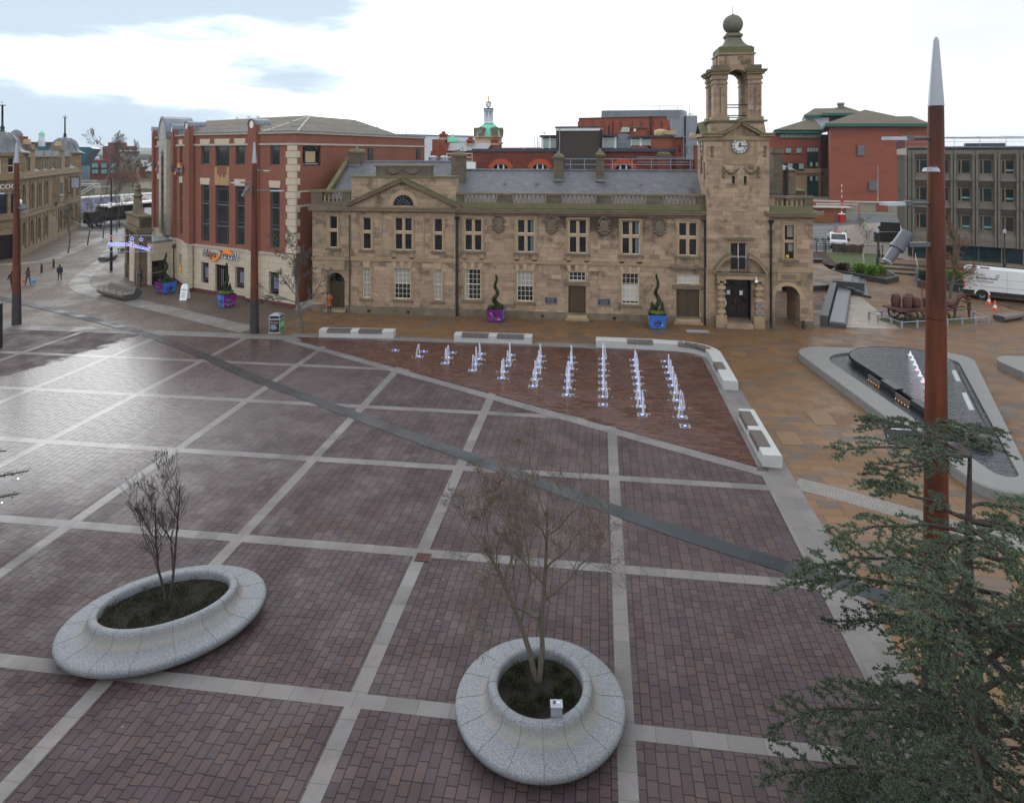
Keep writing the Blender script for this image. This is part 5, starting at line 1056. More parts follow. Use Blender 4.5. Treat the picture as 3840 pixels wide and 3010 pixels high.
for a,b in ARCH:
 c=(a+b)/2; w_=(b-a)/2; R=(w_*w_+1.3*1.3)/(2*1.3); zc0=zarc-R; n=10; th=math.asin(min(1,w_/R))
 for k in range(n):
  t0,t1=-th+2*th*k/n,-th+2*th*(k+1)/n
  mb.prism([(c+r*sin(t),Yh-.05,zc0+r*cos(t))for r,t in((R,t0),(R,t1),(R+.5,t1),(R+.5,t0))],(0,.1,0),'arch_orange')
  mb.poly([(c+R*sin(t0),Yh+.01,zc0+R*cos(t0)),(c+R*sin(t1),Yh+.01,zc0+R*cos(t1)),(c+R*sin(t1),Yh+.01,zarc+.01),(c+R*sin(t0),Yh+.01,zarc+.01)],'arch_orange')
mb.build('wall',hall)
for a,b in ARCH:window(hall,T0,a,b,zarc-1.55,zarc,Yh+.15,3,1,'white_paint','glass_dark',fw=.1,bw=.14)
px_=lambda x:xa(2050+x*.28,Yh); pz=lambda y:zc(380+y*.28,2300,Yh)
mb=MB(); mb.box(px_(130),px_(745),Yh-.6,Yh+5,9,pz(395),'harl_dark'); mb.box(px_(122),px_(752),Yh-.7,Yh+5.1,pz(395),pz(358),'white_paint'); mb.box(px_(115),px_(757),Yh-.8,Yh+5.2,pz(358),pz(338),'roof_felt'); mb.cyl((px_(180),Yh-.75,9),(px_(180),Yh-.75,pz(340)),.05,n=5,m='galv'); mb.cyl((px_(732),Yh-.7,10),(px_(732),Yh-.7,pz(370)),.12,n=6,m='black_iron'); mb.build('lift_house',hall)
Yp=Yh+1.2
def pent(x0,x1,z0,z1,roofm,nb):
 mb=MB(); mb.box(x0,x1,Yp+.1,Yp+4,z0,z1,'roof_felt'); mb.box(x0-.25,x1+.15,Yp-.3,Yp+4.2,z1,z1+.22,roofm)
 for k in range(nb):
  a=x0+(x1-x0)*k/nb; b=x0+(x1-x0)*(k+1)/nb; mb.box(a+.12,b-.12,Yp+.04,Yp+.1,z0+.05,z1-.1,'glass_pale')
 for k in range(nb+1):x=x0+(x1-x0)*k/nb; mb.box(x-.12,x+.12,Yp-.02,Yp+.1,z0,z1,'white_paint')
 mb.build('penthouse',hall)
pent(xa(1560+1720*.2754,Yp),px_(135),pz(630),pz(475),'roof_felt',2); pent(px_(745),px_(925),pz(628),pz(468),'roof_felt',1); pent(px_(1130),px_(1410),pz(598),pz(490),'roof_felt',2)
mb=MB(); mb.box(px_(950),px_(1130),Yp-.1,Yp+3.5,pz(628),pz(450),'lead'); mb.box(px_(945),px_(1135),Yp-.14,Yp-.05,pz(545),pz(537),'galv'); mb.prism([(px_(950),Yp-.1,pz(450)),(px_(1130),Yp-.1,pz(450)),(px_(1075),Yp-.1,pz(430)),(px_(985),Yp-.1,pz(430))],(0,3.4,0),'lead')
mb.box(px_(750),px_(1550),Yh-.25,Yh+1.2,zt+.0,pz(632),'roof_felt'); mb.box(px_(1405),px_(1720),Yh-.1,Yh+4,zt,pz(485),'brick_mid'); mb.box(px_(1390),px_(1745),Yh-.3,Yh+4.2,pz(485),pz(460),'roof_felt'); mb.box(px_(1720),px_(1820),Yh-.5,Yh+3,10,pz(490),'brick_old'); mb.box(px_(1700),px_(1865),Yh-.7,Yh+3.1,pz(490),pz(468),'lead')
mb.box(px_(1765),px_(1782),Yh-.56,Yh-.5,pz(680),pz(600),'black_iron')
mb.box(px_(1580),px_(1735),Yh,Yh+1.6,pz(460)+.1,pz(395),'wood_pale'); mb.lathe(((px_(1460)+px_(1620))/2,Yh+1,pz(460)),[(.5,0),(.55,.25),(.5,.55),(.2,.66),(.0,.68)],10,'pot_buff',sx=1.25)
mb.build('roof_plant',hall)
mb=MB(); mb.box(px_(1470),px_(1635),Yh-1.6,Yh-.7,9,pz(735),'brick_old'); mb.box(px_(1455),px_(1650),Yh-1.8,Yh-.5,pz(735),pz(700),'ashlar_dark'); mb.taper(px_(1470),px_(1635),Yh-1.6,Yh-.7,pz(700),pz(680),-.1,'stone_moss'); mb.build('chimney',hall)
mb=MB(); mb.box(px_(1975),px_(2055),Yh-.6,Yh+.4,9,pz(605),'brick_mid'); mb.box(px_(1965),px_(2065),Yh-.7,Yh+.5,pz(605),pz(590),'stone_moss'); mb.build('chimney',hall)
mb=MB()
for x in(1820,1865,1880,1950):
 mb.cyl((px_(x),Yh,pz(700)),(px_(x),Yh,pz(600)),.06,n=4,m='galv')
for y in(600,640,690):mb.cyl((px_(1815),Yh,pz(y)),(px_(1960),Yh,pz(y)),.06,n=4,m='galv')
mb.cyl((px_(1930),Yh-1,10),(px_(1930),Yh-1,pz(340)),.03,n=4,m='galv')
for y in(345,375):mb.cyl((px_(1905),Yh-1,pz(y)),(px_(1955),Yh-1,pz(y)),.02,n=4,m='galv')
for x in(1922,1975):mb.lathe((px_(x),Yh-.8,0),[(.1,pz(525)),(.17,pz(520)),(.17,pz(440)),(.06,pz(432))],8,'pot_buff')
mb.build('aerial_mast',hall)
mb=MB()
for x in(1580,1618,1640,1680):
 q=kx(x); mb.cyl((q,Yh+3,zt),(q,Yh+3,zt+1.6),.05,n=4,m='galv')
for a,b in((1580,1618),(1640,1680)):mb.cyl((kx(a),Yh+3,zt+1.6),(kx(b),Yh+3,zt+1.6),.05,n=4,m='galv')
mb.build('roof_rail',hall)
lo_=thing('slate_roof_block','low building with pale slate roof and white roof rail left of the brick hall','building',(-14,66,0))
mb=MB(); x0,x1=xa(1560+115*.2754,66),xa(1560+770*.2754,66); mb.box(x0,x1,66,73,0,10.8,'ashlar_dark'); mb.poly([(x0-.3,65.8,10.7),(x1,65.8,10.7),(x1,69.5,zc(975,1700,66)if False else 12.75),(x0-.3,69.5,12.75)],'slate_flat'); mb.poly([(x0-.3,73,10.7),(x0-.3,69.5,12.75),(x1,69.5,12.75),(x1,73,10.7)],'slate_flat'); mb.box(x1-1.6,x1,67.5,68.2,10.8,12.6,'white_paint'); mb.build('wall',lo_)
for x in(195,345):
 q=xa(1560+(x+40)*.2754,70); m2=MB(); m2.cyl((q,70,12.5),(q,70,13.1),.5,n=12,m='galv'); m2.sph((q,70,13.1),.5,'galv',8,.3); m2.build('roof_vent',lo_)
m2=MB()
for x in(420,530,640,765):q=xa(1560+x*.2754,69); m2.cyl((q,69,12.3),(q,69,13.5),.04,n=4,m='white_paint')
for z in(13.1,13.5):m2.cyl((xa(1560+420*.2754,69),69,z),(xa(1560+768*.2754,69),69,z),.04,n=4,m='white_paint')
m2.build('roof_rail',lo_)
Yg=92.0; gx=lambda x:xa(1560+x*.2754,Yg); gz=lambda y:zc(330+y*.2754,1800,Yg)
gb=thing('gabled_brick_block','red brick gabled block with tall chimney and grey slate roof before the domes','building',(gx(500),Yg,0))
mb=MB(); mb.box(gx(200),gx(775),Yg,Yg+8,0,gz(860),'brick_far'); mb.box(gx(230),gx(330),Yg-.4,Yg+4,0,gz(700),'brick_far'); mb.box(gx(1060),gx(1700),Yg+6,Yg+8,0,gz(808),'render_red'); mb.box(gx(775),gx(1000),Yg,Yg+8,0,gz(860),'brick_far')
mb.prism([(gx(195),Yg-.3,gz(925)),(gx(440),Yg-.3,gz(925)),(gx(400),Yg-.3,gz(735)),(gx(300),Yg-.3,gz(735)),(gx(240),Yg-.3,gz(860))],(0,.4,0),'brick_far'); mb.build('wall',gb)
mb=MB(); mb.poly([(gx(435),Yg-.4,gz(852)),(gx(960),Yg-.4,gz(852)),(gx(985),Yg+4,gz(742)),(gx(380),Yg+4,gz(742))],'slate_flat'); mb.poly([(gx(960),Yg-.4,gz(852)),(gx(985),Yg+8,gz(852)),(gx(985),Yg+4,gz(742))],'brick_far'); mb.build('roof',gb)
def chim(x0,x1,zt,m='brick_far'):
 mb=MB(); mb.box(gx(x0),gx(x1),Yg+3,Yg+4.5,gz(860),zt-.3,m); mb.box(gx(x0-8),gx(x1+8),Yg+2.8,Yg+4.7,zt-.9,zt-.6,'brick_far_buff'); mb.box(gx(x0-5),gx(x1+5),Yg+2.85,Yg+4.65,zt-.3,zt,m)
 for k in range(2):q=gx(x0+(x1-x0)*(.3+.4*k)); mb.cyl((q,Yg+3.7,zt),(q,Yg+3.7,zt+.35),.2,n=6,m=m)
 mb.build('chimney',gb)
chim(255,330,gz(610)); chim(635,712,gz(695)); chim(975,1065,gz(690))
mb=MB(); q=gx(650); mb.cyl((q,Yg-1,gz(905)),(q,Yg-1,gz(790)),.04,n=4,m='galv')
for k in range(3):mb.cyl((gx(635),Yg-1,gz(835-k*12)),(gx(668),Yg-1,gz(850-k*12)),.03,n=4,m='galv')
tag(mb.build('roof_aerial'),'spindly television aerial in front of the gabled brick block','aerial')
def copper_dome(parent,c,R,z0,hs=1.0,ribs=16,nm='dome'):
 mb=MB(); prof=[(R*cos(pi/2*k/9),z0+R*hs*sin(pi/2*k/9))for k in range(9)]+[(.3,z0+R*hs+.05)]
 mb.lathe((c[0],c[1],0),prof,28,'copper_green')
 for k in range(ribs):t=2*pi*k/ribs; mb.tube([(c[0]+r*1.015*cos(t),c[1]+r*1.015*sin(t),z)for r,z in prof[:-1]],.06+R*.018,4,'copper_green')
 return mb
Yd=135.0; dz=lambda y:zc(330+y*.2754,1700,Yd); dx=lambda x:xa(1560+x*.2754,Yd)
th=thing('theatre_tower','round stone theatre tower with green copper dome, white columned lantern and gold statue','tower',(dx(945),Yd+4,0))
c=(dx(945),Yd+4); R=(dx(1128)-dx(762))/2
mb=MB(); mb.lathe((c[0],c[1],0),[(R,0),(R,dz(750)),(R*1.12,dz(750)),(R*1.12,dz(740)),(R,dz(738)),(R,dz(680)),(R*1.05,dz(675)),(R*1.08,dz(660)),(R,dz(655))],32,'brick_far_buff'); mb.build('drum',th)
mb=MB()
for z in(dz(664),dz(755)):
 n=56
 for k in range(n):t=2*pi*k/n; mb.sph((c[0]+R*1.1*cos(t),c[1]+R*1.1*sin(t),z),.09,'bulb_pink',4)
mb.build('bulb_string',th)
zb0=dz(655); zd1=dz(470); copper_dome(th,c,R*.93,zb0,(zd1-zb0)/(R*.93),12).build('dome',th)
for k in range(6):
 t=-pi/2+YAW*0-.42+k*pi/3; mbx=MB(Fr(c[0]+R*.93*cos(t),c[1]+R*.93*sin(t),t+pi/2))
 mbx.T=(lambda T_:lambda p:T_((p[0]*.58,p[1]*.58-.25,zb0+(p[2]-zb0)*.58)))(mbx.T); mbx.box(-1.1,1.1,-.4,1.6,zb0,zb0+2.3,'stone_pub_trim'); mbx.prism([(1.35*cos(pi*j/8),-.5,zb0+2.3+1.0*sin(pi*j/8))for j in range(9)],(0,2.2,0),'stone_moss'); mbx.prism([(.62*cos(2*pi*j/14),-.42,zb0+1.7+.95*sin(2*pi*j/14))for j in range(14)],(0,-.06,0),'glass_blue')
 for j in range(14):a,b=2*pi*j/14,2*pi*(j+1)/14; mbx.cyl((.68*cos(a),-.5,zb0+1.7+1.02*sin(a)),(.68*cos(b),-.5,zb0+1.7+1.02*sin(b)),.08,n=4,m='stone_pub_trim')
 for j in(-.25,.25):mbx.cyl((j,-.5,zb0+.9),(j,-.5,zb0+2.5),.035,n=4,m='white_paint')
 for j in(1.3,1.7,2.1):mbx.cyl((-.6,-.5,zb0+j),(.6,-.5,zb0+j),.03,n=4,m='white_paint')
 mbx.build('dormer_window',th)
r1_=(dx(1010)-dx(880))/2
mb=MB(); mb.lathe((c[0],c[1],0),[(r1_*1.15,dz(475)),(r1_*1.15,dz(455)),(r1_*.6,dz(450)),(r1_*.6,dz(315)),(r1_*1.02,dz(315)),(r1_*1.05,dz(295)),(r1_*1.25,dz(288)),(r1_*1.25,dz(280))],16,'white_cladding'); mb.lathe((c[0],c[1],0),[(r1_*1.1,dz(280)),(r1_*1.1,dz(262)),(r1_*.5,dz(258))],16,'black_iron')
for k in range(8):
 t=2*pi*k/8+.2; mb.cyl((c[0]+r1_*.88*cos(t),c[1]+r1_*.88*sin(t),dz(452)),(c[0]+r1_*.88*cos(t),c[1]+r1_*.88*sin(t),dz(312)),r1_*.13,n=8,m='white_cladding')
mb.build('lantern',th)
rg=(dx(987)-dx(902))/2; zg=dz(210); mb=MB()
for k in range(8):t=pi*k/8; mb.tube([(c[0]+rg*cos(t)*sin(a),c[1]+rg*sin(t)*sin(a),zg+rg*cos(a))for a in[2*pi*j/20 for j in range(21)]],.05,4,'lead')
for a in(-.6,-.25,.1,.45,.8):mb.tube([(c[0]+rg*cos(a)*cos(t),c[1]+rg*cos(a)*sin(t),zg+rg*sin(a))for t in[2*pi*j/16 for j in range(17)]],.045,4,'lead')
mb.build('wire_globe',th)
mb=MB(); sx=.55
mb.lathe((c[0],c[1],0),[(.26,dz(168)),(.26,dz(160)),(.15,dz(158)),(.17,dz(140)),(.13,dz(120)),(.16,dz(105)),(.14,dz(95)),(.05,dz(92))],10,'gold'); mb.sph((c[0]+.05,c[1],dz(84)),.13,'gold',8); mb.tube([(c[0]-.1,c[1],dz(98)),(c[0]-.2,c[1],dz(85)),(c[0]-.26,c[1],dz(70))],.045,6,'gold'); mb.tube([(c[0]+.12,c[1],dz(100)),(c[0]+.22,c[1],dz(115)),(c[0]+.1,c[1],dz(125))],.045,6,'gold')
mb.tube([(c[0]-.26+.13*cos(2*pi*j/12),c[1],dz(62)+.13*sin(2*pi*j/12))for j in range(13)],.025,4,'gold'); mb.build('gilded_figure',th)
Yc=118.0; cxd=xa(1560+502*.2754,Yc); sd=thing('copper_dome_turret','small pale green copper dome with thin spike on a brick turret','turret',(cxd,Yc,0)); Rc=xa(1560+580*.2754,Yc)-cxd; zc0=zc(330+742*.2754,1700,Yc)
mb=MB(); mb.lathe((cxd,Yc,0),[(Rc*.96,0),(Rc*.96,zc0)],16,'brick_far'); mb.build('turret_wall',sd); copper_dome(sd,(cxd,Yc),Rc,zc0,.85,16).build('dome',sd)
mb=MB(); mb.lathe((cxd,Yc,zc0+Rc*.85),[(.35,-.1),(.22,.2),(.12,.4),(.18,.55),(.06,.7),(.05,4.6),(.0,4.7)],8,'copper_green'); mb.build('spike',sd)
Yw=175.0; wx=lambda x:xa(1560+x*.2754,Yw); wz=lambda y:zc(330+y*.2754,1650,Yw)
wb=thing('white_clad_building','long pale grey clad modern building low on the skyline left of the domes','building',(wx(300),Yw,0))
mb=MB(); A_=(wx(-260),Yw); B_=(wx(720),Yw+22); T=frame_ab(A_,B_); L_=hypot(B_[0]-A_[0],B_[1]-A_[1]); zt_=wz(642)
mb.T=T; mb.box(0,L_,0,12,0,zt_,'white_cladding'); mb.box(0,L_,-.2,12,zt_,zt_+.35,'lead'); mb.build('wall',wb)
m2=MB(T); m2.box(L_*.39,L_*.46,-.25,0,2,zt_-1.0,'glass_blue'); m2.build('window',wb)
for k in range(14):
 m2=MB(T); a=L_*.64+k*L_*.025; m2.box(a,a+L_*.018,-.2,0,zt_-2.6,zt_-1.3,'glass_pale'); m2.build('window',wb)
Yf=150.0; fx=lambda x:xa(2050+x*.28,Yf); fz=lambda y:zc(380+y*.28,2400,Yf)
ft=thing('grey_fly_tower','large blue grey metal clad box behind the red brick theatre','building',(fx(1300),Yf,0))
mb=MB(); z1=fz(120); mb.prism([(fx(733),Yf,0),(fx(1820),Yf,0),(fx(1925),Yf+6,0),(fx(1925),Yf+22,0),(fx(733),Yf+22,0)],(0,0,z1),'grey_cladding'); mb.prism([(fx(1880),Yf+2,0),(fx(2035),Yf+2,0),(fx(2035),Yf+15,0),(fx(1880),Yf+15,0)],(0,0,fz(192)),'grey_cladding')
for k in range(34):x=fx(745+k*32); mb.box(x,x+.12,Yf-.12,Yf,2,z1,'lead')if k<33 else None
mb.box(fx(1650),fx(1800),Yf-.2,Yf,10,fz(250),'grey_cladding'); mb.build('wall',ft)
mb=MB()
for x in(830,1060,1280,1520,1760):mb.cyl((fx(x),Yf+1,z1),(fx(x),Yf+1,z1+1.0),.06,n=4,m='galv')
mb.cyl((fx(830),Yf+1,z1+1.0),(fx(1760),Yf+1,z1+1.0),.06,n=4,m='galv'); mb.cyl((fx(1945),Yf+4,fz(192)),(fx(1945),Yf+4,fz(50)),.06,n=4,m='galv')
for x in(1925,1960,1995):mb.cyl((fx(x),Yf+4,fz(192)),(fx(x),Yf+4,fz(155)),.06,n=4,m='galv')
for y in(155,172):mb.cyl((fx(1925),Yf+4,fz(y)),(fx(1995),Yf+4,fz(y)),.06,n=4,m='galv')
mb.build('roof_rail',ft)
Yr=120.0; rx=lambda x:xa(2050+x*.28,Yr); rz=lambda y:zc(380+y*.28,2300,Yr)
rt=thing('brick_theatre','plain red brick theatre flank with sloping right end on the skyline','building',(rx(900),Yr,0))
mb=MB(); mb.prism([(rx(428),Yr,0),(rx(1670),Yr,0),(rx(1670),Yr,rz(400)),(rx(1605),Yr,rz(212)),(rx(428),Yr,rz(226))],(0,15,0),'brick_far')
mb.prism([(rx(425),Yr-.2,rz(226)),(rx(1608),Yr-.2,rz(212)),(rx(1608),Yr-.2,rz(205)),(rx(425),Yr-.2,rz(219))],(0,15.4,0),'ashlar_dark'); mb.box(rx(414),rx(428),Yr,Yr+8,0,rz(268),'brick_far'); mb.box(rx(1105),rx(1310),Yr-4,Yr,0,rz(372),'brick_far'); mb.box(rx(1080),rx(1330),Yr-4.3,Yr,rz(372),rz(355),'ashlar_dark')
for x in(545,680,830,940,1050,1200,1330,1480,1590):mb.box(rx(x)-.6,rx(x)+.6,Yr-.25,Yr,0,rz(262),'brick_far')
mb.build('wall',rt)
for x,y in((1350,368),(1430,368),(1150,398)):
 a,b,zl,zh=rx(x),rx(x+28),rz(y+20),rz(y-20); yy=Yr if x!=1150 else Yr-4.05
 window(rt,T0,a,b,zl,zh,yy-.1,2,3,'white_paint','glass_dark',fw=.15,bw=.08)
mb=MB(); mb.cyl((rx(1393),Yr-.3,8),(rx(1393),Yr-.3,rz(205)),.12,n=6,m='black_iron'); mb.cyl((rx(832),Yr-.4,8),(rx(832),Yr-.4,rz(320)),.1,n=6,m='black_iron'); mb.build('drainpipe',rt)
mb=MB(); mb.prism([(rx(965),Yr-6,rz(430)),(rx(1085),Yr-6,rz(430)),(rx(1110),Yr-4,rz(360)),(rx(1000),Yr-4,rz(360))],(0,1,0),'stone_moss')
for k in range(5):mb.prism([(rx(985+k*22),Yr-6.2,rz(428)),(rx(993+k*22),Yr-6.2,rz(428)),(rx(1018+k*19),Yr-4.2,rz(362)),(rx(1010+k*19),Yr-4.2,rz(362))],(0,.1,0),'glass_pale')
mb.build('skylight',rt)
K=.9556; GZ=.6
Pg=lambda x,y:(x*K,y*K)
flat('car_park',[(16,91.5),(28.5,90.7),(35.6,89.4),(37.3,85.5),(45,82.4),(60,72),(140,120),(150,260),(30,200),(16,110)],'tarmac_pale',GZ)
flat('asphalt_bays',[Pg(22,98),Pg(32.0,97),Pg(44,129.5),Pg(28,131)],'asphalt',GZ+.004); flat('access_road',[Pg(20,131),Pg(44,130),Pg(52,136),Pg(80,150),Pg(80,166),Pg(52,160),Pg(20,150)],'asphalt',GZ+.006)
mb=MB()
for k in range(13):
 y=103+k*2.1; a=Pg(24,y+.4); b=Pg(33+.31*(y-97),y-.1); mb.poly([(a[0],a[1],GZ+.012),(b[0],b[1],GZ+.012),(b[0],b[1]+.22,GZ+.012),(a[0],a[1]+.22,GZ+.012)],'line_white')
structure(mb,'parking_lines')
lawn=[(27.6,80.0,.30),(31.3,78.4,.2),(35.6,89.4,GZ+.02),(29.0,90.5,GZ+.02)]
mb=MB(); mb.poly(lawn,'turf'); n=9
tag(mb.build('lawn'),kind='structure')
mb=MB(); mb.poly([(24.3,84.0,GZ+.06),(27.6,80.6,.36),(29.0,90.4,GZ+.06),(26.3,91.0,GZ+.06)],'soil_red'); structure(mb,'soil_bed')
def kerbbox(name,pts,h,wd,m,label,cat,z0=0,fill=None,zf=None,closed=True):
 mb=MB(); mb.sweep(pts,[(0,z0),(wd,z0),(wd,h),(0,h)],m,closed)
 t=thing(name,label,cat,(pts[0][0],pts[0][1],0)); mb.build('kerb',t)
 if fill:f=MB(); f.poly([(p[0],p[1],zf)for p in pts],fill); f.build('soil',t)
 return t
kerbbox('raised_bed',[(25.57,77.79),(29.38,72.7),(31.4,74.6),(31.9,78.2),(27.0,80.0)],.55,.28,'granite_dark','dark granite raised bed with bright green shrubs below the lawn','raised bed',0,'soil_red',.45)
kerbbox('raised_bed',[(34.6,78.3),(31.8,71.4),(36.8,68.6),(44,66),(46,74)],.7,.28,'granite_dark','dark granite raised bed with shrubs behind the rusty cart sculpture','raised bed',0,'soil',.6)
def steps(name,A,B,n,rise,tread,label,m1='granite_dark',m2='flags_buff',z0=0):
 T=frame_ab(A,B); L=hypot(B[0]-A[0],B[1]-A[1]); mb=MB(T)
 for k in range(n):mb.box(0,L,k*tread,(n+1)*tread if k==n-1 else(k+1)*tread+.02,z0-.3,z0+(k+1)*rise,m2); mb.box(0,L,k*tread-.03,k*tread+.28,z0+(k+1)*rise-.16,z0+(k+1)*rise+.004,m1)
 return tag(mb.build(name),label,'steps')
steps('wide_steps',(31.5,79.6),(40.5,76.0),3,.203,2.0,'three wide shallow steps with dark nosings beside the lawn')
mb=MB(); A=Vector((35.0,78.5,0)); B=Vector((37.0,83.6,GZ))
for q in(A,B):mb.cyl(q,q+Vector((0,0,1.1)),.03,n=6,m='galv')
for h in(.75,1.1):mb.cyl(A+Vector((0,0,h)),B+Vector((0,0,h)),.03,n=6,m='galv')
tag(mb.build('handrail'),'steel handrail on the wide shallow steps','handrail')
mb=MB(); mb.sweep([(17.65,54.25),(23.3,69.0),(23.35,69.15),(25.3,66.6)][:2],[(0,0),(.55,0),(.55,.85),(0,.85)],'granite_dark'); t=thing('granite_ramp_wall','dark granite wall and sloping wet trough running back from the arch','wall',(17.2,54.3,0)); mb.build('wall',t)
mb=MB(); T=frame_ab((17.75,54.2),(23.5,69.2)); mb.T=T; L=hypot(5.75,15); mb.box(0,L-.3,-1.15,0,0,.35,'granite_dark'); mb.box(.25,L-.5,-1.05,0,.35,.40,'granite_wet'); mb.box(L-.6,L,-2.3,.5,0,.95,'granite_dark'); mb.build('trough',t)
st=thing('corner_steps','three dark granite steps turning a corner below the raised bed','steps',(25.2,65.5,0))
for k in range(3):
 mb=MB(); o=k*.62; z=.17*(k+1); mb.prism([(23.6,67.4+o*.5,0),(25.15-o*.75,65.5+o*1.15,0),(28.2-o,74.9,0),(24.0,77,0)],(0,0,z),'granite_dark'); mb.prism([(23.6,67.75+o*.5,z),(25.05-o*.75,65.95+o*1.15,z),(27.9-o,74.7,z),(27.0-o*.9,74.9,z),(24.5-o*.4,67.9+o,z),(23.8,68.3+o*.5,z)],(0,0,.006),'granite_wet'); mb.build('step',st)
mb=MB(); mb.poly([(18,67,.515),(23.6,69.3,.515),(25.4,69.4,.515),(26.4,74.8,.515),(25.6,77.7,.515),(26.2,84,.515),(26,91.4,.515),(18,91.4,.515)],'flags_buff'); structure(mb,'upper_paving')
mb=MB(); mb.poly([(23.6,69.3,0),(18,67,0),(18,67,.515),(23.6,69.3,.515)],'granite_dark'); structure(mb,'upper_paving_edge')
def railing(name,A,B,h,label,sp=.14,z=GZ,posts=2.2):
 T=frame_ab(A,B); L=hypot(B[0]-A[0],B[1]-A[1]); mb=MB(T); n=int(L/sp)
 for k in range(n+1):x=L*k/n; mb.box(x-.012,x+.012,-.012,.012,z,z+h,'black_iron')
 for zz_ in(z+.12,z+h-.06):mb.box(0,L,-.02,.02,zz_-.02,zz_+.02,'black_iron')
 k=0.
 while k<=L+.01:mb.box(k-.05,k+.05,-.05,.05,z,z+h+.12,'black_iron'); k+=L/max(1,round(L/posts))
 return tag(mb.build(name),label,'railing')
railing('railing',Pg(28.3,95.2),Pg(37.17,93.1),1.25,'black iron railing along the back of the lawn')
mb=MB(); a=Vector((*Pg(31.4,94.9),0)); b=Vector((*Pg(35.0,94.1),0)); n=16
top=[(a.lerp(b,k/n).x,a.lerp(b,k/n).y-.12-.08*sin(k*1.9),GZ+1.15+.10*sin(k*1.3))for k in range(n+1)]; bot=[(p[0],p[1]-.05*sin(k),GZ+.12)for k,p in enumerate(top)]
for k in range(n):mb.poly([bot[k],bot[k+1],top[k+1],top[k]],'tarp',True)
tag(mb.build('tarpaulin'),'crumpled brown sheet hung on the black railing','tarpaulin')
Bx=lambda u,v,z=GZ:gp(u,v,z)
hut=thing('brick_store','low dark red brick store with white flat roof edge beyond the car park','building',(*Pg(40,140),0)); A,B=Pg(22,143.5),Pg(50.2,141.5); T=frame_ab(A,B); L=hypot(B[0]-A[0],B[1]-A[1])
mb=MB(T); mb.box(0,L,0,2,0,GZ+2.3,'brick_far'); mb.box(L-.7,L+.15,-.15,2,0,GZ+2.3,'concrete_light'); mb.build('wall',hut); mb=MB(T); mb.box(-.2,L+.4,-.4,2.2,GZ+2.3,GZ+2.55,'stone_light'); mb.build('roof',hut)
for x in(.55,.82):
 mb=MB(T); mb.box(L*x-.4,L*x+.4,-.2,0,GZ+1.7,GZ+1.85,'black_iron'); mb.lathe((L*x,-.1,GZ+1.4),[(.1,0),(.35,.25),(.36,.3)],8,'white_paint'); mb.build('wall_lamp',hut)
A,B=Pg(30,137.5),Pg(45.2,135.6); T=frame_ab(A,B); L=hypot(B[0]-A[0],B[1]-A[1]); mb=MB(T)
for k in range(int(L/.16)):mb.box(k*.16,k*.16+.15,-.02*(k%2),.04,GZ,GZ+1.75,'wood_fence')
T2=frame_ab(B,Pg(46.8,139.5)); mb.T=T2
for k in range(26):mb.box(k*.16,k*.16+.15,-.02*(k%2),.04,GZ,GZ+1.75+.03*k*.7,'wood_fence')
tag(mb.build('wooden_fence'),'orange brown boarded fence enclosure beside the brick store','fence')
bw=thing('boundary_wall','long pale panelled wall with red brick piers at the foot of the red office block','wall',(*Pg(55,166),0)); A,B=Pg(24,172),Pg(80,160); T=frame_ab(A,B); L=hypot(B[0]-A[0],B[1]-A[1]); mb=MB(T); mb.box(0,L,0,.4,0,GZ+1.9,'concrete_light'); mb.box(-.2,L,-.3,.6,GZ+1.9,GZ+2.2,'stone_light'); mb.build('wall',bw)
for k in range(8):mb=MB(T); mb.box(3+k*7.2,5.2+k*7.2,-.12,0,0,GZ+1.9,'brick_far'); mb.build('brick_pier',bw)
flat('verge',[Pg(45,163),Pg(85,154),Pg(85,158),Pg(45,166.5)],'grass',GZ+.05); flat('far_kerb',[Pg(45,162),Pg(85,152.6),Pg(85,154),Pg(45,163)],'concrete_light',GZ+.04)
mb=MB(); q=Vector((*Pg(47.14,136.97),GZ)); mb.taper(q.x-.45,q.x+.45,q.y-.4,q.y+.4,GZ,GZ+1.5,-.1,'red_paint'); mb.box(q.x-.55,q.x+.55,q.y-.42,q.y+.42,GZ+1.5,GZ+1.65,'white_paint')
for k in range(11):mb.cyl((q.x,q.y,GZ+1.6+k*.5),(q.x,q.y,GZ+1.6+(k+1)*.5),.11-.004*k,n=6,m='red_paint' if k%2 else 'white_paint')
mb.cyl((q.x,q.y-.2,GZ+4.0),(q.x,q.y-.1,GZ+4.0),.28,n=12,m='red_paint'); tag(mb.build('barrier_pole'),'raised red and white striped car park barrier','barrier')
mb=MB(); A=Vector((*Pg(44.0,143),0)); B=Vector((*Pg(52.3,142.3),0))
for q in(A,B):mb.cyl((q.x,q.y,0),(q.x,q.y,GZ+3.3),.09,n=6,m='red_paint')
mb.cyl((A.x,A.y,GZ+3.3),(B.x,B.y,GZ+3.3),.06,n=6,m='red_paint'); mb.box(A.x,B.x,A.y-.5,A.y-.46,GZ+2.95,GZ+3.1,'white_cladding'); tag(mb.build('height_gantry'),'thin red height gantry behind the brick store','gantry')
for(u0,v0,u1,v1,h,lb)in((3020+.2225*1180,740+.2225*750,3020+.2225*1650,740+.2225*752,1.35,'nearer black brick retaining wall with tiled top'),(3020+.2225*1230,740+.2225*600,3020+.2225*1600,740+.2225*615,1.7,'farther black brick retaining wall below the concrete offices')):
 a,b=gp(u0,v0,GZ),gp(u1,v1,GZ); T=frame_ab(a,b); L=(b-a).length; mb=MB(T); mb.box(0,L,0,.5,GZ,GZ+h,'brick_black'); mb.box(-.03,L+.03,-.04,.54,GZ+h,GZ+h+.08,'granite_dark'); tag(mb.build('retaining_wall'),lb,'wall')
D_=178.0
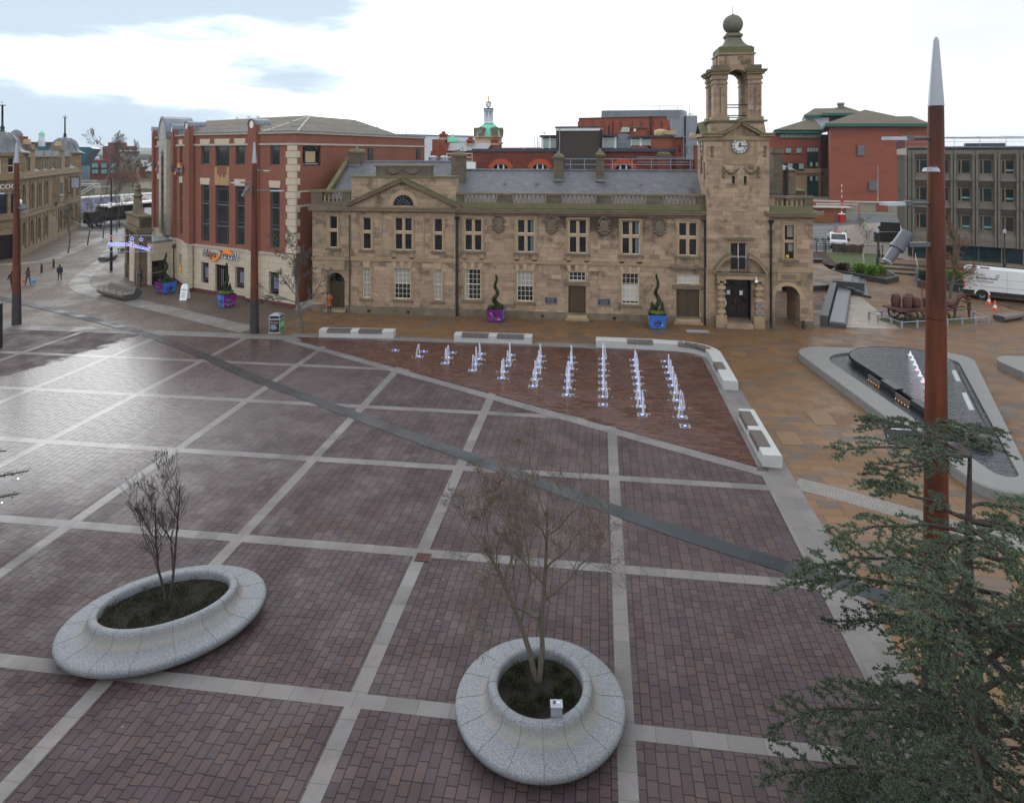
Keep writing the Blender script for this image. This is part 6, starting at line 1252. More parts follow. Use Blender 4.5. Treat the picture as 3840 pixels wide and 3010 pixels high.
ro=thing('red_office_block','big red brick office block with brown hipped roofs and green eaves','building',tuple(at(3250,760,D_).to_2d().to_3d()))
q=lambda u,v,d=D_:tuple(at(u,v,d))
kk=.22244; U=lambda x:3020+x*kk; V=lambda y:380+y*kk
def face(mb,x0,x1,v0,v1,d,m,dep=0):a=at(U(x0),V(v1),d); b=at(U(x1),V(v1),d); c=at(U(x1),V(v0),d); e_=at(U(x0),V(v0),d); P=[tuple(a),tuple(b),tuple(c),tuple(e_)]; w3=at(U(x0)-.35*dep,V(v1),d+(dep or 1))-a; mb.prism(P,(w3.x,w3.y,0),m)
mb=MB(); face(mb,420,2060,425,1900,D_,'brick_far',30); face(mb,372,1,0,1,D_,'brick_far')if 0 else None
face(mb,-700,268,560,1130,D_+22,'brick_far',20); face(mb,-700,268,1130,1750,D_+21.7,'brick_far_buff',20); face(mb,262,420,560,1130,D_+26,'brick_far',20); face(mb,262,420,1130,1750,D_+25.7,'brick_far_buff',20); mb.build('wall',ro)
mb=MB()
def hip(x0,x1,ve,ridge,d,dep,th_=24):
 e0,e1=at(U(x0),V(ve),d),at(U(x1),V(ve),d); bk=at(U(x0)-.35*dep,V(ve),d+dep)-e0; bk.z=0; P=[tuple(e0),tuple(e1),tuple(e1+bk),tuple(e0+bk)]
 R=[tuple(at(U(x),V(y),d+dep*.5))for x,y in ridge]
 n=len(R); mb.poly([P[0],P[1]]+R[::-1],'tile_brown'); mb.poly([P[2],P[3]]+R,'tile_brown'); mb.poly([P[1],P[2],R[-1]],'tile_brown'); mb.poly([P[3],P[0],R[0]],'tile_brown')
hip(330,2120,378,[(1005,142),(1415,258),(1790,250)],D_-2,34); hip(285,950,198,[(480,118),(640,82),(920,168)],D_+30,22); hip(-20,300,230,[(150,122),(500,115)],D_+32,22); hip(-520,320,480,[(60,300),(150,310)],D_+20,24)
mb.build('roof',ro)
mb=MB(); face(mb,330,2120,375,425,D_-2,'green_fascia',34); face(mb,285,950,196,240,D_+30,'green_fascia',22); face(mb,-20,300,230,272,D_+31,'green_fascia',22); face(mb,-520,300,500,540,D_+20,'green_fascia',22)
mb.build('fascia',ro)
mb=MB(); face(mb,-10,400,272,500,D_+33,'white_cladding',18); face(mb,390,800,240,400,D_+34,'roof_felt',10); mb.build('clerestory',ro)
mb=MB(); face(mb,552,652,40,130,D_+40,'lead',6); face(mb,543,662,22,44,D_+39,'galv',8); mb.build('roof_vent',ro)
for x0,x1,y0,y1 in((880,1000,740,912),(1075,1222,1342,1500)):
 mb=MB(); face(mb,x0,x1,y0,y1,D_-.4,'grey_frame',.3)
 n=12
 for k in range(n):face(mb,x0+4,x1-4,y0+(y1-y0)*(k+.3)/n,y0+(y1-y0)*(k+.75)/n,D_-.6,'grey_cladding',.2)
 mb.build('louvre',ro)
def gwin(x0,x1,y0,y1,d,kinds):
 mb=MB(); face(mb,x0,x1,y0,y1,d,'green_panel',.3); f=mb.build('window',ro); p=MB()
 for a,b in kinds:
  for k in range(4):w_=(x1-x0)/4; face(p,x0+k*w_+w_*.1,x0+(k+1)*w_-w_*.08,a,b,d-.15,'glass_pale' if a<900 or a>1 and k%2 else 'glass_teal',.1)
 p.build('pane',f)
for k in range(9):x0=-420+k*78; gwin(x0,x0+70,545,628,D_+21.6,[(552,615)])
gwin(28,218,775,1118,D_+21.4,[(785,850),(1030,1100)]); gwin(28,218,1255,1620,D_+21.2,[(1262,1340)]);
for x0 in(-330,-150):gwin(x0,x0+90,785,880,D_+21.4,[(792,870)])
gwin(-400,-20,1040,1160,D_+21.2,[(1050,1140)])
mb=MB(); face(mb,-320,330,1205,1228,D_+21.1,'brick_far',.2); face(mb,262,270,560,1600,D_+20.5,'black_iron',.3); mb.build('brick_band',ro)
rs=thing('rear_stone_block','dark rear sandstone block with slate roof, white bay window and ivy behind the tower','building',(17,68,0))
Yk=70.0; kx2=lambda x:xa(2860+x*.199,Yk); kz2=lambda y:zc(620+y*.199,2920,Yk)
mb=MB(); mb.box(kx2(-60),kx2(470),Yk,Yk+10,0,kz2(95),'ashlar_dark'); mb.box(kx2(470),kx2(605),Yk-.3,Yk+10,0,kz2(100),'ashlar_pale'); mb.box(kx2(100),kx2(620),Yk-.5,Yk+.1,kz2(100),kz2(80),'stone_trim_dark'); mb.box(kx2(600),kx2(830),Yk+.5,Yk+9,0,kz2(500),'stone_moss'); mb.box(kx2(600),kx2(850),Yk+.2,Yk+9.3,kz2(500),kz2(470),'stone_moss'); mb.build('wall',rs)
mb=MB(); mb.poly([(kx2(-60),Yk-.4,kz2(85)),(kx2(600),Yk-.4,kz2(85)),(kx2(360),Yk+5,kz2(-110)),(kx2(-60),Yk+5,kz2(-110))],'slate_flat'); mb.poly([(kx2(600),Yk-.4,kz2(85)),(kx2(600),Yk+10,kz2(85)),(kx2(360),Yk+5,kz2(-110))],'slate_flat'); mb.build('roof',rs)
mb=MB(); mb.box(kx2(30),kx2(250),Yk-2.2,Yk,0,kz2(190),'white_cladding'); mb.taper(kx2(20),kx2(260),Yk-2.3,Yk+.1,kz2(190),kz2(130),-.7,'lead')
for x in(60,130,200):mb.box(kx2(x),kx2(x+50),Yk-2.25,Yk-2.2,kz2(480),kz2(220),'glass_pale')
mb.build('bay_window',rs)
mb=MB(); mb.cyl((kx2(430),Yk-.5,4),(kx2(430),Yk-.5,kz2(30)),.13,n=6,m='black_iron'); mb.cyl((kx2(330),Yk-.3,4),(kx2(330),Yk-.3,kz2(190)),.12,n=6,m='black_iron'); mb.cyl((kx2(372),Yk-.3,kz2(480)),(kx2(372),Yk-.3,kz2(80)),.08,n=6,m='brick_plinth'); mb.build('drainpipe',rs)
mb=MB(); x0,x1=xa(2900,66),xa(2935,66); mb.box(x0,x1,66,67.5,8,zc(555,2920,66),'ashlar_dark'); mb.box(x0-.1,x1+.1,65.9,67.6,zc(575,2920,66),zc(560,2920,66),'stone_trim_dark'); mb.build('chimney',rs)
CA=(39.1*K,90.5*K); CB=(47.46*K,87.28*K); FCo=frame_ab(CA,CB)
co=thing('concrete_offices','brutalist grey concrete office block with deep angled window bays over a glazed ground floor','building',(CA[0],CA[1],0))
bx_=lambda x:onwall(3360+x*.328,CA,CB)
joints=[bx_(x)for x in(180,420,655,905,1158,1412)]; pit=joints[-1]-joints[-2];
while len(joints)<14:joints.append(joints[-1]+pit)
LCo=joints[-1]
rows=[(10.35,13.45,11.1,12.78),(7.08,10.18,7.8,9.46),(3.6,6.9,4.42,6.2)]
mb=MB(FCo); ops=[]
for i in range(len(joints)-1):
 a,b=joints[i],joints[i+1]
 for z0,z1,c,d in rows:ops.append((a+.30,b-.30,z0,z1,c,d))
wall(mb,0,LCo,2.6,14.2,0,[o[:4]for o in ops],'concrete',rev=.0)
for(a,b,c,d,z0,z1)in ops:
 y=.6; O=[(a,0,c),(b,0,c),(b,0,d),(a,0,d)]; I=[(a+.16,y,z0),(b-.08,y,z0),(b-.08,y,z1),(a+.16,y,z1)]
 for k in range(4):mb.poly([O[k],I[k],I[(k+1)%4],O[(k+1)%4]],'concrete')
for x in joints+[joints[0]-.45]:mb.box(x-.05,x+.05,-.012,.0,2.6,14.2,'granite_dark'); mb.box(x-.27,x-.07,-.16,0,2.6,13.3,'concrete'); mb.box(x+.07,x+.27,-.16,0,2.6,13.3,'concrete')
for z in(6.99,10.27):mb.box(0,LCo,-.18,0,z-.04,z+.05,'granite_dark')
Tside=Fr(CA[0],CA[1],FCo.ang+radians(94)); sd_L=34.0
mb.box(-.05,LCo,-.1,.5,14.2,14.35,'lead'); mb.box(0,LCo,0,14,13.9,14.15,'roof_felt')
FS=Fr(CA[0],CA[1],radians(69)); pts=FS((sd_L,0,0))
mb.T=None; fs_a=CA; fs_b=(pts[0],pts[1])
sidew=[(fs_a[0],fs_a[1],2.9),(fs_b[0],fs_b[1],2.9),(fs_b[0],fs_b[1],14.2),(fs_a[0],fs_a[1],14.2)]; mb.poly(sidew,'concrete'); mb.poly([(fs_a[0],fs_a[1],2.9),(fs_b[0],fs_b[1],2.9),(fs_b[0]+12,fs_b[1]-4,2.9),(fs_a[0]+12,fs_a[1]-4,2.9)],'concrete')
for k in range(26):
 t=(k+.5)/26; x,y=fs_a[0]+(fs_b[0]-fs_a[0])*t,fs_a[1]+(fs_b[1]-fs_a[1])*t; zb=2.9; mb.obox((x,y,zb),.28,.16,13.3-zb,FS.ang,'concrete')
mb.obox((*FS((sd_L/2,0,0))[:2],13.3),sd_L,.25,.9,FS.ang,'concrete_light'); mb.build('wall',co)
for(a,b,c,d,z0,z1)in ops:
 if a>LCo*.75:continue
 A0,B0=a+.16,b-.08; w_=B0-A0
 window(co,FCo,A0,B0,z0,z1,.56,1,1,'bronze_frame',random.choice(['glass_teal','glass_dark','glass_blue','glass_teal']),fw=.08,xb=[(A0+w_*.28,.13)],blind=[(A0+w_*.36,B0-.1,z0+.35,z0+.55,'glass_cyan')]if random.random()<.3 else None)
mb=MB(FCo); n=12
for k in range(n):
 a=.6+k*(LCo-1)/n; b=.6+(k+1)*(LCo-1)/n; mb.box(a+.05,b-.05,.65,.7,GZ+.15,2.6,'glass_teal'); mb.box(a-.05,a+.05,.55,.75,GZ,2.6,'grey_frame' if k%2 else 'bronze_frame')
 if k%3==2:mb.box(a-.3,a+.3,.3,.9,GZ,2.6,'lamp_grey')
 if k%2==0:mb.sph(((a+b)/2+.4,1.0,2.4),.1,'lamp_glow',6);
 mb.box(a+.2,b-.2,.62,.66,1.75,1.87,'glass_cyan')if k>4 else None
mb.box(.3,LCo,.5,.8,GZ,GZ+.14,'bronze_frame'); mb.box(0,LCo,.05,13,2.6,2.75,'concrete'); mb.box(.2,LCo,3,3.2,GZ,2.6,'granite_dark'); mb.build('ground_floor_glazing',co)
mb=MB(FCo)
for k in range(12):x=-.2+k*LCo/11; mb.cyl((x,.3,14.3),(x,.3,15.5),.03,n=4,m='galv')
for z in(14.9,15.45):mb.cyl((-.2,.3,z),(LCo,.3,z),.025,n=4,m='galv')
for k in range(8):q0=FS((k*sd_L/8,.3,14.2)); q1_=FS((k*sd_L/8,.3,15.4)); mb.T=None; mb.cyl(q0,q1_,.05,n=4,m='black_iron')
mb.cyl(FS((0,.3,15.4)),FS((sd_L,.3,15.4)),.04,n=4,m='black_iron'); mb.build('roof_rail',co)
nt=MB(FCo)
for k in range(9):nt.tube([(1+k*LCo/9,.5,15.5),(1+k*LCo/9+2,6,15.3+.1*(k%2)),(2+k*LCo/9,13,15.9)],.015,3,'galv')
for k in range(6):nt.tube([(0,1+2.2*k,15.35+.06*k),(LCo*.5,1+2.2*k,15.2+.09*k),(LCo,1+2.2*k,15.45+.07*k)],.018,3,'galv')
nt.box(joints[3]-.6,joints[4]+1.2,3,5,14.15,14.75,'roof_felt'); nt.build('roof_netting',co)
def slats(mb,path,w0,w1,z,step=.085,m='wood_weather',th=.06):
 """thin timber slats laid across a seat along a plan path"""
 for i in range(len(path)-1):
  a,b=Vector(path[i]),Vector(path[i+1]); L=(b-a).length; n=max(1,int(L/step)); t=(b-a)/L; nn=Vector((-t.y,t.x)); ang=atan2(t.y,t.x)
  for k in range(n):
   p=a+t*(L*(k+.5)/n)+nn*((w0+w1)/2); mb.obox((p.x,p.y,z),step*.62,abs(w1-w0),th,ang,m)
   q=a+t*(L*(k+.5)/n)+nn*(w0-.02); mb.obox((q.x,q.y,z-.2),step*.62,.05,.2+th,ang,m)
BPRO=[(0,0),(.80,0),(.80,.50),(.76,.54),(.04,.54),(0,.50)]
def bench(label,path,seats,wd=.80):
 t=thing('stone_bench',label,'bench',(path[0][0],path[0][1],0),'pale stone benches round the fountain floor')
 mb=MB(); mb.sweep(path,[(o*wd/.8,z)for o,z in BPRO],'granite_pale'); mb.build('stone_block',t)
 for s in seats:mb=MB(); slats(mb,s,0,.50,.535); mb.build('slatted_seat',t)
bench('straight pale stone bench with two slatted seats nearest the bare street tree',[(-20.45,46.25),(-14.9,46.62)],[[(-19.85,46.3),(-18.1,46.42)],[(-17.5,46.45),(-15.75,46.57)]])
bench('straight pale stone bench with two slatted seats, middle one along the back of the jets',[(-10.35,46.4),(-4.75,46.52)],[[(-9.8,46.41),(-7.85,46.45)],[(-7.25,46.46),(-5.3,46.51)]])
cv_=[(-.25,46.35),(3.65,46.3),(5.3,46.1)]+[(5.3+1.78*sin(a),44.35+1.75*cos(a))for a in[radians(q)for q in(12,26,40,54,68,80)]]+[(7.06,43.8),(7.02,38.98)]
bench('long curved stone bench bending round the far corner of the fountain floor',cv_,[[(1.9,46.33),(3.65,46.3)],cv_[2:8],[(7.05,42.3),(7.04,41.0)]],.82)
bench('short stone bench with two long slatted seats at the right edge of the fountain floor',[(6.99,34.8),(6.99,29.6)],[[(6.99,34.4),(6.99,32.7)],[(6.99,32.1),(6.99,30.4)]],.80)
s=NT('water'); s.set((.80,.84,.97),.35,.4); s.b.inputs['Alpha'].default_value=.5; s.b.inputs['Emission Color'].default_value=(.45,.5,1,1); s.b.inputs['Emission Strength'].default_value=.10  # blue lamp light in the jets put in as tint and faint emission
s=NT('water_veil'); s.set((.86,.88,.95),.5,.3); s.b.inputs['Alpha'].default_value=.2
s=NT('splash'); s.set((.9,.9,.95),.6,.3); s.b.inputs['Alpha'].default_value=.2
emat('lamp_blue',(.20,.25,1.0),3.0)
def grate():
 t=thing('fountain_grate','','grate',(0,0,0),'dry grates in the fountain floor',local=True)
 mb=MB(); mb.box(-.26,.26,-.26,.26,.012,.030,'grate'); mb.lathe((0,0,0),[(.17,.03),(.19,.038),(.13,.038),(.13,.032),(.0,.032)],14,'granite_dark')
 for k in(-.2,.2):mb.box(-.24,.24,k-.02,k+.02,.03,.034,'granite_dark')
 mb.build('plate',t); m2=MB(); m2.lathe((0,0,0),[(.075,.033),(.075,.045),(.0,.045)],10,'lamp_blue'); m2.build('lamp',t); return t
g_proto=grate()
def jet_parts(t,h,wx,wy,rnd):
 mb=MB(); n=8
 P=[(wx*.25*(k/n)**2,wy*.25*(k/n)**2,.04+h*k/n)for k in range(n+1)]; mb.tube(P,.016,6,'water',True,.032); mb.sph((P[-1][0],P[-1][1],P[-1][2]),.036,'water',6,1.4); mb.build('water_column',t)
 mb=MB()
 for j in range(3):
  a=rnd.uniform(.7,1.25); o=[(P[-1][0]+wx*a*(k/n),P[-1][1]+wy*a*(k/n),.04+h*(1-(k/n)**2))for k in range(n+1)]; o=[(x+.03*j-.03,y,z)for x,y,z in o]; mb.tube(o,.02,6,'water_veil',True,.04)
 for j in range(7):a=rnd.uniform(0,6.3); r=rnd.uniform(.05,.35); mb.sph((P[-1][0]+wx+r*cos(a),P[-1][1]+wy+r*sin(a)*.5,.05),rnd.uniform(.03,.07),'splash',5,.4)
 mb.build('falling_water',t)
def jet_proto(h,wx,wy,sd):
 t=copy_tree(g_proto); t.name='fountain_jet'; t['category']='fountain jet'; t['group']='water jets rising from the fountain floor'; jet_parts(t,h,wx,wy,random.Random(sd)); return t
JP=[jet_proto(.92,.18,-.02,1),jet_proto(1.08,.06,.04,2),jet_proto(.78,-.16,-.06,3),jet_proto(1.0,.12,-.1,4)]
DRY={(0,0),(1,0),(2,0),(3,0),(4,0),(5,0),(9,0),(9,9),(6,0),(8,0),(9,1),(7,4),(7,7)}
rj=random.Random(5); used=set()
ordn=['first','second','third','fourth','fifth','sixth','seventh','eighth','ninth','tenth']
for i in range(10):
 for k in range(i+1):
  x,y=-13.85+2.005*i,43.78-1.142*k
  if(i,k)in DRY:
   o=g_proto if 'g' not in used else copy_tree(g_proto); used.add('g')
   o['label']='dry square grate, %s from the back in the %s column of jets from the left'%(ordn[k],ordn[i])
  else:
   q=rj.randrange(4); o=JP[q]if q not in used else copy_tree(JP[q]); used.add(q)
   o['label']='white water jet, %s from the back in the %s column of jets from the left'%(ordn[k],ordn[i])
  o.location=(x,y,.008)
for q in range(4):
 if q not in used:bpy.data.objects.remove(JP[q])
def planter(label,c,a_in,b_in,rot,wd=1.02):
 t=thing('granite_planter',label,'planter',(c[0],c[1],0)); n=72
 prof=[(.35,0),(.62,.02),(.85,.10),(.95,.19),(.99,.27),(1.0,.33),(.985,.38),(.95,.405),(.88,.42),(.46,.455),(.38,.47),(.32,.505),(.275,.565),(.25,.64),(.235,.71),(.215,.765),(.175,.795),(.06,.80),(.02,.78),(0,.73),(0,.4)]
 vs=[]; ca,sa=cos(rot),sin(rot)
 for f,z in prof:
  for i in range(n):
   th=2*pi*i/n; x,y=(a_in+f*wd)*cos(th),(b_in+f*wd)*sin(th); vs.append((c[0]+x*ca-y*sa,c[1]+x*sa+y*ca,z))
 m=len(prof); mb=MB(); nj=16
 for j in range(m-1):
  for i in range(n):
   mb.f.append((j*n+i,j*n+(i+1)%n,(j+1)*n+(i+1)%n,(j+1)*n+i)); mb.m.append('granite_mid' if 9<=j<=13 else 'granite'); mb.sm.append(True)
 mb.v=vs;
 for k in range(nj):
  th=2*pi*(k+.35)/nj; P=[]
  for f,z in prof[3:19]:
   x,y=(a_in+f*wd)*cos(th),(b_in+f*wd)*sin(th); P.append((c[0]+x*ca-y*sa,c[1]+x*sa+y*ca,z+.001))
  mb.tube(P,.004,4,'granite_joint')
 mb.build('stone_ring',t)
 sb=MB(); P=[];
 for i in range(n):th=2*pi*i/n; x,y=(a_in+.05)*cos(th),(b_in+.05)*sin(th); P.append((c[0]+x*ca-y*sa,c[1]+x*sa+y*ca,.56))
 sb.poly(P,'soil'); sb.build('soil',t); return t
vmat('granite_joint',(.055,.057,.06),(.04,.04,.045),4,.8)
def leaf(mb,p,d,L,w,m):
 d=Vector(d).normalized(); s=d.cross(Vector((random.uniform(-1,1),random.uniform(-1,1),random.uniform(-.3,1)))).normalized()*w; p=Vector(p); q=p+d*L
 mb.add([tuple(p),tuple(p+d*L*.5+s),tuple(q),tuple(p+d*L*.5-s)],[(0,1,2,3)],m)
def clump(mb,c,rx,rz,n,L,w,mats,up=.6,shell=.5):
 for _ in range(n):
  u=Vector((random.gauss(0,1),random.gauss(0,1),random.gauss(0,1))).normalized(); r=random.uniform(shell,1.0)
  p=(c[0]+u.x*rx*r,c[1]+u.y*rx*r,c[2]+u.z*rz*r); d=u+Vector((random.uniform(-.6,.6),random.uniform(-.6,.6),up+random.uniform(-.3,.5))); leaf(mb,p,d,L*random.uniform(.6,1.3),w*random.uniform(.7,1.2),random.choice(mats))
OV=(-12.3,17.43); ORot=radians(31)
planter('long oval pale granite planter with thin dark multi-stemmed tree',OV,1.68,1.08,ORot)
RD=(-1.42,15.86); planter('round pale granite planter with bare grey multi-stemmed tree',RD,1.02,1.02,0)
mb=MB(); rng=random.Random(3)
for _ in range(130):
 a=rng.uniform(0,2*pi); r=sqrt(rng.random())*.95; x,y=1.68*r*cos(a),1.08*r*sin(a); p=(OV[0]+x*cos(ORot)-y*sin(ORot),OV[1]+x*sin(ORot)+y*cos(ORot),.62); clump(mb,p,.15,.11,50,.055,.012,['leaf_olive','leaf_olive','leaf_olive','topiary'],1.0,.2)
tag(mb.build('ground_cover'),'dark low heathery planting filling the oval planter','ground cover',kind='stuff')
shr=[]
for k,(dx_,dy_)in enumerate([(-.55,.45),(-.1,.62),(.35,.55),(.65,.2),(-.75,.1),(-.4,-.05),(.45,-.1),(.1,-.35),(-.5,-.5),(-.15,-.62),(.72,-.3)]):
 mb=MB(); clump(mb,(RD[0]+dx_,RD[1]+dy_,.66),.19,.14,260,.10,.013,['leaf_olive','topiary','leaf_olive'],1.1,.15)
 side=('left' if dx_<-.2 else 'right' if dx_>.3 else 'middle')
 tag(mb.build('heather_plant'),'small dark tufted shrub in the round planter, %s'%['far left','back middle','back right','right edge','left edge','left of the tree stems','right of the tree stems','in front of the tree stems','front left','front middle','front right beyond the metal box'][k],'shrub','small shrubs in the round planter')
mb=MB(); bx_c=gp(2075,2640,.6); bx_c=Vector((-.97,15.02,.56)); mb.obox(bx_c,.25,.2,.42,.12,'galv'); mb.obox((bx_c.x,bx_c.y,.98),.28,.23,.025,.12,'galv'); mb.cyl((bx_c.x-.05,bx_c.y+.02,1.0),(bx_c.x-.05,bx_c.y+.02,1.03),.03,n=8,m='corten_old'); mb.obox((bx_c.x+.04,bx_c.y+.03,1.005),.06,.04,.01,.3,'white_paint')
tag(mb.build('junction_box'),'small grey metal service box standing in the round planter soil','service box')
s=NT('water_foam'); s.set((.85,.87,.92),.5,.4)
tp=thing('triangular_pool','raised triangular pool with broad pale stone rim','fountain',(17,40,0))
def rounded(pts,rs,n=8):
 o=[]; k=len(pts)
 for i in range(k):
  p0,p,p1=Vector(pts[i-1]),Vector(pts[i]),Vector(pts[(i+1)%k]); a=(p0-p).normalized(); b=(p1-p).normalized(); ang=a.angle(b); d=rs[i]/math.tan(ang/2); c=p+(a+b).normalized()*(rs[i]/sin(ang/2)); s0=p+a*d; s1=p+b*d
  a0=atan2(s0.y-c.y,s0.x-c.x); a1=atan2(s1.y-c.y,s1.x-c.x); da=(a1-a0+pi)%(2*pi)-pi
  for j in range(n+1):t=a0+da*j/n; o.append((c.x+rs[i]*cos(t),c.y+rs[i]*sin(t)))
 return o
OUT=rounded([(12.7,47.1),(15.3,24.0),(24.1,46.7)],[1.9,1.2,1.35],10); INN=rounded([(14.1,45.9),(16.2,27.3),(22.6,45.5)],[2.2,.5,1.0],10); BAS=rounded([(15.15,46.3),(16.75,30.2),(22.4,46.2)],[3.0,.42,2.3],10)
def align(a,b):return a,b
mb=MB(); n=len(OUT); HR=.46; prof=[]
def loopsurf(mb,L0,z0,L1,z1,m,sm=True):
 n=len(L0); mb.add([(x,y,z0)for x,y in L0]+[(x,y,z1)for x,y in L1],[(i,(i+1)%n,n+(i+1)%n,n+i)for i in range(n)],m,sm)
cen=Vector((17.2,41)); off=lambda L,f:[(x+(cen.x-x)*f,y+(cen.y-y)*f)for x,y in L]
loopsurf(mb,OUT,0,OUT,HR-.06,'granite_mid'); loopsurf(mb,OUT,HR-.06,off(OUT,.006),HR,'granite_mid'); loopsurf(mb,off(OUT,.006),HR,INN,HR+.01,'granite_mid',False); loopsurf(mb,INN,HR+.01,INN,.1,'granite_mid'); mb.build('stone_rim',tp)
s=NT('pool_water'); P=s.pos(); s.set((.025,.03,.035),.06,.8); mpn=s.n('Mapping'); mpn.inputs['Scale'].default_value=(1.0,2.4,1.0); mpn.inputs['Rotation'].default_value=(0,0,.5); s.l(P,mpn.inputs[0]); s.bump(s.noise(mpn.outputs[0],2.6,3,.6),.9,.10)
mb=MB(); mb.poly([(x,y,.36)for x,y in INN],'pool_water'); mb.build('water',tp)
bs=thing('black_basin','black polished inner basin with brimming water inside the triangular pool','basin',(17,40,0))
mb=MB(); lo=off(BAS,.05); loopsurf(mb,lo,.2,lo,.55,'basin_black'); loopsurf(mb,lo,.55,off(BAS,-.004),.66,'basin_black'); loopsurf(mb,off(BAS,-.004),.66,BAS,.80,'basin_black'); loopsurf(mb,BAS,.80,off(BAS,.02),.84,'basin_black'); loopsurf(mb,off(BAS,.02),.84,off(BAS,.03),.78,'basin_black'); mb.build('rim',bs)
mb=MB(); mb.poly([(x,y,.815)for x,y in off(BAS,.022)],'pool_water'); mb.build('water',bs)
emat('lamp_warm',(1.0,.55,.12),2.5)
La,Lb=Vector((15.78,41.0)),Vector((16.45,33.6)); tdir=(Lb-La).normalized()
def slatpanel(p0,p1):
 mb=MB(); a=La.lerp(Lb,p0); b=La.lerp(Lb,p1); L=(b-a).length; ang=atan2(tdir.y,tdir.x)
 for k in range(6):c=(a+b)/2; mb.obox((c.x-.30,c.y,.30+.072*k),L,.05,.035,ang,'wood_weather')
 return mb,a,b
for p0,p1 in((.03,.22),(.42,.62),(.8,.98)):
 mb,a,b=slatpanel(p0,p1); mb.build('slat_panel',bs)
 for k in range(5):
  q=a.lerp(b,(k+.5)/5); l=MB(); l.sph((q.x-.36,q.y,.40),.018,'lamp_warm',6); l.build('lamp',bs)
for p0,p1 in((.22,.42),(.62,.8)):
 a,b=La.lerp(Lb,p0),La.lerp(Lb,p1); c=(a+b)/2; mb=MB(); mb.prism([(a.x-.40,a.y,.3),(a.x-.30,a.y,.84),(a.x+.1,a.y,.9),(a.x+.05,a.y,.3)],(b.x-a.x,b.y-a.y,0),'basin_black'); mb.build('shroud',bs)
Ra,Rb=Vector((20.75,42.8)),Vector((17.55,33.9))
for p0,p1 in((.12,.34),(.55,.83)):
 a,b=Ra.lerp(Rb,p0),Ra.lerp(Rb,p1); mb=MB(); nn=Vector((.94,-.34)); mb.prism([(a.x,a.y,.80),(a.x+nn.x*.28,a.y+nn.y*.28,.86),(a.x+nn.x*.3,a.y+nn.y*.3,.4),(a.x,a.y,.4)],(b.x-a.x,b.y-a.y,0),'lamp_white'); mb.build('cover_plate',bs)
emat('lamp_pink',(1.0,.12,.16),1.6)
for k,(x,y)in enumerate([(19.4,44.5),(19.11,43.5),(18.8,42.5),(18.48,41.5),(18.16,40.45),(17.85,39.4),(17.57,38.4),(17.2,37.2)]):
 t=thing('water_bubbler','short white bubbling water spout in the black basin, %s from the far end%s'%(ordn[k],', lit pink' if k in(3,5)else ''),'water spout',(x,y,.8),'bubbling spouts in the black basin'); mb=MB(); mb.lathe((x,y,.80),[(.16,.012),(.10,.03),(.07,.10),(.055,.18),(.035,.24),(.0,.27)],10,'water_foam'); mb.build('water',t)
 if k in(3,5):l=MB(); l.lathe((x,y,.80),[(.09,.03),(.085,.08),(.06,.11)],10,'lamp_pink'); l.build('lamp',t)
OUT2=rounded([(24.7,46.6),(27.3,24),(36,46.0)],[1.5,1.2,1.3],8); INN2=rounded([(25.9,45.4),(28.2,28.0),(34.6,45.0)],[1.4,.5,1.0],8)
t2=thing('triangular_pool','second triangular pool whose pale rounded rim shows at the right edge','fountain',(27,42,0)); mb=MB(); loopsurf(mb,OUT2,0,OUT2,HR,'granite_mid'); loopsurf(mb,OUT2,HR,INN2,HR+.01,'granite_mid',False); loopsurf(mb,INN2,HR+.01,INN2,.1,'granite_mid'); mb.build('stone_rim',t2); mb=MB(); mb.poly([(x,y,.36)for x,y in INN2],'pool_water'); mb.build('water',t2)
def spiral(mb,c,h,r0,turns,m,ph=0.):
 n=46; wd=.17
 for k in range(n):
  f=k/(n-1); a=2*pi*turns*f+ph; rr=r0*(1-f*.75)*.55; R=wd*(1.35-1.0*f); p=(c[0]+rr*cos(a),c[1]+rr*sin(a),c[2]+h*f); mb.sph(p,R*.82,m,5); clump(mb,p,R,R*.9,42,.05,.018,[m],.4,.8)
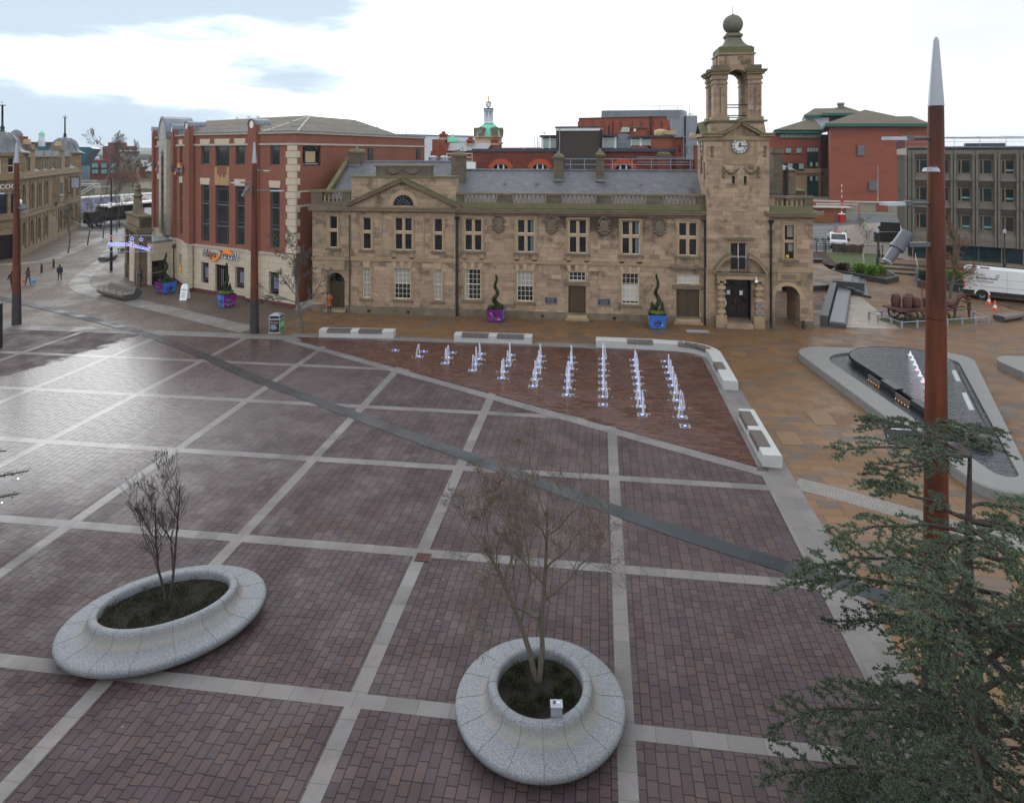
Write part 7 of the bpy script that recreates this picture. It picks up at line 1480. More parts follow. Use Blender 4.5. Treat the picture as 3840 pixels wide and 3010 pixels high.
def cube_planter(label,A,B,h,side,front,sidem,plants,rot_in=None):
 A,B=Vector(A),Vector(B); ang=atan2(B.y-A.y,B.x-A.x); L=(B-A).length; t=thing('painted_planter',label,'planter',(A.x,A.y,0),'painted planters in front of the buildings'); T=Fr(A.x,A.y,ang); g=.11
 mb=MB(T); mb.box(.03,L-.03,.03,L-.03,0,.10,'granite_dark'); m=[front,sidem]
 P=lambda i,z,e:[(-e,-e,z),(L+e,-e,z),(L+e,L+e,z),(-e,L+e,z)][i]
 b=[P(i,.08,0)for i in range(4)]; u=[P(i,h,g)for i in range(4)]
 for i,mm in((0,front),(1,sidem),(2,front),(3,sidem)):j=(i+1)%4; mb.poly([b[i],b[j],u[j],u[i]],mm)
 iu=[P(i,h,g-.06)for i in range(4)]; il=[P(i,h-.08,g-.06)for i in range(4)]
 for i in range(4):j=(i+1)%4; mb.poly([u[i],u[j],iu[j],iu[i]],'planter_edge'); mb.poly([iu[i],iu[j],il[j],il[i]],'planter_edge')
 mb.poly(il,'soil'); mb.build('box',t)
 for fi,col in((0,front),(1,sidem),(3,sidem)):
  F={0:lambda s,z:(s*L,-.004-(z-.08)/(h-.08)*g),1:lambda s,z:(L+.004+(z-.08)/(h-.08)*g,s*L),3:lambda s,z:(-.004-(z-.08)/(h-.08)*g,L-s*L)}[fi]
  d=MB(T)
  def rect(s0,s1,z0,z1,m,e=0):q=[F(s0,z0),F(s1,z0),F(s1,z1),F(s0,z1)]; ex=(0,-e)if fi==0 else((e,0)if fi==1 else(-e,0)); d.poly([(p[0]+ex[0],p[1]+ex[1],z)for p,z in zip(q,(z0,z0,z1,z1))],m)
  if 'purple' in col and fi==0:
   rect(.42,.58,.25*h,.62*h,'paint_navy',.002); rect(.45,.55,.62*h,.72*h,'paint_navy',.002); rect(.48,.52,.72*h,.85*h,'paint_navy',.002)
  else:
   rect(.25,.78,.2*h,.56*h,'paint_navy',.002)
   for k in range(5):rect(.27+k*.105,.32+k*.105,.56*h,.63*h,'paint_navy',.002)
   for k in range(4):
    for r in range(2):rect(.31+k*.115,.35+k*.115,(.28+.13*r)*h,(.35+.13*r)*h,'paint_blue',.004)
  rr=random.Random(hash(label)%97+fi)
  pts=[(.06+.88*k/18,(.28+.1*sin(k*.9+fi)+.04*sin(k*2.1))*h)for k in range(19)]; pts2=[(.12+.3*k/8,(.60+.12*sin(k*.8))*h)for k in range(9)]
  for pl in(pts,pts2):
   w_=[(*F(a,z),z)for a,z in pl]; ex=(0,-.006)if fi==0 else((.006,0)if fi==1 else(-.006,0)); d.tube([(p[0]+ex[0],p[1]+ex[1],p[2])for p in w_],.009,4,'paint_cyan')
  for k in range(7):
   a,z=rr.uniform(.12,.9),rr.uniform(.22,.85)*h; p=F(a,z); d.sph((p[0],p[1],z),rr.uniform(.022,.05),rr.choice(['red_paint','paint_gold','white_paint','red_paint']),5)
  d.build('painted_picture',t)
 c=T((L/2,L/2,h)); return t,c,L,T
vmat('paint_purple',(.16,.012,.16),(.12,.012,.14),3,.4); vmat('paint_blue',(.03,.16,.50),(.025,.12,.42),3,.4); vmat('paint_navy',(.03,.012,.13),(.02,.02,.15),3,.4); vmat('paint_cyan',(.35,.5,.7),(.3,.45,.65),3,.4); vmat('paint_gold',(.7,.4,.03),(.6,.35,.03),3,.4); vmat('planter_edge',(.06,.02,.12),(.04,.03,.14),3,.4)
def plant_spiral(c,L,h,label,ph=0.,r0=.34,turns=2.1):
 t=thing('spiral_topiary',label,'topiary',c); mb=MB(); spiral(mb,(c[0],c[1],c[2]+.25),h,r0,turns,'topiary',ph); mb.build('foliage',t); mb=MB(); mb.cyl((c[0],c[1],c[2]-.1),(c[0],c[1],c[2]+h*.9),.035,n=5,m='bark_dark'); mb.build('stem',t)
def plant_bush(c,L,label,n=900,m=('leaf_mid','topiary','leaf_mid')):
 mb=MB()
 for _ in range(26):a=random.uniform(0,6.3); r=random.uniform(.1,.5)*L; clump(mb,(c[0]+r*cos(a),c[1]+r*sin(a),c[2]+random.uniform(.03,.16)),.17,.15,n//26*2,.07,.022,list(m),.6,.3)
 tag(mb.build('low_shrub'),label,'shrub')
def plant_grass(c,L,label):
 mb=MB()
 for _ in range(700):a=random.uniform(0,6.3); r=sqrt(random.random())*.5*L; p=Vector((c[0]+r*cos(a),c[1]+r*sin(a),c[2])); d=Vector((cos(a)*random.uniform(.1,.9),sin(a)*random.uniform(.1,.9),1)).normalized(); q=p+d*random.uniform(.18,.34); e=q+Vector((cos(a)*.16,sin(a)*.16,-.1)); s_=Vector((-sin(a),cos(a),0))*.012; mb.add([tuple(p-s_),tuple(p+s_),tuple(q+s_),tuple(q-s_),tuple(e)],[(0,1,2,3),(3,2,4)],'grass_tuft')
 tag(mb.build('ornamental_grass'),label,'grass')
def plant_cone(c,h,r,label):
 mb=MB(); mb.lathe(c,[(r*.8,0),(r*.85,h*.2),(r*.5,h*.6),(.0,h*.97)],8,'topiary')
 for k in range(14):f=k/13;
 for _ in range(420):f=random.random()**1.3; a=random.uniform(0,6.3); R=r*(1-f)*.95+.01; leaf(mb,(c[0]+R*cos(a),c[1]+R*sin(a),c[2]+h*f),(cos(a),sin(a),.8),.05,.016,'topiary')
 tag(mb.build('cone_shrub'),label,'shrub','small clipped cones in the painted planters')
kk_=.2662; pq=lambda x,y:gp(560+kk_*x,980+kk_*y)
t,c,L,T=cube_planter('blue and purple painted planter beside the stone gateway',pq(195,470),pq(365,438),1.12,1.1,'paint_blue','paint_purple',None); plant_spiral(c,L,2.45,'dark spiral topiary in the planter by the stone gateway',.4); plant_bush(c,L,'rounded leafy shrub round the spiral beside the stone gateway')
t,c,L,T=cube_planter('purple and blue painted planter in front of the travel shop door',pq(1055,665),pq(1205,636),1.15,1.1,'paint_purple','paint_blue',None); plant_spiral(c,L,2.4,'slim dark spiral topiary before the travel shop door',2.0,.2,1.6); plant_grass(c,L,'yellow green grass tufts in the planter at the travel shop door')
for dx_,dy_,lb in((.3,.35,'small clipped cone at the left of the travel shop planter'),(.45,.2,'small clipped cone at the middle front of the travel shop planter'),(.95,.75,'small clipped cone at the right of the travel shop planter')):q=T((L*dx_,L*dy_,1.15)); plant_cone(q,.85,.2,lb)
t,c,L,T=cube_planter('purple painted planter standing between two sash windows of the courthouse',(-8.85,52.03),(-7.72,52.0),1.08,1.1,'paint_purple','paint_blue',None); plant_spiral(c,L,2.35,'twisted spiral topiary on the purple planter by the courthouse',1.0); plant_bush(c,L,'dark glossy shrub round the base of the spiral on the purple planter')
t,c,L,T=cube_planter('bright blue painted planter left of the brown double doors',(3.87,51.7),(5.0,51.7),1.10,1.1,'paint_blue','paint_blue',None); plant_spiral(c,L,2.75,'tall dark spiral topiary in the bright blue planter',2.6); plant_grass(c,L,'pale green grass tufts in the bright blue planter')
for dx_,lb in((.15,'small clipped cone left of the spiral in the bright blue planter'),(.85,'small clipped cone right of the spiral in the bright blue planter')):q=T((L*dx_,L*.45,1.1)); plant_cone(q,.95,.21,lb)
def mast(label,x,y,h,d0,d1,tip,arms,seams=()):
 t=thing('rust_steel_mast',label,'lighting mast',(x,y,0),'rust brown lighting masts on the square'); mb=MB(); zt=h-tip; r=lambda z:(d0+(d1-d0)*z/zt)/2
 mb.lathe((x,y,0),[(r(0),0),(r(0),.02),(r(2.45),2.45)],20,'pole_base'); mb.build('base_sleeve',t)
 mb=MB(); zs=[2.45,*seams,zt]
 for za,zb in zip(zs,zs[1:]):mb.lathe((x,y,0),[(r(za)-.006,za+.012),(r(zb)-.006,zb-.012)],20,'corten')
 mb.lathe((x,y,0),[(r(2.4)-.03,2.4),(r(zt)-.03,zt)],20,'wheel_dark'); mb.build('shaft',t)
 mb=MB(); mb.lathe((x,y,0),[(r(zt)+.004,zt),(r(zt),zt+.02),(r(zt)*.36,h-.08),(r(zt)*.2,h),(0,h+.02)],20,'steel_tip'); mb.build('tip',t)
 for kind,z,a,L in arms:
  T=Fr(x,y,a); mb=MB(T)
  if kind=='lamp':
   mb.cyl((r(z)*.8,0,z),(r(z)+L*.42,0,z),.045,n=8,m='lamp_grey'); mb.box(r(z)+L*.36,r(z)+L*.52,-.08,.08,z-.05,z+.06,'lamp_grey'); x0=r(z)+L*.48; W=[(0,.07),(.12,.12),(.4,.17),(.75,.17),(1,.06)]
   vs=[];
   for f,w_ in W:vs+=[(x0+(L-L*.48)*f,-w_,z-.05),(x0+(L-L*.48)*f,w_,z-.05),(x0+(L-L*.48)*f,w_*.8,z+.03),(x0+(L-L*.48)*f,-w_*.8,z+.03)]
   mb.add(vs,[(i*4+j,i*4+(j+1)%4,i*4+4+(j+1)%4,i*4+4+j)for i in range(4)for j in range(4)]+[(0,1,2,3),(16,19,18,17)],'lamp_white'); mb.build('lamp_arm',t)
  else:
   mb.box(r(z)*.8,r(z)+L*.7,-.06,.06,z-.05,z+.05,'lamp_grey'); c=Vector((r(z)+L*.95,0,z+.03)); dv=Vector((.62,0,-.78)); mb.cyl(c-dv*.3,c+dv*.06,.155,n=16,m='lamp_grey'); mb.cyl(c+dv*.06,c+dv*.16,.17,n=16,m='lamp_grey'); mb.cyl(c+dv*.1,c+dv*.52,.115,n=16,m='lamp_grey'); mb.cyl(c+dv*.52,c+dv*.55,.118,n=16,m='lamp_white'); mb.cyl(c-dv*.31,c-dv*.3,.145,n=16,m='lamp_white'); mb.build('floodlight',t)
 return t
LFT=pi+YAW
mr=gp(3510,2750); MX,MY=at(3510,900,15.65).x,at(3510,900,15.65).y
mast('tallest rust brown mast with steel tip and grey lamps, standing behind the cedar',MX,MY,16.25,.63,.345,1.62,[('lamp',13.5-(518-576)*15.65/2476,LFT,1.08),('lamp',13.5-(632-576)*15.65/2476,LFT+.9,1.0),('lamp',13.5-(762-576)*15.65/2476,LFT,1.12),('flood',13.5-(915-576)*15.65/2476,LFT+.15,.78)],(5.15,7.1,9.6))
mast('rust brown mast beside the litter bin in front of the travel shop',-25.81,46.83,14.35,.66,.36,1.58,[('lamp',12.2,YAW+.3,.9),('lamp',11.3,LFT,1.6),('lamp',10.7,YAW,2.0),('flood',10.75,-2.0,.5)],(5.2,7.2,9.4))
mast('rust brown mast at the left edge near the yellow stone pub',-45.64,46.56,14.35,.66,.36,1.6,[('lamp',10.35,LFT,1.3),('flood',9.2,YAW-.4,.7)],(5.2,7.2,9.4))
mb=MB(); q=gp(2,1305); mb.box(q.x-.25,q.x+.07,q.y-.1,q.y+.1,0,3.1,'black_iron'); tag(mb.build('sign_totem'),'dark sign post cut off by the left edge','sign post')
def street_lamp(label,q,h,parts=True):
 t=thing('street_lamp',label,'street lamp',tuple(q),'black street lamps on the right'); mb=MB(); z=q.z; mb.lathe((q.x,q.y,0),[(.16,z),(.16,z+.9),(.07,z+1.0),(.06,z+h-.45)],8,'black_iron'); mb.build('post',t); mb=MB(); mb.lathe((q.x,q.y,0),[(.05,z+h-.45),(.2,z+h-.38),(.14,z+h-.36),(.2,z+h-.08),(.1,z+h),(.02,z+h+.08)],8,'lamp_white'); mb.build('lantern',t)
street_lamp('black post-top street lamp rising from the lawn',gp(3291,997,.3),4.3); street_lamp('black post-top street lamp in front of the concrete offices',gp(3767,1003,.6),4.3)
street_lamp('black street lamp farther back, seen beside the lawn lamp',gp(3296,965,.6),4.3)
mb=MB(); q=gp(3292,790,.6); mb.cyl(q,q+Vector((0,0,10.2)),.12,.07,8,'galv'); mb.cyl(q+Vector((0,0,2.4)),q+Vector((0,0,2.7)),.14,n=8,m='sign_yellow'); tag(mb.build('lamp_column'),'tall plain grey column in front of the red office block','lamp column')
q=gp(417,1016); t=thing('street_lamp','tall dark street lamp carrying boxes and a round blue sign at the left','street lamp',tuple(q)); mb=MB(); mb.cyl(q,q+Vector((0,0,3)),.16,.14,8,'black_iron'); mb.cyl(q+Vector((0,0,3)),q+Vector((0,0,10.6)),.12,.07,8,'black_iron'); mb.cyl(q+Vector((0,0,9.7)),q+Vector((-1.5,-.3,9.7)),.04,n=6,m='lamp_white'); mb.box(q.x-1.8,q.x-1.1,q.y-.4,q.y-.1,9.6,9.75,'lamp_white'); mb.build('post',t)
mb=MB(); mb.obox(q+Vector((.0,-.2,7.3)),.34,.25,.6,.1,'white_paint'); mb.build('control_box',t); mb=MB(); mb.sph(q+Vector((-.3,-.2,8.6)),.17,'white_paint',8); mb.sph(q+Vector((-.15,-.2,5.6)),.12,'white_paint',8); mb.build('security_camera',t); mb=MB(); mb.cyl(q+Vector((0,-.2,2.85)),q+Vector((.03,-.24,2.85)),.21,n=16,m='paint_blue'); mb.cyl(q+Vector((.0,-.26,2.85)),q+Vector((.01,-.27,2.85)),.09,n=8,m='white_paint'); mb.build('round_sign',t)
for u,v,h,lb in((201,1003,1.0,'dark bollard farthest right of the three by the pale path'),(156,1022,1.0,'dark bollard in the middle of the three by the pale path'),(106,1035,1.0,'dark bollard beside the shopper with bags'),(346,862,1.3,'black bollard below the front of the dark lorry'),(379,859,1.3,'black bollard second from the left before the lorry'),(448,853,1.2,'black bollard third from the left before the lorry'),(479,850,1.3,'black bollard by the gateway end of the lorry row')):
 q=gp(u,v); mb=MB(); mb.cyl(q,q+Vector((0,0,h)),.11,n=8,m='black_iron'); mb.cyl(q+Vector((0,0,h-.18)),q+Vector((0,0,h-.12)),.118,n=8,m='galv'); tag(mb.build('bollard'),lb,'bollard','bollards on the left street')
def logbench(A,B,R,label,back=True):
 A,B=Vector(A),Vector(B); t=thing('timber_bench',label,'bench',(A.x,A.y,0),'rounded timber slat benches'); T=frame_ab(A,B); L=(B-A).length; mb=MB(T); n=26
 pr=[]
 for k in range(n):
  a=2*pi*k/n; y,z=R*.95*cos(a),R*.62*sin(a)+R*.6
  if not back:z=min(z,R*.92)
  elif y<R*.25:z=min(z,R*.62)
  pr.append((y,z))
 for k in range(n):
  (y0,z0),(y1,z1)=pr[k],pr[(k+1)%n]
  if hypot(y1-y0,z1-z0)>.01:mb.prism([(0,y0*.98,z0),(0,y1*.98,z1),(0,y0*.45+y1*.45,(z0+z1)*.45+.05)],(L,0,0),'wood_weather')
 mb.poly([(.01,y*.96,z*.97+.01)for y,z in pr],'granite_dark'); mb.poly([(L-.01,y*.96,z*.97+.01)for y,z in pr][::-1],'granite_dark'); mb.build('timber_body',t)
 if back:
  for k in range(5):x=.15+(L-.3)*k/4; m2=MB(T); m2.tube([(x,-R*.85,R*.6),(x,-R*.85,R*.98),(x,R*.2,R*1.0)],.02,5,'black_iron'); m2.build('armrest',t)
logbench(gp(398,1103),gp(497,1126),.95,'big rounded timber bench with armrests on the pale curved path'); logbench(gp(384,982),gp(425,970),.6,'small timber bench left of the street lamp post',False); logbench(gp(450,945),gp(480,940),.6,'small timber bench just beyond the hanging light sign',False); logbench(gp(3745,1205),gp(3822,1192),.5,'low timber log bench right of the horse sculpture',False)
A,B=Vector((-24.59,46.72)),Vector((-23.77,46.8)); T=frame_ab(A,B); L=.85; t=thing('litter_bin','grey litter bin with black and green posters beside the bare street tree','litter bin',(A.x,A.y,0)); mb=MB(T); mb.box(0,L,0,.8,0,1.05,'galv'); mb.box(-.03,L+.03,-.03,.83,1.05,1.1,'lamp_white'); mb.box(-.03,L+.03,-.03,.83,.02,.07,'lamp_white')
for x,y in((0,0),(L-.08,0),(0,.72),(L-.08,.72)):mb.box(x,x+.08,y,y+.08,1.1,1.32,'galv')
mb.box(.08,L-.08,.1,.7,1.08,1.3,'black_iron'); mb.taper(-.03,L+.03,-.03,.83,1.32,1.48,-.28,'galv'); mb.build('body',t)
mb=MB(T); mb.box(.07,L-.07,-.02,0,.12,1.0,'door_black'); mb.build('black_poster',t); text('lettering','Christmas',.15,'bulb_pink',T,.40,-.03,.80,t,.003,.2); text('lettering','community',.11,'bulb_pink',T,.42,-.03,.68,t,.003,.2)
mb=MB(T)
for k in range(4):mb.box(.12+.05*(k%2),.5+.06*(k%3),-.025,-.02,.58-k*.09,.61-k*.09,['white_paint','paint_cyan'][k%2])
mb.build('poster_text',t); T2=Fr(*T((L,0,0))[:2],T.ang+pi/2); mb=MB(T2); mb.box(.04,.76,-.02,0,.1,1.02,'poster_green'); mb.build('green_poster',t); text('lettering','SLAM',.24,'white_paint',T2,.4,-.03,.66,t,.003); text('lettering','DUNK',.24,'white_paint',T2,.4,-.03,.46,t,.003)
vmat('poster_green',(.03,.30,.05),(.02,.25,.04),2,.5)if 'poster_green' not in M else 0
A,B=gp(560+.2662*424,980+.2662*550),gp(560+.2662*522,980+.2662*550); T=frame_ab(A,B); L=(B-A).length; t=thing('sandwich_board','white arched sandwich board standing on the paving by the travel shop','sign',tuple(A))
for s_,nm in((1,'front_panel'),(-1,'back_panel')):
 mb=MB(T); P=[(0,0),(L,0),(L,1.15)]+[(L/2+L/2*cos(pi*k/8),1.15+.32*sin(pi*k/8))for k in range(1,8)]+[(0,1.15)]; yy=lambda z:(.36-.36*z/1.47)*-s_+.36; mb.prism([(x,yy(z),z)for x,z in P],(0,.03,0),'white_paint'); o=mb.build(nm,t)
 if s_>0:
  text('lettering','Hays',.26,'sign_navy',T,L*.5,.21,.86,t,.003,.25); m2=MB(T)
  for k in range(4):z=.25+.13*k; m2.box(L*.2,L*(.8-.1*(k%2)),yy(z)-.012,yy(z)-.004,z,z+.035,'sign_navy')
  m2.build('printed_lines',t)
q=gp(3325,1735); q2=gp(3560,1752); T=frame_ab(q,q2); t=thing('information_board','black tilted information board on chrome posts behind the cedar top','information board',tuple(q)); mb=MB(T); mb.prism([(0,-.2,1.0),(1.5,-.2,1.0),(1.5,.35,1.35),(0,.35,1.35)],(0,.03,-.12),'basin_black'); mb.box(.3,.75,.32,.36,1.36,1.38,'white_paint'); mb.build('board',t)
for x in(.05,1.45):mb=MB(T); mb.cyl((x,0,0),(x,0,1.2),.035,n=8,m='galv'); mb.build('post',t)
GA,GB=at(394,1,66),at(574,1,66); T=frame_ab(GA,GB); L=(GB-GA).length; zf=lambda y:13.5-((680+y*.2635)-576)*66/2476; t=thing('festive_light_sign',"framed Season's Greetings rope-light sign seen from behind across the left street",'light sign',(GA.x,GA.y,0)); mb=MB(T); z0,z1=zf(1000),zf(770)
for a,b in(((0,0,z0),(L,0,z0)),((0,0,z1),(L,0,z1)),((0,0,z0),(0,0,z1)),((L,0,z0),(L,0,z1))):mb.cyl(a,b,.03,n=4,m='paint_cyan')
mb.build('frame',t); emat('rope_light',(.42,.45,1.0),.9,(.3,.3,.6)); emat('rope_pink',(.9,.35,.4),.35,(.5,.25,.25)); emat('rope_green',(.3,.8,.5),.35,(.3,.5,.3))
text('lettering',"Season's",.62,'rope_light',T,L*.72,0,z0+.32,t,.03,0,True,tilt=-.28); text('lettering','Greetings',.62,'rope_light',T,L*.31,0,z0+.62,t,.03,0,True,tilt=-.02); mb=MB(T); mb.tube([(L*.15,0,z0+.58),(L*.5,0,z0+.56),(L*.9,0,z0+.12)],.03,4,'rope_light'); mb.build('underline',t)
for x,z,m in((.13,z1-.25,'rope_pink'),(.56,z1-.3,'rope_light'),(.75,z1-.4,'rope_light'),(.93,z0+.6,'rope_pink'),(.28,z0+.25,'rope_green'),(.58,z0+.22,'rope_pink'),(.07,z0+.6,'rope_pink')):
 mb=MB(T); P=[(L*x+r*sin(a),0,z+r*cos(a))for k in range(11)for r,a in[((.24 if k%2==0 else .1),pi*k/5)]]; mb.tube(P,.02,4,m); mb.build('star',t)
mb=MB(); mb.tube([(-63,71.5,zf(760)+.2),tuple(T((0,0,z1)))],.012,3,'galv'); mb.tube([tuple(T((L,0,z1))),(-40,57,z1-.28),(-25.9,46.9,z1-.1)],.012,3,'galv'); mb.build('wire',t)
def person(label,loc,rot,coat,legs,hair,pose='stand',coat_len=.45,bag=None,skin='skin',hairlen=0.10,h=1.72):
 k=h/1.75; nm='person'; j={}
 V_=lambda*p:Vector(p)*k
 st=.16 if pose=='walk' else .0
 J={'pel':(0,0,.95),'sp':(0,.0,1.18),'ch':(0,.01,1.38),'nk':(0,.01,1.52),'hd':(0,.02,1.60),'tp':(0,.02,1.74)}
 for s,q in((1,'l'),(-1,'r')):
  f=st*s; J['hip'+q]=(.095*s,0,.92); J['kn'+q]=(.10*s,.02+f*.9,.50); J['an'+q]=(.10*s,-.03+f*1.3 if f>0 else-.03+f*1.7,.09+(.04 if f<0 else 0)); J['to'+q]=(.115*s,J['an'+q][1]+.17,.035)
  J['sh'+q]=(.185*s,.0,1.43)
  if pose=='phone':J['el'+q]=(.25*s,.06,1.16); J['wr'+q]=(.09*s,.27,1.24)
  elif pose=='reach':J['el'+q]=(.22*s,.20,1.33); J['wr'+q]=(.10*s,.44,1.42)
  elif pose=='think' and s>0:J['el'+q]=(.2*s,.16,1.18); J['wr'+q]=(.05*s,.15,1.46)
  else:J['el'+q]=(.24*s,-.02-f*.6,1.16); J['wr'+q]=(.25*s,.06-f*1.2,.93)
 E=[('pel','sp'),('sp','ch'),('ch','nk'),('nk','hd'),('hd','tp')]; R={'pel':.14,'sp':.125,'ch':.15,'nk':.055,'hd':.09,'tp':.075}
 for q in 'lr':
  E+=[('pel','hip'+q),('hip'+q,'kn'+q),('kn'+q,'an'+q),('an'+q,'to'+q),('ch','sh'+q),('sh'+q,'el'+q),('el'+q,'wr'+q)]; R.update({'hip'+q:.095,'kn'+q:.06,'an'+q:.042,'to'+q:.035,'sh'+q:.065,'el'+q:.045,'wr'+q:.03})
  w_,e_=Vector(J['wr'+q]),Vector(J['el'+q]); d=(w_-e_).normalized(); sd=d.cross(Vector((0,0,1)if abs(d.z)<.9 else(0,1,0))).normalized(); cu=sd.cross(d)
  J['pa'+q]=tuple(w_+d*.07); E.append(('wr'+q,'pa'+q)); R['pa'+q]=.03
  for i,(o,L)in enumerate(((-.027,.072),(-.009,.085),(.009,.08),(.027,.062))):
   J['f%d'%i+q]=tuple(Vector(J['pa'+q])+sd*o+d*L*.55-cu*.012); J['g%d'%i+q]=tuple(Vector(J['pa'+q])+sd*o+d*L*.9-cu*.04); E+=[('pa'+q,'f%d'%i+q),('f%d'%i+q,'g%d'%i+q)]; R['f%d'%i+q]=.009; R['g%d'%i+q]=.007
  J['th'+q]=tuple(w_+d*.06-sd*.05-cu*.02); E.append(('wr'+q,'th'+q)); R['th'+q]=.010
 ks=list(J); me=bpy.data.meshes.new(nm); me.from_pydata([tuple(V_(*J[a]))for a in ks],[(ks.index(a),ks.index(b))for a,b in E],[]); ob=bpy.data.objects.new(nm,me); COL.objects.link(ob)
 sk=ob.modifiers.new('s','SKIN');
 for i,a in enumerate(ks):me.skin_vertices[0].data[i].radius=(R[a]*k,R[a]*k*(.8 if a in('ch','sp','pel')else 1)); me.skin_vertices[0].data[i].use_root=a=='pel'
 ob.modifiers.new('b','SUBSURF').levels=1; dg=bpy.context.evaluated_depsgraph_get(); dg.update(); m2=bpy.data.meshes.new_from_object(ob.evaluated_get(dg)); COL.objects.unlink(ob); bpy.data.objects.remove(ob)
 b=MB(); hands=[Vector(J['pal']),Vector(J['par'])]
 for v in m2.vertices:b.v.append(tuple(v.co))
 for p in m2.polygons:
  c=p.center/k; b.f.append(tuple(p.vertices)); b.sm.append(True); b.m.append('shoe_dark' if c.z<.1 else legs if c.z<.93 and abs(c.x)<.22 and min((c-q).length for q in hands)>.12 else skin if(c.z>1.5 and abs(c.x)<.12)or min((c-q).length for q in hands)<.1 else coat)
 for s in(-1,1):b.sph(V_(.034*s,.105,1.645),.012*k,'door_black',5); b.sph(V_(.092*s,.02,1.635),.022*k,skin,5)
 b.sph(V_(0,.118,1.615),.017*k,skin,5,1.4); b.box(-.025*k,.025*k,.100*k,.112*k,1.572*k,1.582*k,'lip')
 T=Fr(loc[0],loc[1],rot,loc[2]); b.v=[T(p)for p in b.v]; body=tag(b.build(nm,None,tuple(loc)),label,'person')
 mb=MB(T); hz=1.42-coat_len
 mb.lathe((0,0,0),[(.20*k*(1+.25*coat_len),(hz-.02)*k),(.19*k,(hz+.1)*k),(.165*k,1.15*k),(.185*k,1.34*k),(.15*k,1.46*k),(.065*k,1.53*k)],14,coat,sy=.78)
 for q in 'lr':mb.tube([tuple(V_(*J['sh'+q])),tuple(V_(*J['el'+q])),tuple(V_(*J['wr'+q]))],.072*k,8,coat,True,.048*k); mb.sph(V_(*J['sh'+q]),.075*k,coat,6); mb.sph(V_(*J['el'+q]),.06*k,coat,6)
 mb.build('coat',body)
 mb=MB(T); mb.sph(V_(0,-.005,1.675),.105*k,hair,8); mb.lathe((0,-.045*k,0),[(.07*k,(1.64-hairlen)*k),(.095*k,(1.66-hairlen*.5)*k),(.085*k,1.7*k)],10,hair); mb.build('hair',body)
 for(x,y,z,m,sz)in(bag or[]):mb=MB(T); mb.taper((x-sz*.4)*k,(x+sz*.4)*k,(y-sz*.2)*k,(y+sz*.2)*k,(z-sz)*k,z*k,.03,m); mb.tube([((x-sz*.3)*k,y*k,z*k),(x*k,y*k,(z+.18)*k),((x+sz*.3)*k,y*k,z*k)],.01,4,m); mb.build('carrier_bag',body)
 return body
for n_,c in(('skin',(.45,.27,.19)),('lip',(.32,.12,.1)),('shoe_dark',(.012,.012,.013)),('coat_orange',(.33,.085,.03)),('coat_navy',(.018,.022,.045)),('coat_dark',(.025,.024,.028)),('coat_brown',(.06,.045,.04)),('hair_dark',(.018,.012,.010)),('bag_blue',(.10,.30,.55)),('bag_orange',(.5,.13,.06)),('coat_red',(.4,.03,.03)),('hi_vis',(.42,.75,.06)),('trouser',(.03,.03,.035))):vmat(n_,c,tuple(k*.75 for k in c),9,.75)
FRONT=pi
person('woman in long rust orange coat looking at her phone in the arched doorway',(-22.75,53.55,0),FRONT+.2,'coat_orange','coat_dark','hair_dark','phone',.80,None,'skin',.2)
person('person in dark jacket and trousers walking away up the left street',gp(224,1054),.6,'coat_navy','trouser','hair_dark','walk',.45)
person('shopper in dark fur-trimmed coat carrying orange and blue carrier bags',gp(105,1070),.2,'coat_brown','coat_dark','hair_dark','walk',.55,[(.42,.1,.55,'bag_blue',.42),(-.38,.1,.62,'bag_orange',.36)],'skin',.16)
person('figure half hidden behind the left rust brown mast',gp(44,1082),1.2,'coat_dark','coat_dark','hair_dark','walk',.5)
person('woman in grey blue jacket standing at the foot of the stone gateway',gp(528,1077),2.2,'coat_navy','coat_dark','hair_dark','think',.5,None,'skin',.22)
person('worker in lime green safety vest in the car park',gp(3020+.2225*990,740+.2225*565,.6),2.6,'hi_vis','trouser','hair_dark','stand',.5)
RM='corten_old'; sg='rusted dray sculpture'; wA,wB=Vector((23.82,57.16,0)),Vector((24.73,56.55,0)); hd_=Vector((.93,.33,0)).normalized(); ang_=atan2(hd_.y,hd_.x)
TC=Fr(24.2,57.0,radians(13)); ct=thing('dray_cart','rusted metal dray with spoked wheels and flat bed inside the low railing','cart',(24.2,57.0,0)); mb=MB(TC); mb.box(-1.0,3.7,-.95,.95,.98,1.08,RM); mb.box(-1.05,3.7,-1.0,-.9,.94,1.14,RM); mb.box(-.8,3.6,-.5,-.4,.8,.98,RM); mb.box(-.8,3.6,.4,.5,.8,.98,RM); mb.cyl((.1,-1.0,.56),(.1,1.0,.56),.05,n=6,m=RM); mb.cyl((2.9,-1.0,.46),(2.9,1.0,.46),.05,n=6,m=RM); mb.box(.0,.2,-.5,.5,.56,.9,RM); mb.box(2.8,3.0,-.5,.5,.46,.9,RM); mb.cyl((3.6,-.4,.8),(5.8,-.35,.95),.045,n=6,m=RM); mb.cyl((3.6,.4,.8),(5.8,.35,.95),.045,n=6,m=RM); mb.build('bed',ct)
for x,r in((.1,.58),(2.9,.47)):
 for y in(-1.02,1.02):
  mb=MB(TC); C_=(x,y,r); n=24
  for k in range(n):a,b=2*pi*k/n,2*pi*(k+1)/n; mb.prism([(x+q*cos(t_),y-.05,r+q*sin(t_))for q,t_ in((r,a),(r,b),(r-.085,b),(r-.085,a))],(0,.1,0),'wheel_dark')
  for k in range(12):a=2*pi*k/12; mb.cyl((x+.06*cos(a),y,r+.06*sin(a)),(x+(r-.05)*cos(a),y,r+(r-.05)*sin(a)),.028,n=5,m='wheel_dark')
  mb.cyl((x,y-.12,r),(x,y+.12,r),.1,n=10,m=RM); mb.build('wheel',ct)
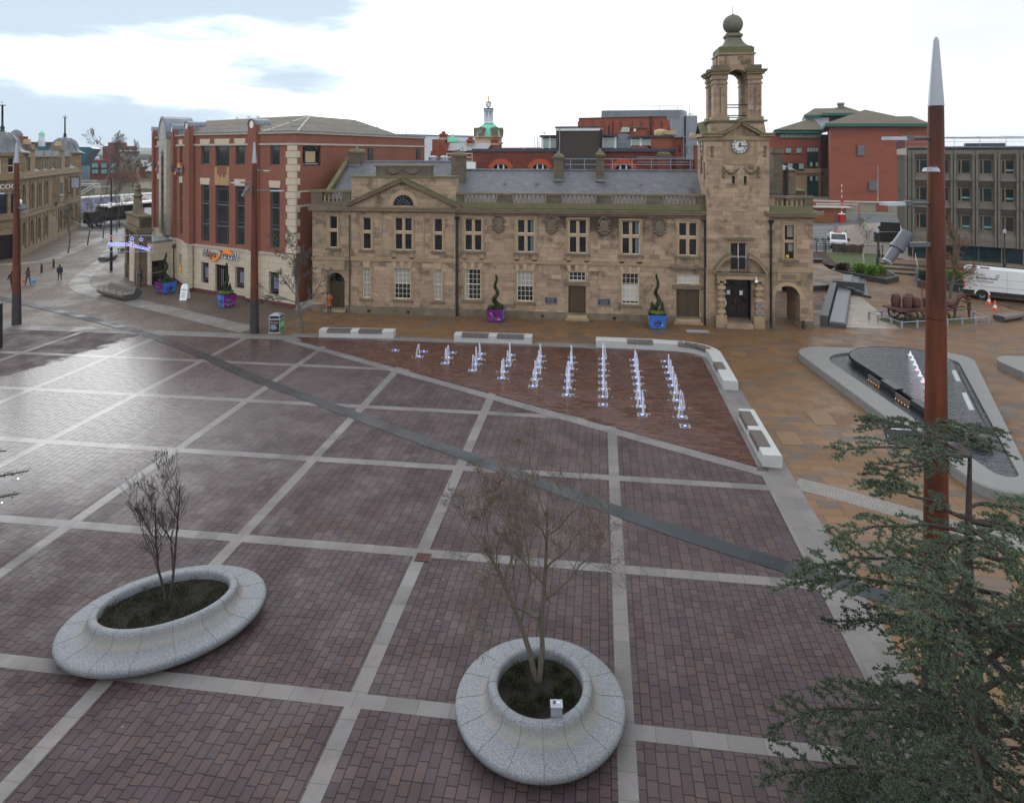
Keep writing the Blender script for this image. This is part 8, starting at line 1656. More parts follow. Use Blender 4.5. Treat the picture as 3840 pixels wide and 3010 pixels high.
mb=MB(TC); mb.cyl((2.4,.85,1.05),(2.4,.85,2.7),.03,n=5,m=RM); mb.cyl((3.65,.85,1.05),(3.65,.85,2.7),.03,n=5,m=RM); mb.box(2.3,3.9,.83,.87,2.5,3.0,RM); mb.cyl((2.4,.85,2.5),(3.3,.8,1.8),.025,n=5,m=RM); mb.box(3.2,3.7,-.4,.5,1.08,1.6,RM); mb.build('seat_and_sign',ct); text('lettering','VAUX',.42,'corten',TC,3.1,.82,2.6,ct,.01)
for k,(x,y,lb)in enumerate([(-.25,.35,'rusted barrel at the back left corner of the dray bed'),(.25,-.3,'rusted barrel nearest the front edge of the dray bed'),(.85,.25,'rusted barrel third from the left on the dray'),(1.15,-.1,'rusted barrel half hidden behind the others on the dray')]):
 mb=MB(TC); hh=1.0 if k<3 else .8; mb.lathe((x,y,1.08),[(.28,0),(.35,hh*.3),(.37,hh*.5),(.35,hh*.7),(.28,hh),(.25,hh),(.25,hh-.05),(0,hh-.05)],14,'barrel');
 for z in(.12,.3,.7,.88):mb.lathe((x,y,1.08),[(.372 if .2<z<.8 else .325,z*hh-.025),(.372 if .2<z<.8 else .325,z*hh+.025)],14,'wheel_dark')
 tag(mb.build('barrel'),lb,'barrel',sg+' barrels')
mb=MB(TC);
for z in range(3):mb.box(1.9,2.65,-.55,.1,1.1+z*.24,1.1+z*.24+.2,'barrel')
mb.box(1.93,2.62,-.52,.07,1.09,1.82,RM); tag(mb.build('crate_stack'),'rusted stacked crates beside the barrels on the dray','crates')
vmat('barrel',(.125,.048,.032),(.08,.032,.024),3,.7,.3,stretch=(9,9,.4))if 'barrel' not in M else 0
def skinbody(name,J,E,R,m,T,root,lv=2):
 ks=list(J); me=bpy.data.meshes.new(name); me.from_pydata([J[a]for a in ks],[(ks.index(a),ks.index(b))for a,b in E],[]); ob=bpy.data.objects.new(name,me); COL.objects.link(ob); ob.modifiers.new('s','SKIN')
 for i,a in enumerate(ks):r=R[a]; me.skin_vertices[0].data[i].radius=r if isinstance(r,tuple)else(r,r); me.skin_vertices[0].data[i].use_root=a==root
 ob.modifiers.new('b','SUBSURF').levels=lv; dg=bpy.context.evaluated_depsgraph_get(); dg.update(); m2=bpy.data.meshes.new_from_object(ob.evaluated_get(dg)); COL.objects.unlink(ob); bpy.data.objects.remove(ob); b=MB(); b.v=[T(tuple(v.co))for v in m2.vertices]
 for p in m2.polygons:b.f.append(tuple(p.vertices)); b.sm.append(True); b.m.append(m)
 return b
TH=Fr(28.55,58.05,radians(8)); J={'ru':(-1.55,0,1.3),'ba':(-.9,0,1.28),'gi':(-.3,0,1.22),'ch':(.1,0,1.30),'nb':(.32,0,1.55),'nm':(.55,0,1.9),'po':(.72,0,2.05),'fo':(.92,0,1.93),'no':(1.13,0,1.62),'mu':(1.18,0,1.5),'ta':(-1.72,0,1.35),'t2':(-1.85,0,1.0),'t3':(-1.85,0,.62)}
R={'ru':.30,'ba':.32,'gi':.34,'ch':.32,'nb':.24,'nm':.17,'po':.13,'fo':.12,'no':.085,'mu':.07,'ta':.07,'t2':.07,'t3':.03}; E=[('ba','ru'),('ba','gi'),('gi','ch'),('ch','nb'),('nb','nm'),('nm','po'),('po','fo'),('fo','no'),('no','mu'),('ru','ta'),('ta','t2'),('t2','t3')]
for s,q in((.17,'l'),(-.17,'r')):
 fw=.12 if s>0 else-.1
 J.update({'e'+q:(.12,s,1.05),'k'+q:(.14+fw,s,.58),'f'+q:(.1+fw,s,.14),'h'+q:(.14+fw,s,.05),'st'+q:(-1.5,s*1.1,1.0),'ho'+q:(-1.72-fw,s,.58),'pa'+q:(-1.6-fw,s,.15),'hh'+q:(-1.55-fw,s,.05),'ea'+q:(.70,s*.45,2.26)})
 R.update({'e'+q:.14,'k'+q:.075,'f'+q:.055,'h'+q:.085,'st'+q:.19,'ho'+q:.08,'pa'+q:.06,'hh'+q:.085,'ea'+q:.025}); E+=[('ch','e'+q),('e'+q,'k'+q),('k'+q,'f'+q),('f'+q,'h'+q),('ru','st'+q),('st'+q,'ho'+q),('ho'+q,'pa'+q),('pa'+q,'hh'+q),('po','ea'+q)]
hs=skinbody('horse_statue',J,E,R,RM,TH,'ba').build('horse_statue',None,(28.0,57.9,0)); tag(hs,'rusted metal cart horse statue with bowed head in front of the dray','horse statue')
mb=MB(TH);
for r,z0,x in((.36,1.45,.22),(.39,1.42,.17)):mb.tube([(x+.22*sin(a)*.9,r*.85*cos(a),z0+r*sin(a))for a in[2*pi*k/16 for k in range(17)]],.045,5,'wheel_dark')
mb.tube([(.2,.34,1.3),(-.9,.36,1.2),(-1.8,.35,1.0)],.025,4,'wheel_dark'); mb.tube([(.2,-.34,1.3),(-.9,-.36,1.2),(-1.8,-.35,1.0)],.025,4,'wheel_dark'); mb.tube([(.3,-.3,1.6),(.7,-.15,1.85),(1.1,-.08,1.6)],.018,4,'wheel_dark'); mb.build('harness',hs)
o=person('rusted metal statue of a man holding the cart horse by its head',(29.9,58.3,0),1.45,RM,RM,RM,'reach',.62,None,RM,.06,1.78); o.name='man_statue'; o['category']='statue'
for q in(o.data.materials,*[c.data.materials for c in o.children]):
 for i in range(len(q)):q[i]=M[RM]
RAILP=[(21.87,57.39),(22.2,56.45),(22.73,55.34),(23.08,54.37),(24.4,54.83),(25.7,55.28),(27.0,55.72),(28.28,56.15),(29.51,56.64),(30.67,57.1),(30.45,58.65),(29.5,59.5),(28.0,59.3),(25.5,58.6),(23.11,58.06)]
t=thing('low_railing','low grey tube railing with short posts round the dray sculpture','railing',(23.08,54.37,0)); mb=MB(); mb.tube([(x,y,.50)for x,y in RAILP+RAILP[:1]],.035,6,'galv'); mb.build('rail',t)
for x,y in RAILP:mb=MB(); mb.cyl((x,y,0),(x,y,.56),.085,n=10,m='galv'); mb.cyl((x,y,.56),(x,y,.58),.09,n=10,m='lamp_white'); mb.build('post',t)
flat('sculpture_grass',[(22.4,57.2),(23.3,54.9),(30.3,57.3),(30.1,58.6),(29.3,59.2),(23.3,57.9)],'grass_rough',.012)
def cone(u,v,lb,z=0.):
 q=gp(u,v,z); mb=MB(); mb.obox(q,.42,.42,.05,.4,'cone_orange'); mb.lathe(q,[(.16,.05),(.135,.22),(.135,.221),(.095,.48),(.075,.6),(.035,.82),(0,.83)],12,'cone_orange'); mb.lathe(q,[(.139,.22),(.099,.46)],12,'white_paint'); tag(mb.build('traffic_cone'),lb,'traffic cone','traffic cones')
vmat('cone_orange',(.70,.10,.03),(.6,.08,.03),5,.5)if 'cone_orange' not in M else 0
cone(3708,1140,'orange traffic cone behind the other, nearer the white van'); cone(3731,1163,'orange traffic cone nearest the low timber log'); cone(3357,973,'orange traffic cone on top of the wide steps',.6)
mb=MB(); mb.tube([(*gp(u,v)[:2],.02)for u,v in smooth([(3590,1098),(3600,1108),(3660,1118),(3740,1140),(3790,1155),(3830,1152),(3815,1144),(3775,1150),(3800,1160),(3850,1165)],5)],.025,5,'black_iron'); tag(mb.build('hose'),'black hose coiled on the paving by the cones','hose')
a,b=gp(3612,1098,.45),gp(3840,1121,.45); T=frame_ab(a,b); vn=thing('white_van','long white council van parked at the right edge of the square','van',(a.x,a.y,0)); mb=MB(T); L=7.2; W=2.1; S_=[(0,.55),(L-.0,.55),(L,1.2),(L-.25,1.45),(L-1.0,1.6),(L-1.75,2.62),(L-2.1,2.78),(.3,2.85),(.05,2.7)]
mb.prism([(x,0,z)for x,z in S_],(0,W,0),'van_white'); mb.box(-.02,L+.02,-.015,W+.015,.40,.82,'black_iron'); mb.box(-.35,0,.1,W-.1,.38,.52,'black_iron'); mb.box(-.36,-.3,.1,W-.1,.38,.6,'galv'); mb.box(.15,L-2.0,-.022,0,1.22,1.26,'van_line'); mb.box(.15,L-2.0,-.018,0,1.98,2.0,'van_line')
for x in(1.45,3.3,5.0):mb.box(x,x+.02,-.016,0,.82,2.7,'van_line')
mb.prism([(.55+.9+.62*cos(pi*k/10),-.05,.5+.62*sin(pi*k/10))for k in range(11)],(0,.06,0),'van_white'); mb.prism([(1.45+.5*cos(pi*k/10),-.06,.45+.5*sin(pi*k/10))for k in range(11)],(0,.05,0),'black_iron'); mb.build('body',vn)
for x in(1.45,5.6):
 for y in(.12,W-.12):mb=MB(T); mb.cyl((x,y-.14,.37),(x,y+.14,.37),.37,n=20,m='tyre'); w_=mb.build('wheel',vn); r_=MB(T); r_.cyl((x,y-.15,.37),(x,y+.15,.37),.22,n=14,m='galv'); r_.cyl((x,y-.155,.37),(x,y+.155,.37),.10,n=8,m='black_iron'); r_.build('rim',w_)
mb=MB(T); mb.prism([(L-1.72,-.02,1.7),(L-1.05,-.02,1.65),(L-1.7,-.02,2.55),(L-2.6,-.02,2.55),(L-2.6,-.02,1.7)],(0,W+.04,0),'glass_dark'); mb.build('cab_window',vn); mb=MB(T); mb.box(.0,.1,-.03,.0,1.0,1.55,'red_paint'); mb.build('tail_light',vn); mb=MB(T)
for k in range(5):mb.prism([(-.03,.02,.9+k*.36),(.0,-.028,.9+k*.36),(.16,-.028,1.05+k*.36),(.16,-.028,1.2+k*.36),(.0,-.028,1.08+k*.36)],(0,.01,0),'hi_vis' if k%2 else 'sign_yellow')
mb.build('hazard_stripes',vn); mb=MB(T); mb.box(.3,1.0,.5,1.1,2.84,2.9,'roof_felt'); mb.box(1.3,2.0,.3,.8,2.84,2.9,'corten_old'); mb.build('roof_debris',vn)
text('lettering','Sunderland',.36,'sign_navy',T,.98,-.03,1.90,vn,.004,align='LEFT'); text('lettering','City Council',.26,'sign_navy',T,.98,-.03,1.62,vn,.004,align='LEFT'); text('lettering','98',.22,'sign_navy',T,.55,-.03,.92,vn,.004); mb=MB(T); mb.tube([(2.62+.14*cos(a_),-.03,2.27+.11*sin(a_))for a_ in[k*.5 for k in range(1,12)]],.022,4,'sign_navy'); mb.build('crest_mark',vn)
for k in range(6):
 if k%2==0:mb=MB(T); mb.box(.9+k*1.0,1.0+k*1.0,-.025,0,.66,.72,'red_paint'); mb.build('marker_light',vn)
q=gp(3020+.2225*565,740+.2225*880,.6); T=Fr(q.x-1.0,q.y+.3,radians(-15),.6); tk=thing('white_tipper_truck','white tipper truck facing the square behind the black railing','truck',(q.x,q.y,.6)); mb=MB(T); W=2.05; P=[(0,.45),(-.1,1.05),(.15,1.25),(.95,1.95),(1.1,2.05),(2.1,2.1),(2.2,.45)]; mb.prism([(0,y,z)for y,z in P],(W,0,0),'van_white'); mb.box(.1,W-.1,-.13,.05,.4,.75,'black_iron'); mb.box(-.1,W+.1,2.4,5.6,.7,1.5,'galv'); mb.build('cab',tk); mb=MB(T); mb.poly([(.12,.19,1.3),(W-.12,.19,1.3),(W-.2,.94,1.97),(.2,.94,1.97)],'glass_teal'); mb.build('windscreen',tk)
for s in(-1,1):
 x=W/2+s*W/2; mb=MB(T); mb.box(x+s*.05-.02,x+s*.35,.3,.42,1.15,1.5,'black_iron')if s>0 else mb.box(x-.35,x-.03,.3,.42,1.15,1.5,'black_iron'); mb.build('mirror',tk); mb=MB(T); mb.box(x-s*.3-.14,x-s*.3+.14,-.14,-.05,.78,1.0,'glass_pale'); mb.build('headlight',tk); mb=MB(T); mb.cyl((x-.1*s-.11,.75,.35),(x-.1*s+.11,.75,.35),.35,n=16,m='tyre'); mb.build('wheel',tk); mb=MB(T); mb.box(x-.05,x+.05,2.25,2.35,.6,2.35,'black_iron'); mb.build('rack_post',tk)
mb=MB(T); mb.box(.5,1.5,1.4,1.6,2.1,2.24,'cone_orange'); mb.build('beacon_bar',tk)
def wheelset(T,xs,W,par,r=.5):
 for x in xs:
  for y in(.1,W-.1):mb=MB(T); mb.cyl((x,y-.15,r),(x,y+.15,r),r,n=16,m='tyre'); w_=mb.build('wheel',par); k=MB(T); k.cyl((x,y-.16,r),(x,y+.16,r),r*.5,n=10,m='galv'); k.build('rim',w_)
A,B=gp(345,853),gp(640,822); T=frame_ab(A,B); lr=thing('dark_lorry','dark open-sided lorry with white roof parked across the end of the left street','lorry',tuple(A)); L=(B-A).length; mb=MB(T); W=2.5; mb.box(2.5,L,0,W,.9,1.15,'black_iron'); mb.box(2.5,L,W-.08,W,1.15,3.7,'coat_brown'); mb.box(2.5,2.65,0,W,1.15,3.7,'black_iron'); mb.prism([(2.3,-.1,3.55),(L,-.1,3.75),(L,-.1,4.1),(2.3,-.1,3.85)],(0,W+.2,0),'white_paint')
for x in range(5,int(L),4):mb.box(x,x+.1,0,.1,1.15,3.6,'black_iron')
mb.build('load_bed',lr); mb=MB(T); mb.prism([(0,0,.6),(2.2,0,.6),(2.2,0,3.1),(1.2,0,3.2),(.2,0,2.7),(.05,0,1.8)],(0,W,0),'black_iron'); mb.box(.5,1.6,-.03,0,1.9,2.7,'glass_blue'); mb.build('cab',lr); wheelset(T,(1.3,L*.62,L*.62+1.3),W,lr)
mb=MB(T); mb.box(L*.66,L*.75,.4,1.6,1.15,2.7,'white_paint'); mb.box(L*.77,L*.8,.4,1.4,1.15,2.2,'wood_pale'); tag(mb.build('pallet_load'),'white wrapped goods standing on the dark lorry bed','pallet load')
A,B=gp(262,820),gp(660,800); T=frame_ab(A,B); tr=thing('white_trailer','long white and lilac lorry trailer with red lettering behind the dark lorry','trailer',tuple(A)); L=(B-A).length; mb=MB(T); mb.prism([(0,0,1.0),(L,0,1.0),(L,0,4.6),(0,0,4.0)],(0,2.5,0),'trailer_lilac'); mb.prism([(-.1,-.06,4.0),(L,-.06,4.6),(L,-.06,4.85),(-.1,-.06,4.3)],(0,2.6,0),'white_paint'); mb.box(L*.45,L,-.03,0,1.1,4.35,'white_paint'); mb.build('body',tr); wheelset(T,(L*.25,L*.3,L*.9),2.5,tr)
x0,x1=onwall(270+790*.2635,A,B),onwall(270+1045*.2635,A,B); mb=MB(T)
for a_,b_,c_,d_ in((x0,x1,3.6,3.72),(x0,x1,2.2,2.32),(x0,x0+.12,2.2,3.72),(x1-.12,x1,2.2,3.72)):mb.box(a_,b_,-.06,-.03,c_,d_,'red_letter')
mb.build('sign_border',tr); text('lettering','BRIGGS',1.45,'red_letter',T,(x0+x1)/2,-.05,2.45,tr,.01)
def bare_tree(label,base,H,r0,seed,stems=((0,0,1),),lv=4,spread=.75,nk=6,start=.35,twig=.008,bark='bark_grey',tw='bark_grey',group=None,up=.25,lr=.52,cat='tree',bud=None):
 R=random.Random(seed); t=thing('bare_tree',label,cat,tuple(base),group); A,B=MB(),MB()
 def br(p,d,L,r,l):
  mb=A if l<2 else B; n=5 if l<2 else 3; k=5 if l<3 else 3; P=[p]; D=[d]
  for i in range(k):
   d=(d+Vector((R.gauss(0,1),R.gauss(0,1),R.gauss(0,.6)))*(.09 if l<1 else .17)+Vector((0,0,up*.35))).normalized(); p=p+d*(L/k); P.append(p); D.append(d)
  re=max(twig*.7,r*.35)
  for i in range(k):mb.cyl(P[i],P[i+1],r+(re-r)*i/k,r+(re-r)*(i+1)/k,n,bark if l<2 else tw,False)
  if bud and l==lv:mb.cyl(P[-1],P[-1]+d*.035,.008,.003,3,bud,False)
  if l<lv:
   m=nk+(2 if l==0 else 0)if l<3 else 4
   for j in range(m):
    f=start+(1-start)*(j+.5)/m if l==0 else .2+.8*(j+.6)/m; q=f*k; i=min(k-1,int(q)); pp=P[i].lerp(P[i+1],q-i); dd=D[i+1]; s=dd.orthogonal().normalized(); s.rotate(Matrix.Rotation(R.uniform(0,2*pi),3,dd)); nd=(dd+s*spread*R.uniform(.6,1.4)).normalized(); rr=(r+(re-r)*f)
    br(pp,nd,L*lr*R.uniform(.7,1.25)*(1.15-.45*f),max(twig,rr*.55),l+1)
 for(dx_,dy_,k)in stems:br(Vector(base)+Vector((dx_*.12,dy_*.12,0)),Vector((dx_,dy_,1.6)).normalized(),H*k,r0,0)
 A.build('trunk',t); B.build('crown',t); return t
G1='slim bare street trees in front of the yellow pub'
for u,v,H,s_,lb in((254.6,948.7,7.2,1,'slim bare tree nearest the square in front of the yellow pub'),(328,919,7.4,2,'slim bare tree second along the pale path by the pub'),(386,893,8.4,3,'slim bare tree third along the pale path, left of the tall street lamp'),(438,869,8.2,4,'slim bare tree farthest along the pale path near the lorries')):
 bare_tree(lb,gp(u,v),H*.8,.11,s_,lv=4,nk=5,start=.35,twig=.014,spread=.75,lr=.45,group=G1,bark='bark_grey',tw='bark_grey')
bare_tree('bare grey street tree beside the litter bin',(-22.1,46.97,0),6.0,.12,11,lv=5,nk=7,start=.26,twig=.011,spread=1.0,up=.12,lr=.44)
bare_tree('thin dark multi-stemmed young tree in the oval granite planter',(-12.25,17.45,.55),2.9,.042,21,((.10,.02,1.15),(-.22,.05,1.0)),lv=4,nk=5,spread=.5,start=.18,twig=.0045,up=.5,lr=.52,bark='bark_dark',tw='bark_dark')
bare_tree('bare lichen-grey forked tree in the round granite planter',(-1.5,16.15,.55),3.7,.080,37,((-.32,.06,1.0),(.26,.0,1.1)),lv=5,nk=5,spread=.85,start=.33,twig=.0048,up=.05,lr=.56,bark='bark_lichen',tw='bark_grey',bud='twig_brown')
bare_tree('white barked bare birch on the lawn',gp(3238,987,.5),4.9,.12,41,lv=4,nk=6,start=.25,twig=.007,spread=.6,up=.3,lr=.45,bark='bark_birch',tw='twig_far')
bare_tree('wide bare larch-like tree behind the rusted dray',gp(3561,1124),6.2,.17,43,lv=4,nk=9,start=.22,twig=.012,spread=1.1,up=.02,lr=.42,bark='bark_grey',tw='twig_brown')
q=at(392,700,150); q.z=2; bare_tree('big spreading bare tree behind the lorries at the left',q,13.5,.36,51,lv=5,nk=5,start=.28,twig=.028,spread=.8,lr=.52,bark='twig_far',tw='twig_far')
q=at(522,690,158); q.z=3; bare_tree('smaller bare tree on the bank left of the red brick block',q,9.5,.22,53,lv=4,nk=8,start=.3,twig=.028,spread=.7,lr=.45,bark='twig_far',tw='twig_far')
cb=at(3690,1600,12.2); cb.z=0; R=random.Random(99); ct_=thing('cedar_tree','ragged blue green cedar with layered branches close by at the right','tree',(cb.x,cb.y,0)); TR,BR,FO,CN=MB(),MB(),MB(),MB()
tr_=[cb+Vector((.05*sin(z*.9)-.035*z,.04*cos(z),z))for z in[0,1,2,3,4,5,6,7,7.9]]
for i in range(8):TR.cyl(tr_[i],tr_[i+1],.19*(1-i*.105),.19*(1-(i+1)*.105),10,'bark_cedar',False)
def tuft(p,d,m):
 vs=[]; fs=[]
 for k in range(7):
  v=Vector((R.gauss(0,1),R.gauss(0,1),R.gauss(.35,.8)))+d*.5; v.normalize(); L=R.uniform(.035,.062); s=v.orthogonal().normalized()*.010; o=len(vs); e=p+v*L; vs+=[tuple(p+s),tuple(p-s),tuple(e-s*.5),tuple(e+s*.5)]; fs.append((o,o+1,o+2,o+3))
 FO.add(vs,fs,m)
def twigline(P,m,sp=.042):
 for i in range(len(P)-1):
  a,b=P[i],P[i+1]; n=max(1,int((b-a).length/sp)); d=(b-a).normalized()
  for k in range(n):tuft(a.lerp(b,(k+R.random())/n)+Vector((R.gauss(0,.012),R.gauss(0,.012),R.uniform(0,.03))),d,m)
def cedar_branch(z,a,L,rise,droop):
 i=min(7,int(z)); p=tr_[i].lerp(tr_[i+1],min(1,z-i))if i<7 else tr_[8]; d=Vector((cos(a),sin(a),0)); n=9; P=[p]
 for k in range(1,n+1):f=k/n; P.append(p+d*(L*f)+Vector((R.gauss(0,.05),R.gauss(0,.05),L*(rise*f-droop*f*f)))+Vector((-d.y,d.x,0))*(.25*sin(f*3+a))*L*.15)
 for k in range(n):r=.055*(L/3.5); BR.cyl(P[k],P[k+1],r*(1-k/n)+.008,r*(1-(k+1)/n)+.008,5,'bark_cedar',False)
 m=R.choice(['cedar','cedar','cedar_dark']); s=Vector((-d.y,d.x,0))
 for j in range(int(L/.11)):
  f=.10+.90*(j+.5)/int(L/.11); q=f*n; i=min(n-1,int(q)); pp=P[i].lerp(P[i+1],q-i); sd=1 if j%2 else-1; Ls=L*.34*(1.05-abs(f-.45)*1.1)*R.uniform(.5,1.25)
  if R.random()<.2:continue
  dd=(d*R.uniform(.35,.9)+s*sd*R.uniform(.6,1.1)).normalized(); Q=[pp]
  for k in range(1,5):g=k/4; Q.append(pp+dd*Ls*g+Vector((R.gauss(0,.015),R.gauss(0,.015),.03*sin(g*3)-.22*Ls*g*g)))
  for k in range(4):BR.cyl(Q[k],Q[k+1],.011*(1-k/4)+.003,.011*(1-(k+1)/4)+.003,3,'bark_cedar',False)
  twigline(Q,m)
  for k in(1,2,3):
   for s2 in(-1,1):
    if R.random()<.75:e=(dd*.6+Vector((-dd.y,dd.x,0))*s2*.8).normalized()*R.uniform(.08,.2); twigline([Q[k],Q[k]+e+Vector((0,0,R.uniform(-.03,.02)))],m)
  if R.random()<.16:c=Q[2]+Vector((0,0,.02)); CN.cyl(c,c+Vector((R.gauss(0,.01),R.gauss(0,.01),.06)),.013,.008,5,'cone_red')
 twigline(P[n-3:],m)
for z,L,n,a0,rise,droop in[(z-.65,L*.95,n,a,r_,d_+.05)for z,L,n,a,r_,d_ in((7.7,2.4,7,.2,.16,.24),(7.2,2.6,6,.9,.12,.25),(6.2,2.9,4,2.6,.10,.28),(5.6,3.3,5,.3,.12,.30),(4.8,3.1,5,1.1,.10,.3),(3.9,3.6,5,.5,.10,.3),(3.2,3.2,5,.1,.06,.28),(2.5,3.6,6,.75,.05,.26),(1.7,3.2,8,.4,.05,.25),(1.0,2.8,6,.2,.1,.2))]:
 for k in range(n):cedar_branch(z+R.uniform(-.42,.3),a0+2*pi*k/n+R.uniform(-.25,.25),L*R.uniform(.8,1.15),rise,droop)
for z,k in((3.0,-.3),(4.4,.2)):BR.cyl(tr_[int(z)],tr_[int(z)]+Vector((.7,k,.35)),.06,.05,6,'bark_cedar')
TR.build('trunk',ct_); BR.build('branches',ct_); FO.build('crown',ct_); tag(CN.build('cones',ct_),kind='stuff')
sb_=at(-420,1800,9.4); sb_.z=0; t=thing('spruce_tree','dark spruce with fairy lights whose branch tip pokes in at the left edge','tree',(sb_.x,sb_.y,0)); TR,FO,LI=MB(),MB(),MB(); TR.cyl(sb_,sb_+Vector((0,0,10.2)),.14,.02,7,'bark_dark'); tip=at(105,1765,9.0)
def sbranch(p,e,nsub,Ls):
 TR.cyl(p,e,.025,.006,4,'bark_dark',False); d=(e-p).normalized(); s=d.cross(Vector((0,0,1))).normalized()
 for j in range(nsub):
  f=.15+.85*j/nsub; q=p.lerp(e,f)
  for sd in(-1,1):
   v=(d*.9+s*sd*.8+Vector((0,0,R.uniform(-.2,.1)))).normalized(); L=Ls*(1.15-f)+.06
   for k in range(int(L/.012)):
    b_=q+v*(.012*k); nn=(v+Vector((R.gauss(0,.7),R.gauss(0,.7),R.gauss(.1,.7)))).normalized(); leaf(FO,b_,nn,.035,.004,'spruce')
 for k in range(int((e-p).length/.008)):b_=p.lerp(e,R.random()); leaf(FO,b_,(d+Vector((R.gauss(0,.7),R.gauss(0,.7),R.gauss(.1,.7)))).normalized(),.035,.004,'spruce')
 for k in range(2):q=p.lerp(e,R.uniform(.5,1)); LI.sph((q.x,q.y,q.z-.08),.012,'fairy',4)
emat('fairy',(.7,.8,1.0),2.0); sbranch(sb_+Vector((0,0,8.6)),tip,16,.34); sbranch(sb_+Vector((0,0,8.3)),at(70,1850,9.2),14,.3); sbranch(sb_+Vector((0,0,9.2)),at(25,1690,9.3),12,.3)
for k in range(46):z=1.2+8.6*k/46; a=k*2.4; L=.95-.06*z+.1; sbranch(sb_+Vector((0,0,z)),sb_+Vector((L*cos(a),L*sin(a),z+.1)),7,.22)
TR.build('trunk',t); FO.build('crown',t); LI.build('fairy_lights',t)['kind']='stuff'
for x,y,z,r,m,lb in((26.9,78.1,.55,.8,['leaf_russet','leaf_olive'],'olive russet twiggy shrub at the left of the raised bed'),(28.3,77.0,.6,.85,['leaf_bright','leaf_mid','leaf_bright'],'bright green shrub in the left middle of the raised bed'),(29.2,75.6,.6,.9,['leaf_bright','leaf_mid','leaf_bright'],'bright green shrub at the front of the raised bed'),(30.3,76.5,.6,.95,['leaf_bright','leaf_bright','leaf_mid'],'largest bright green shrub at the right of the raised bed'),(33.3,72.6,.8,.8,['leaf_mid','leaf_olive'],'dull green shrub in the bed just left of the tall mast'),(36.0,72.2,.8,1.0,['leaf_bright','leaf_mid'],'bright green shrub in the bed by the tail of the white van')):
 mb=MB()
 for k in range(9):a=random.uniform(0,6.3); s_=random.uniform(0,.65)*r; clump(mb,(x+s_*cos(a),y+s_*sin(a),z+random.uniform(.1,.6)*r*.8),r*.6,r*.55,230,.13,.05,m,.6,.35)
 tag(mb.build('shrub'),lb,'shrub')
for u in(3062,3090):
 q=gp(u,950,.6); mb=MB(); mb.cyl(q,q+Vector((0,0,1.5)),.05,n=6,m='black_iron'); clump(mb,q+Vector((0,0,1.75)),.42,.3,240,.1,.03,['leaf_olive','soil_red'],.2,.3); tag(mb.build('planted_post'),'withered dark planting on a post behind the arch wing, %s one'%('left' if u<3080 else 'right'),'planted post','withered planted posts by the car park')
q=gp(3062,990,.3); T=Fr(q.x,q.y,.1,.3); mb=MB(T); mb.taper(-.5,.5,-.3,.3,.3,.62,.14,'granite_dark'); mb.cyl((-.75,0,.2),(-.75,.1,.2),.2,n=12,m='tyre'); mb.tube([(-.8,.2,.25),(.5,.3,.35),(1.0,.3,.6)],.02,4,'galv'); mb.tube([(-.8,-.2,.25),(.5,-.3,.35),(1.0,-.3,.6)],.02,4,'galv'); mb.cyl((.35,.25,.3),(.4,.28,0),.02,n=4,m='galv'); tag(mb.build('wheelbarrow'),'grey wheelbarrow at the edge of the bare soil bed','wheelbarrow')
def gull(u,v,d,lb):
 p=at(u,v,d); T=Fr(p.x,p.y,random.uniform(0,6),p.z-.12); mb=MB(T); mb.lathe((0,0,0),[(.0,-.02),(.08,.02),(.11,.1),(.09,.17),(.03,.21)],8,'white_paint',sx=1.9); mb.taper(-.34,-.05,-.07,.07,.1,.16,-.02,'lamp_grey'); mb.sph((.2,0,.25),.06,'white_paint',6); mb.cyl((.25,0,.25),(.33,0,.235),.016,.006,4,'sign_yellow'); mb.cyl((0,.03,-.12),(0,.03,0),.01,n=3,m='sign_yellow'); mb.cyl((0,-.03,-.12),(0,-.03,0),.01,n=3,m='sign_yellow'); tag(mb.build('gull'),lb,'gull','gulls perched on the roofs')
for a in((8,384,88.5,'gull perched on the spike of the dome at the left edge'),(243,432,121,'gull perched on the spike of the farther pub dome'),(889,443,74,'left of three gulls on the ridge of the red brick block'),(934,438,74,'middle of three gulls on the ridge of the red brick block'),(967,438,74,'right of three gulls on the ridge of the red brick block'),(2041,498,70,'gull on the glazed penthouse left of the dark lift house'),(1967,562,69,'gull on the parapet above the two brick arches'),(1716,560,92,'gull on the gutter of the gabled brick block')):gull(*a)
mb=MB(); P=[at(u,576,d)for u,d in((250,128),(640,138),(640,190),(250,190))]; mb.poly([(P[0].x,P[0].y,0),(P[1].x,P[1].y,0),(P[2].x,P[2].y,7.2),(P[3].x,P[3].y,5.2)],'grass_rough'); structure(mb,'grass_bank')
def farbox(mb,u0,u1,v0,zb,d,dep,m):a,b=at(u0,v0,d),at(u1,v0,d); w_=at(u0,v0,d+dep)-a; mb.prism([(a.x,a.y,zb),(b.x,b.y,zb),(b.x,b.y,b.z),(a.x,a.y,a.z)],(w_.x,w_.y,0),m)
ob_=thing('red_brick_offices','low red brick office block with turquoise windows beyond the lorries','building',tuple(at(420,640,230).to_2d().to_3d())); mb=MB(); farbox(mb,305,522,600,0,230,18,'brick_hazed'); farbox(mb,385,512,548,0,238,10,'brick_hazed'); farbox(mb,405,476,535,0,240,10,'brick_hazed'); farbox(mb,450,524,568,0,229,16,'concrete_light'); farbox(mb,512,524,590,0,228.5,8,'brick_far_buff'); mb.build('wall',ob_)
mb=MB(); farbox(mb,448,528,563,at(0,568,229).z,228,17,'white_paint'); mb.build('roof',ob_)
for u in(312,346,380,413,445):
 for v in(614,636):mb=MB(); farbox(mb,u,u+21,v,at(0,v+15,229.6).z,229.6,.3,'glass_cyan'); mb.build('window',ob_)
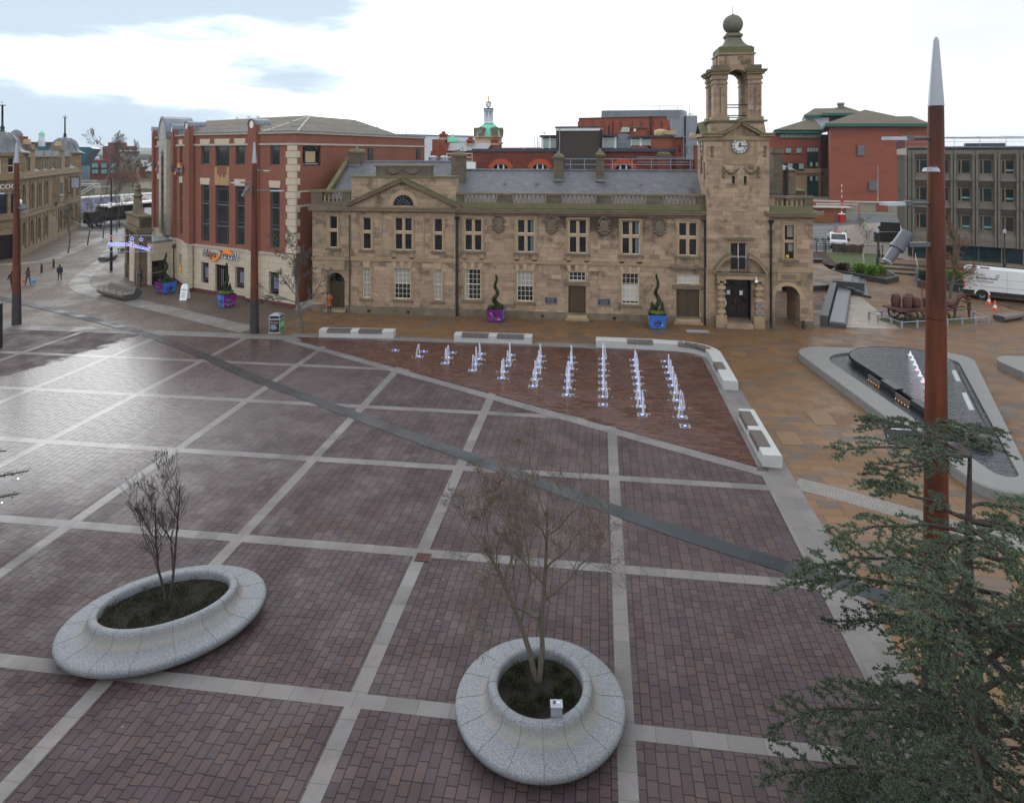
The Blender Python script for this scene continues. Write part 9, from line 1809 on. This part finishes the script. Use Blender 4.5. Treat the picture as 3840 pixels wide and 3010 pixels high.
for v in(605,622,640):mb=MB(); farbox(mb,475,511,v,at(0,v+12,229.5).z,229.5,.3,'glass_cyan'); mb.build('window',ob_)
tb=thing('teal_building','dark teal clad building with slanted end behind the pub domes','building',tuple(at(300,600,165).to_2d().to_3d())); mb=MB(); a=[at(u,v,165)for u,v in((60,760),(296,760),(300,625),(346,557),(340,552),(60,548))]; mb.prism([tuple(p)for p in a],(-14,20,0),'teal_cladding'); mb.build('wall',tb)
dm=thing('domed_brick_turret','dark dome on a red brick turret behind the pub roof','turret',tuple(at(62,540,190).to_2d().to_3d())); p=at(62,512,190); mb=MB(); mb.lathe((p.x,p.y,0),[(1.5,0),(1.5,p.z)],12,'brick_far'); farbox(mb,55,105,512,0,192,8,'brick_far'); mb.build('turret_wall',dm); mb=MB(); mb.lathe((p.x,p.y,p.z),[(1.6*cos(pi*k/14),2*sin(pi*k/14))for k in range(8)],16,'lead_dome'); mb.build('dome',dm)
p=at(156,530,200); cu_=thing('roof_cupola','small pale cupola with green cap on a brown roof behind the pub','cupola',(p.x,p.y,0)); mb=MB(); mb.lathe((p.x,p.y,p.z),[(.95,-3),(.95,.3),(.75,.4),(.75,1.8),(.85,1.9)],8,'white_cladding',sm=False); mb.build('lantern',cu_); mb=MB(); mb.lathe((p.x,p.y,p.z),[(.8,1.9),(.75,2.3),(.4,2.8),(.06,3.0),(0,3.4)],8,'copper_green'); mb.build('cap',cu_); mb=MB(); farbox(mb,70,215,533,0,203,12,'tile_brown'); mb.build('roof',cu_)
br_=thing('footbridge','grey concrete footbridge with white railings beyond the pub','bridge',tuple(at(330,690,150).to_2d().to_3d())); mb=MB(); farbox(mb,270,378,690,at(0,699,150).z,150,3,'concrete_light'); farbox(mb,355,380,699,0,150,3,'concrete_light'); mb.build('deck',br_); mb=MB(); A,B=at(270,690,149.8),at(364,690,149.8); C=at(298,735,146); D=at(354,703,149)
for a,b in((A,B),(C,D)):
 for k in range(15):q=a.lerp(b,k/14); mb.cyl(q,q+Vector((0,0,.8)),.03,n=3,m='white_paint')
 for h in(.05,.8):mb.cyl(a+Vector((0,0,h)),b+Vector((0,0,h)),.045,n=4,m='white_paint')
mb.build('railing',br_)
mb=MB(); farbox(mb,502,640,678,0,168,1,'stone_light'); farbox(mb,500,640,676,at(0,678,168).z,167.8,1.4,'stone_trim'); tag(mb.build('bank_wall'),'rubble stone wall on top of the grassy bank','wall')
q=at(500,712,155); mb=MB(); mb.cyl(q,at(500,592,155),.22,.12,8,'paint_pole'); mb.cyl(at(490,594,155),at(504,593,155),.12,n=5,m='lamp_white'); tag(mb.build('lamp_column'),'pale blue lamp column on the grassy bank','lamp column')
vmat('paint_pole',(.20,.27,.40),(.17,.23,.34),2,.5)if 'paint_pole' not in M else 0
mb=MB()
for k in range(2600):u=random.gauss(470,34); v=random.gauss(668,20); p=at(u,min(v,705),152+random.uniform(-3,3)); d=Vector((random.gauss(0,.5),random.gauss(0,.5),1)); leaf(mb,p,d,random.uniform(.5,1.3),.03,random.choice(['twig_brown','twig_far','twig_brown']))
tag(mb.build('bare_shrubs'),'russet bare scrub on the bank under the bare tree','scrub',kind='stuff')
hsn=thing('terrace_houses','old brick houses with slate roofs half hidden by the red brick block','houses',tuple(at(550,640,185).to_2d().to_3d())); mb=MB(); farbox(mb,524,560,625,0,190,14,'brick_far'); farbox(mb,545,600,640,0,180,10,'ashlar_pale'); farbox(mb,560,572,585,0,195,4,'brick_far'); mb.build('wall',hsn); mb=MB(); a=[at(522,627,189),at(562,627,189),at(575,601,197),at(524,603,197)]; mb.poly([tuple(p)for p in a],'slate_flat'); a=[at(543,642,179),at(600,642,179),at(600,622,185),at(560,624,185)]; mb.poly([tuple(p)for p in a],'slate_flat'); mb.build('roof',hsn)
mb=MB(); R=random.Random(8)
for k in range(420):
 d=R.uniform(270,1100); u=R.uniform(-100,640); p=at(u,600,d); h=R.uniform(5,10)*(1 if d<600 else 1.3); a=R.uniform(0,3); L=R.uniform(8,22); mb.obox((p.x,p.y,-6),L,8,h+4,a,R.choice(['brick_far','town_far','town_far','white_cladding'])); mb.obox((p.x,p.y,h-2),L,5,1.6,a,'slate_flat')
tag(mb.build('distant_town'),'distant hazy rooftops below the hills on the left','town',kind='stuff')
mb=MB()
for k in range(700):
 d=R.uniform(240,1000); u=R.uniform(-100,640); p=at(u,600,d); clump(mb,(p.x,p.y,R.uniform(0,4)),R.uniform(3,6),R.uniform(2.5,5),16,2.2,.5,['twig_far','town_far','leaf_olive'],.6,.4)
tag(mb.build('distant_trees'),'bare woodland between the far roofs','woodland',kind='stuff')
s=NT('haze_air'); s.N.remove(s.b); v_=s.n('VolumePrincipled'); v_.inputs['Color'].default_value=(.80,.86,.95,1); v_.inputs['Density'].default_value=.00010; v_.inputs['Anisotropy'].default_value=.2; s.l(v_.outputs[0],s.out.inputs['Volume'])
mb=MB(); mb.box(-5500,5500,-200,6800,-9,110,'haze_air'); tag(mb.build('haze'),kind='stuff')
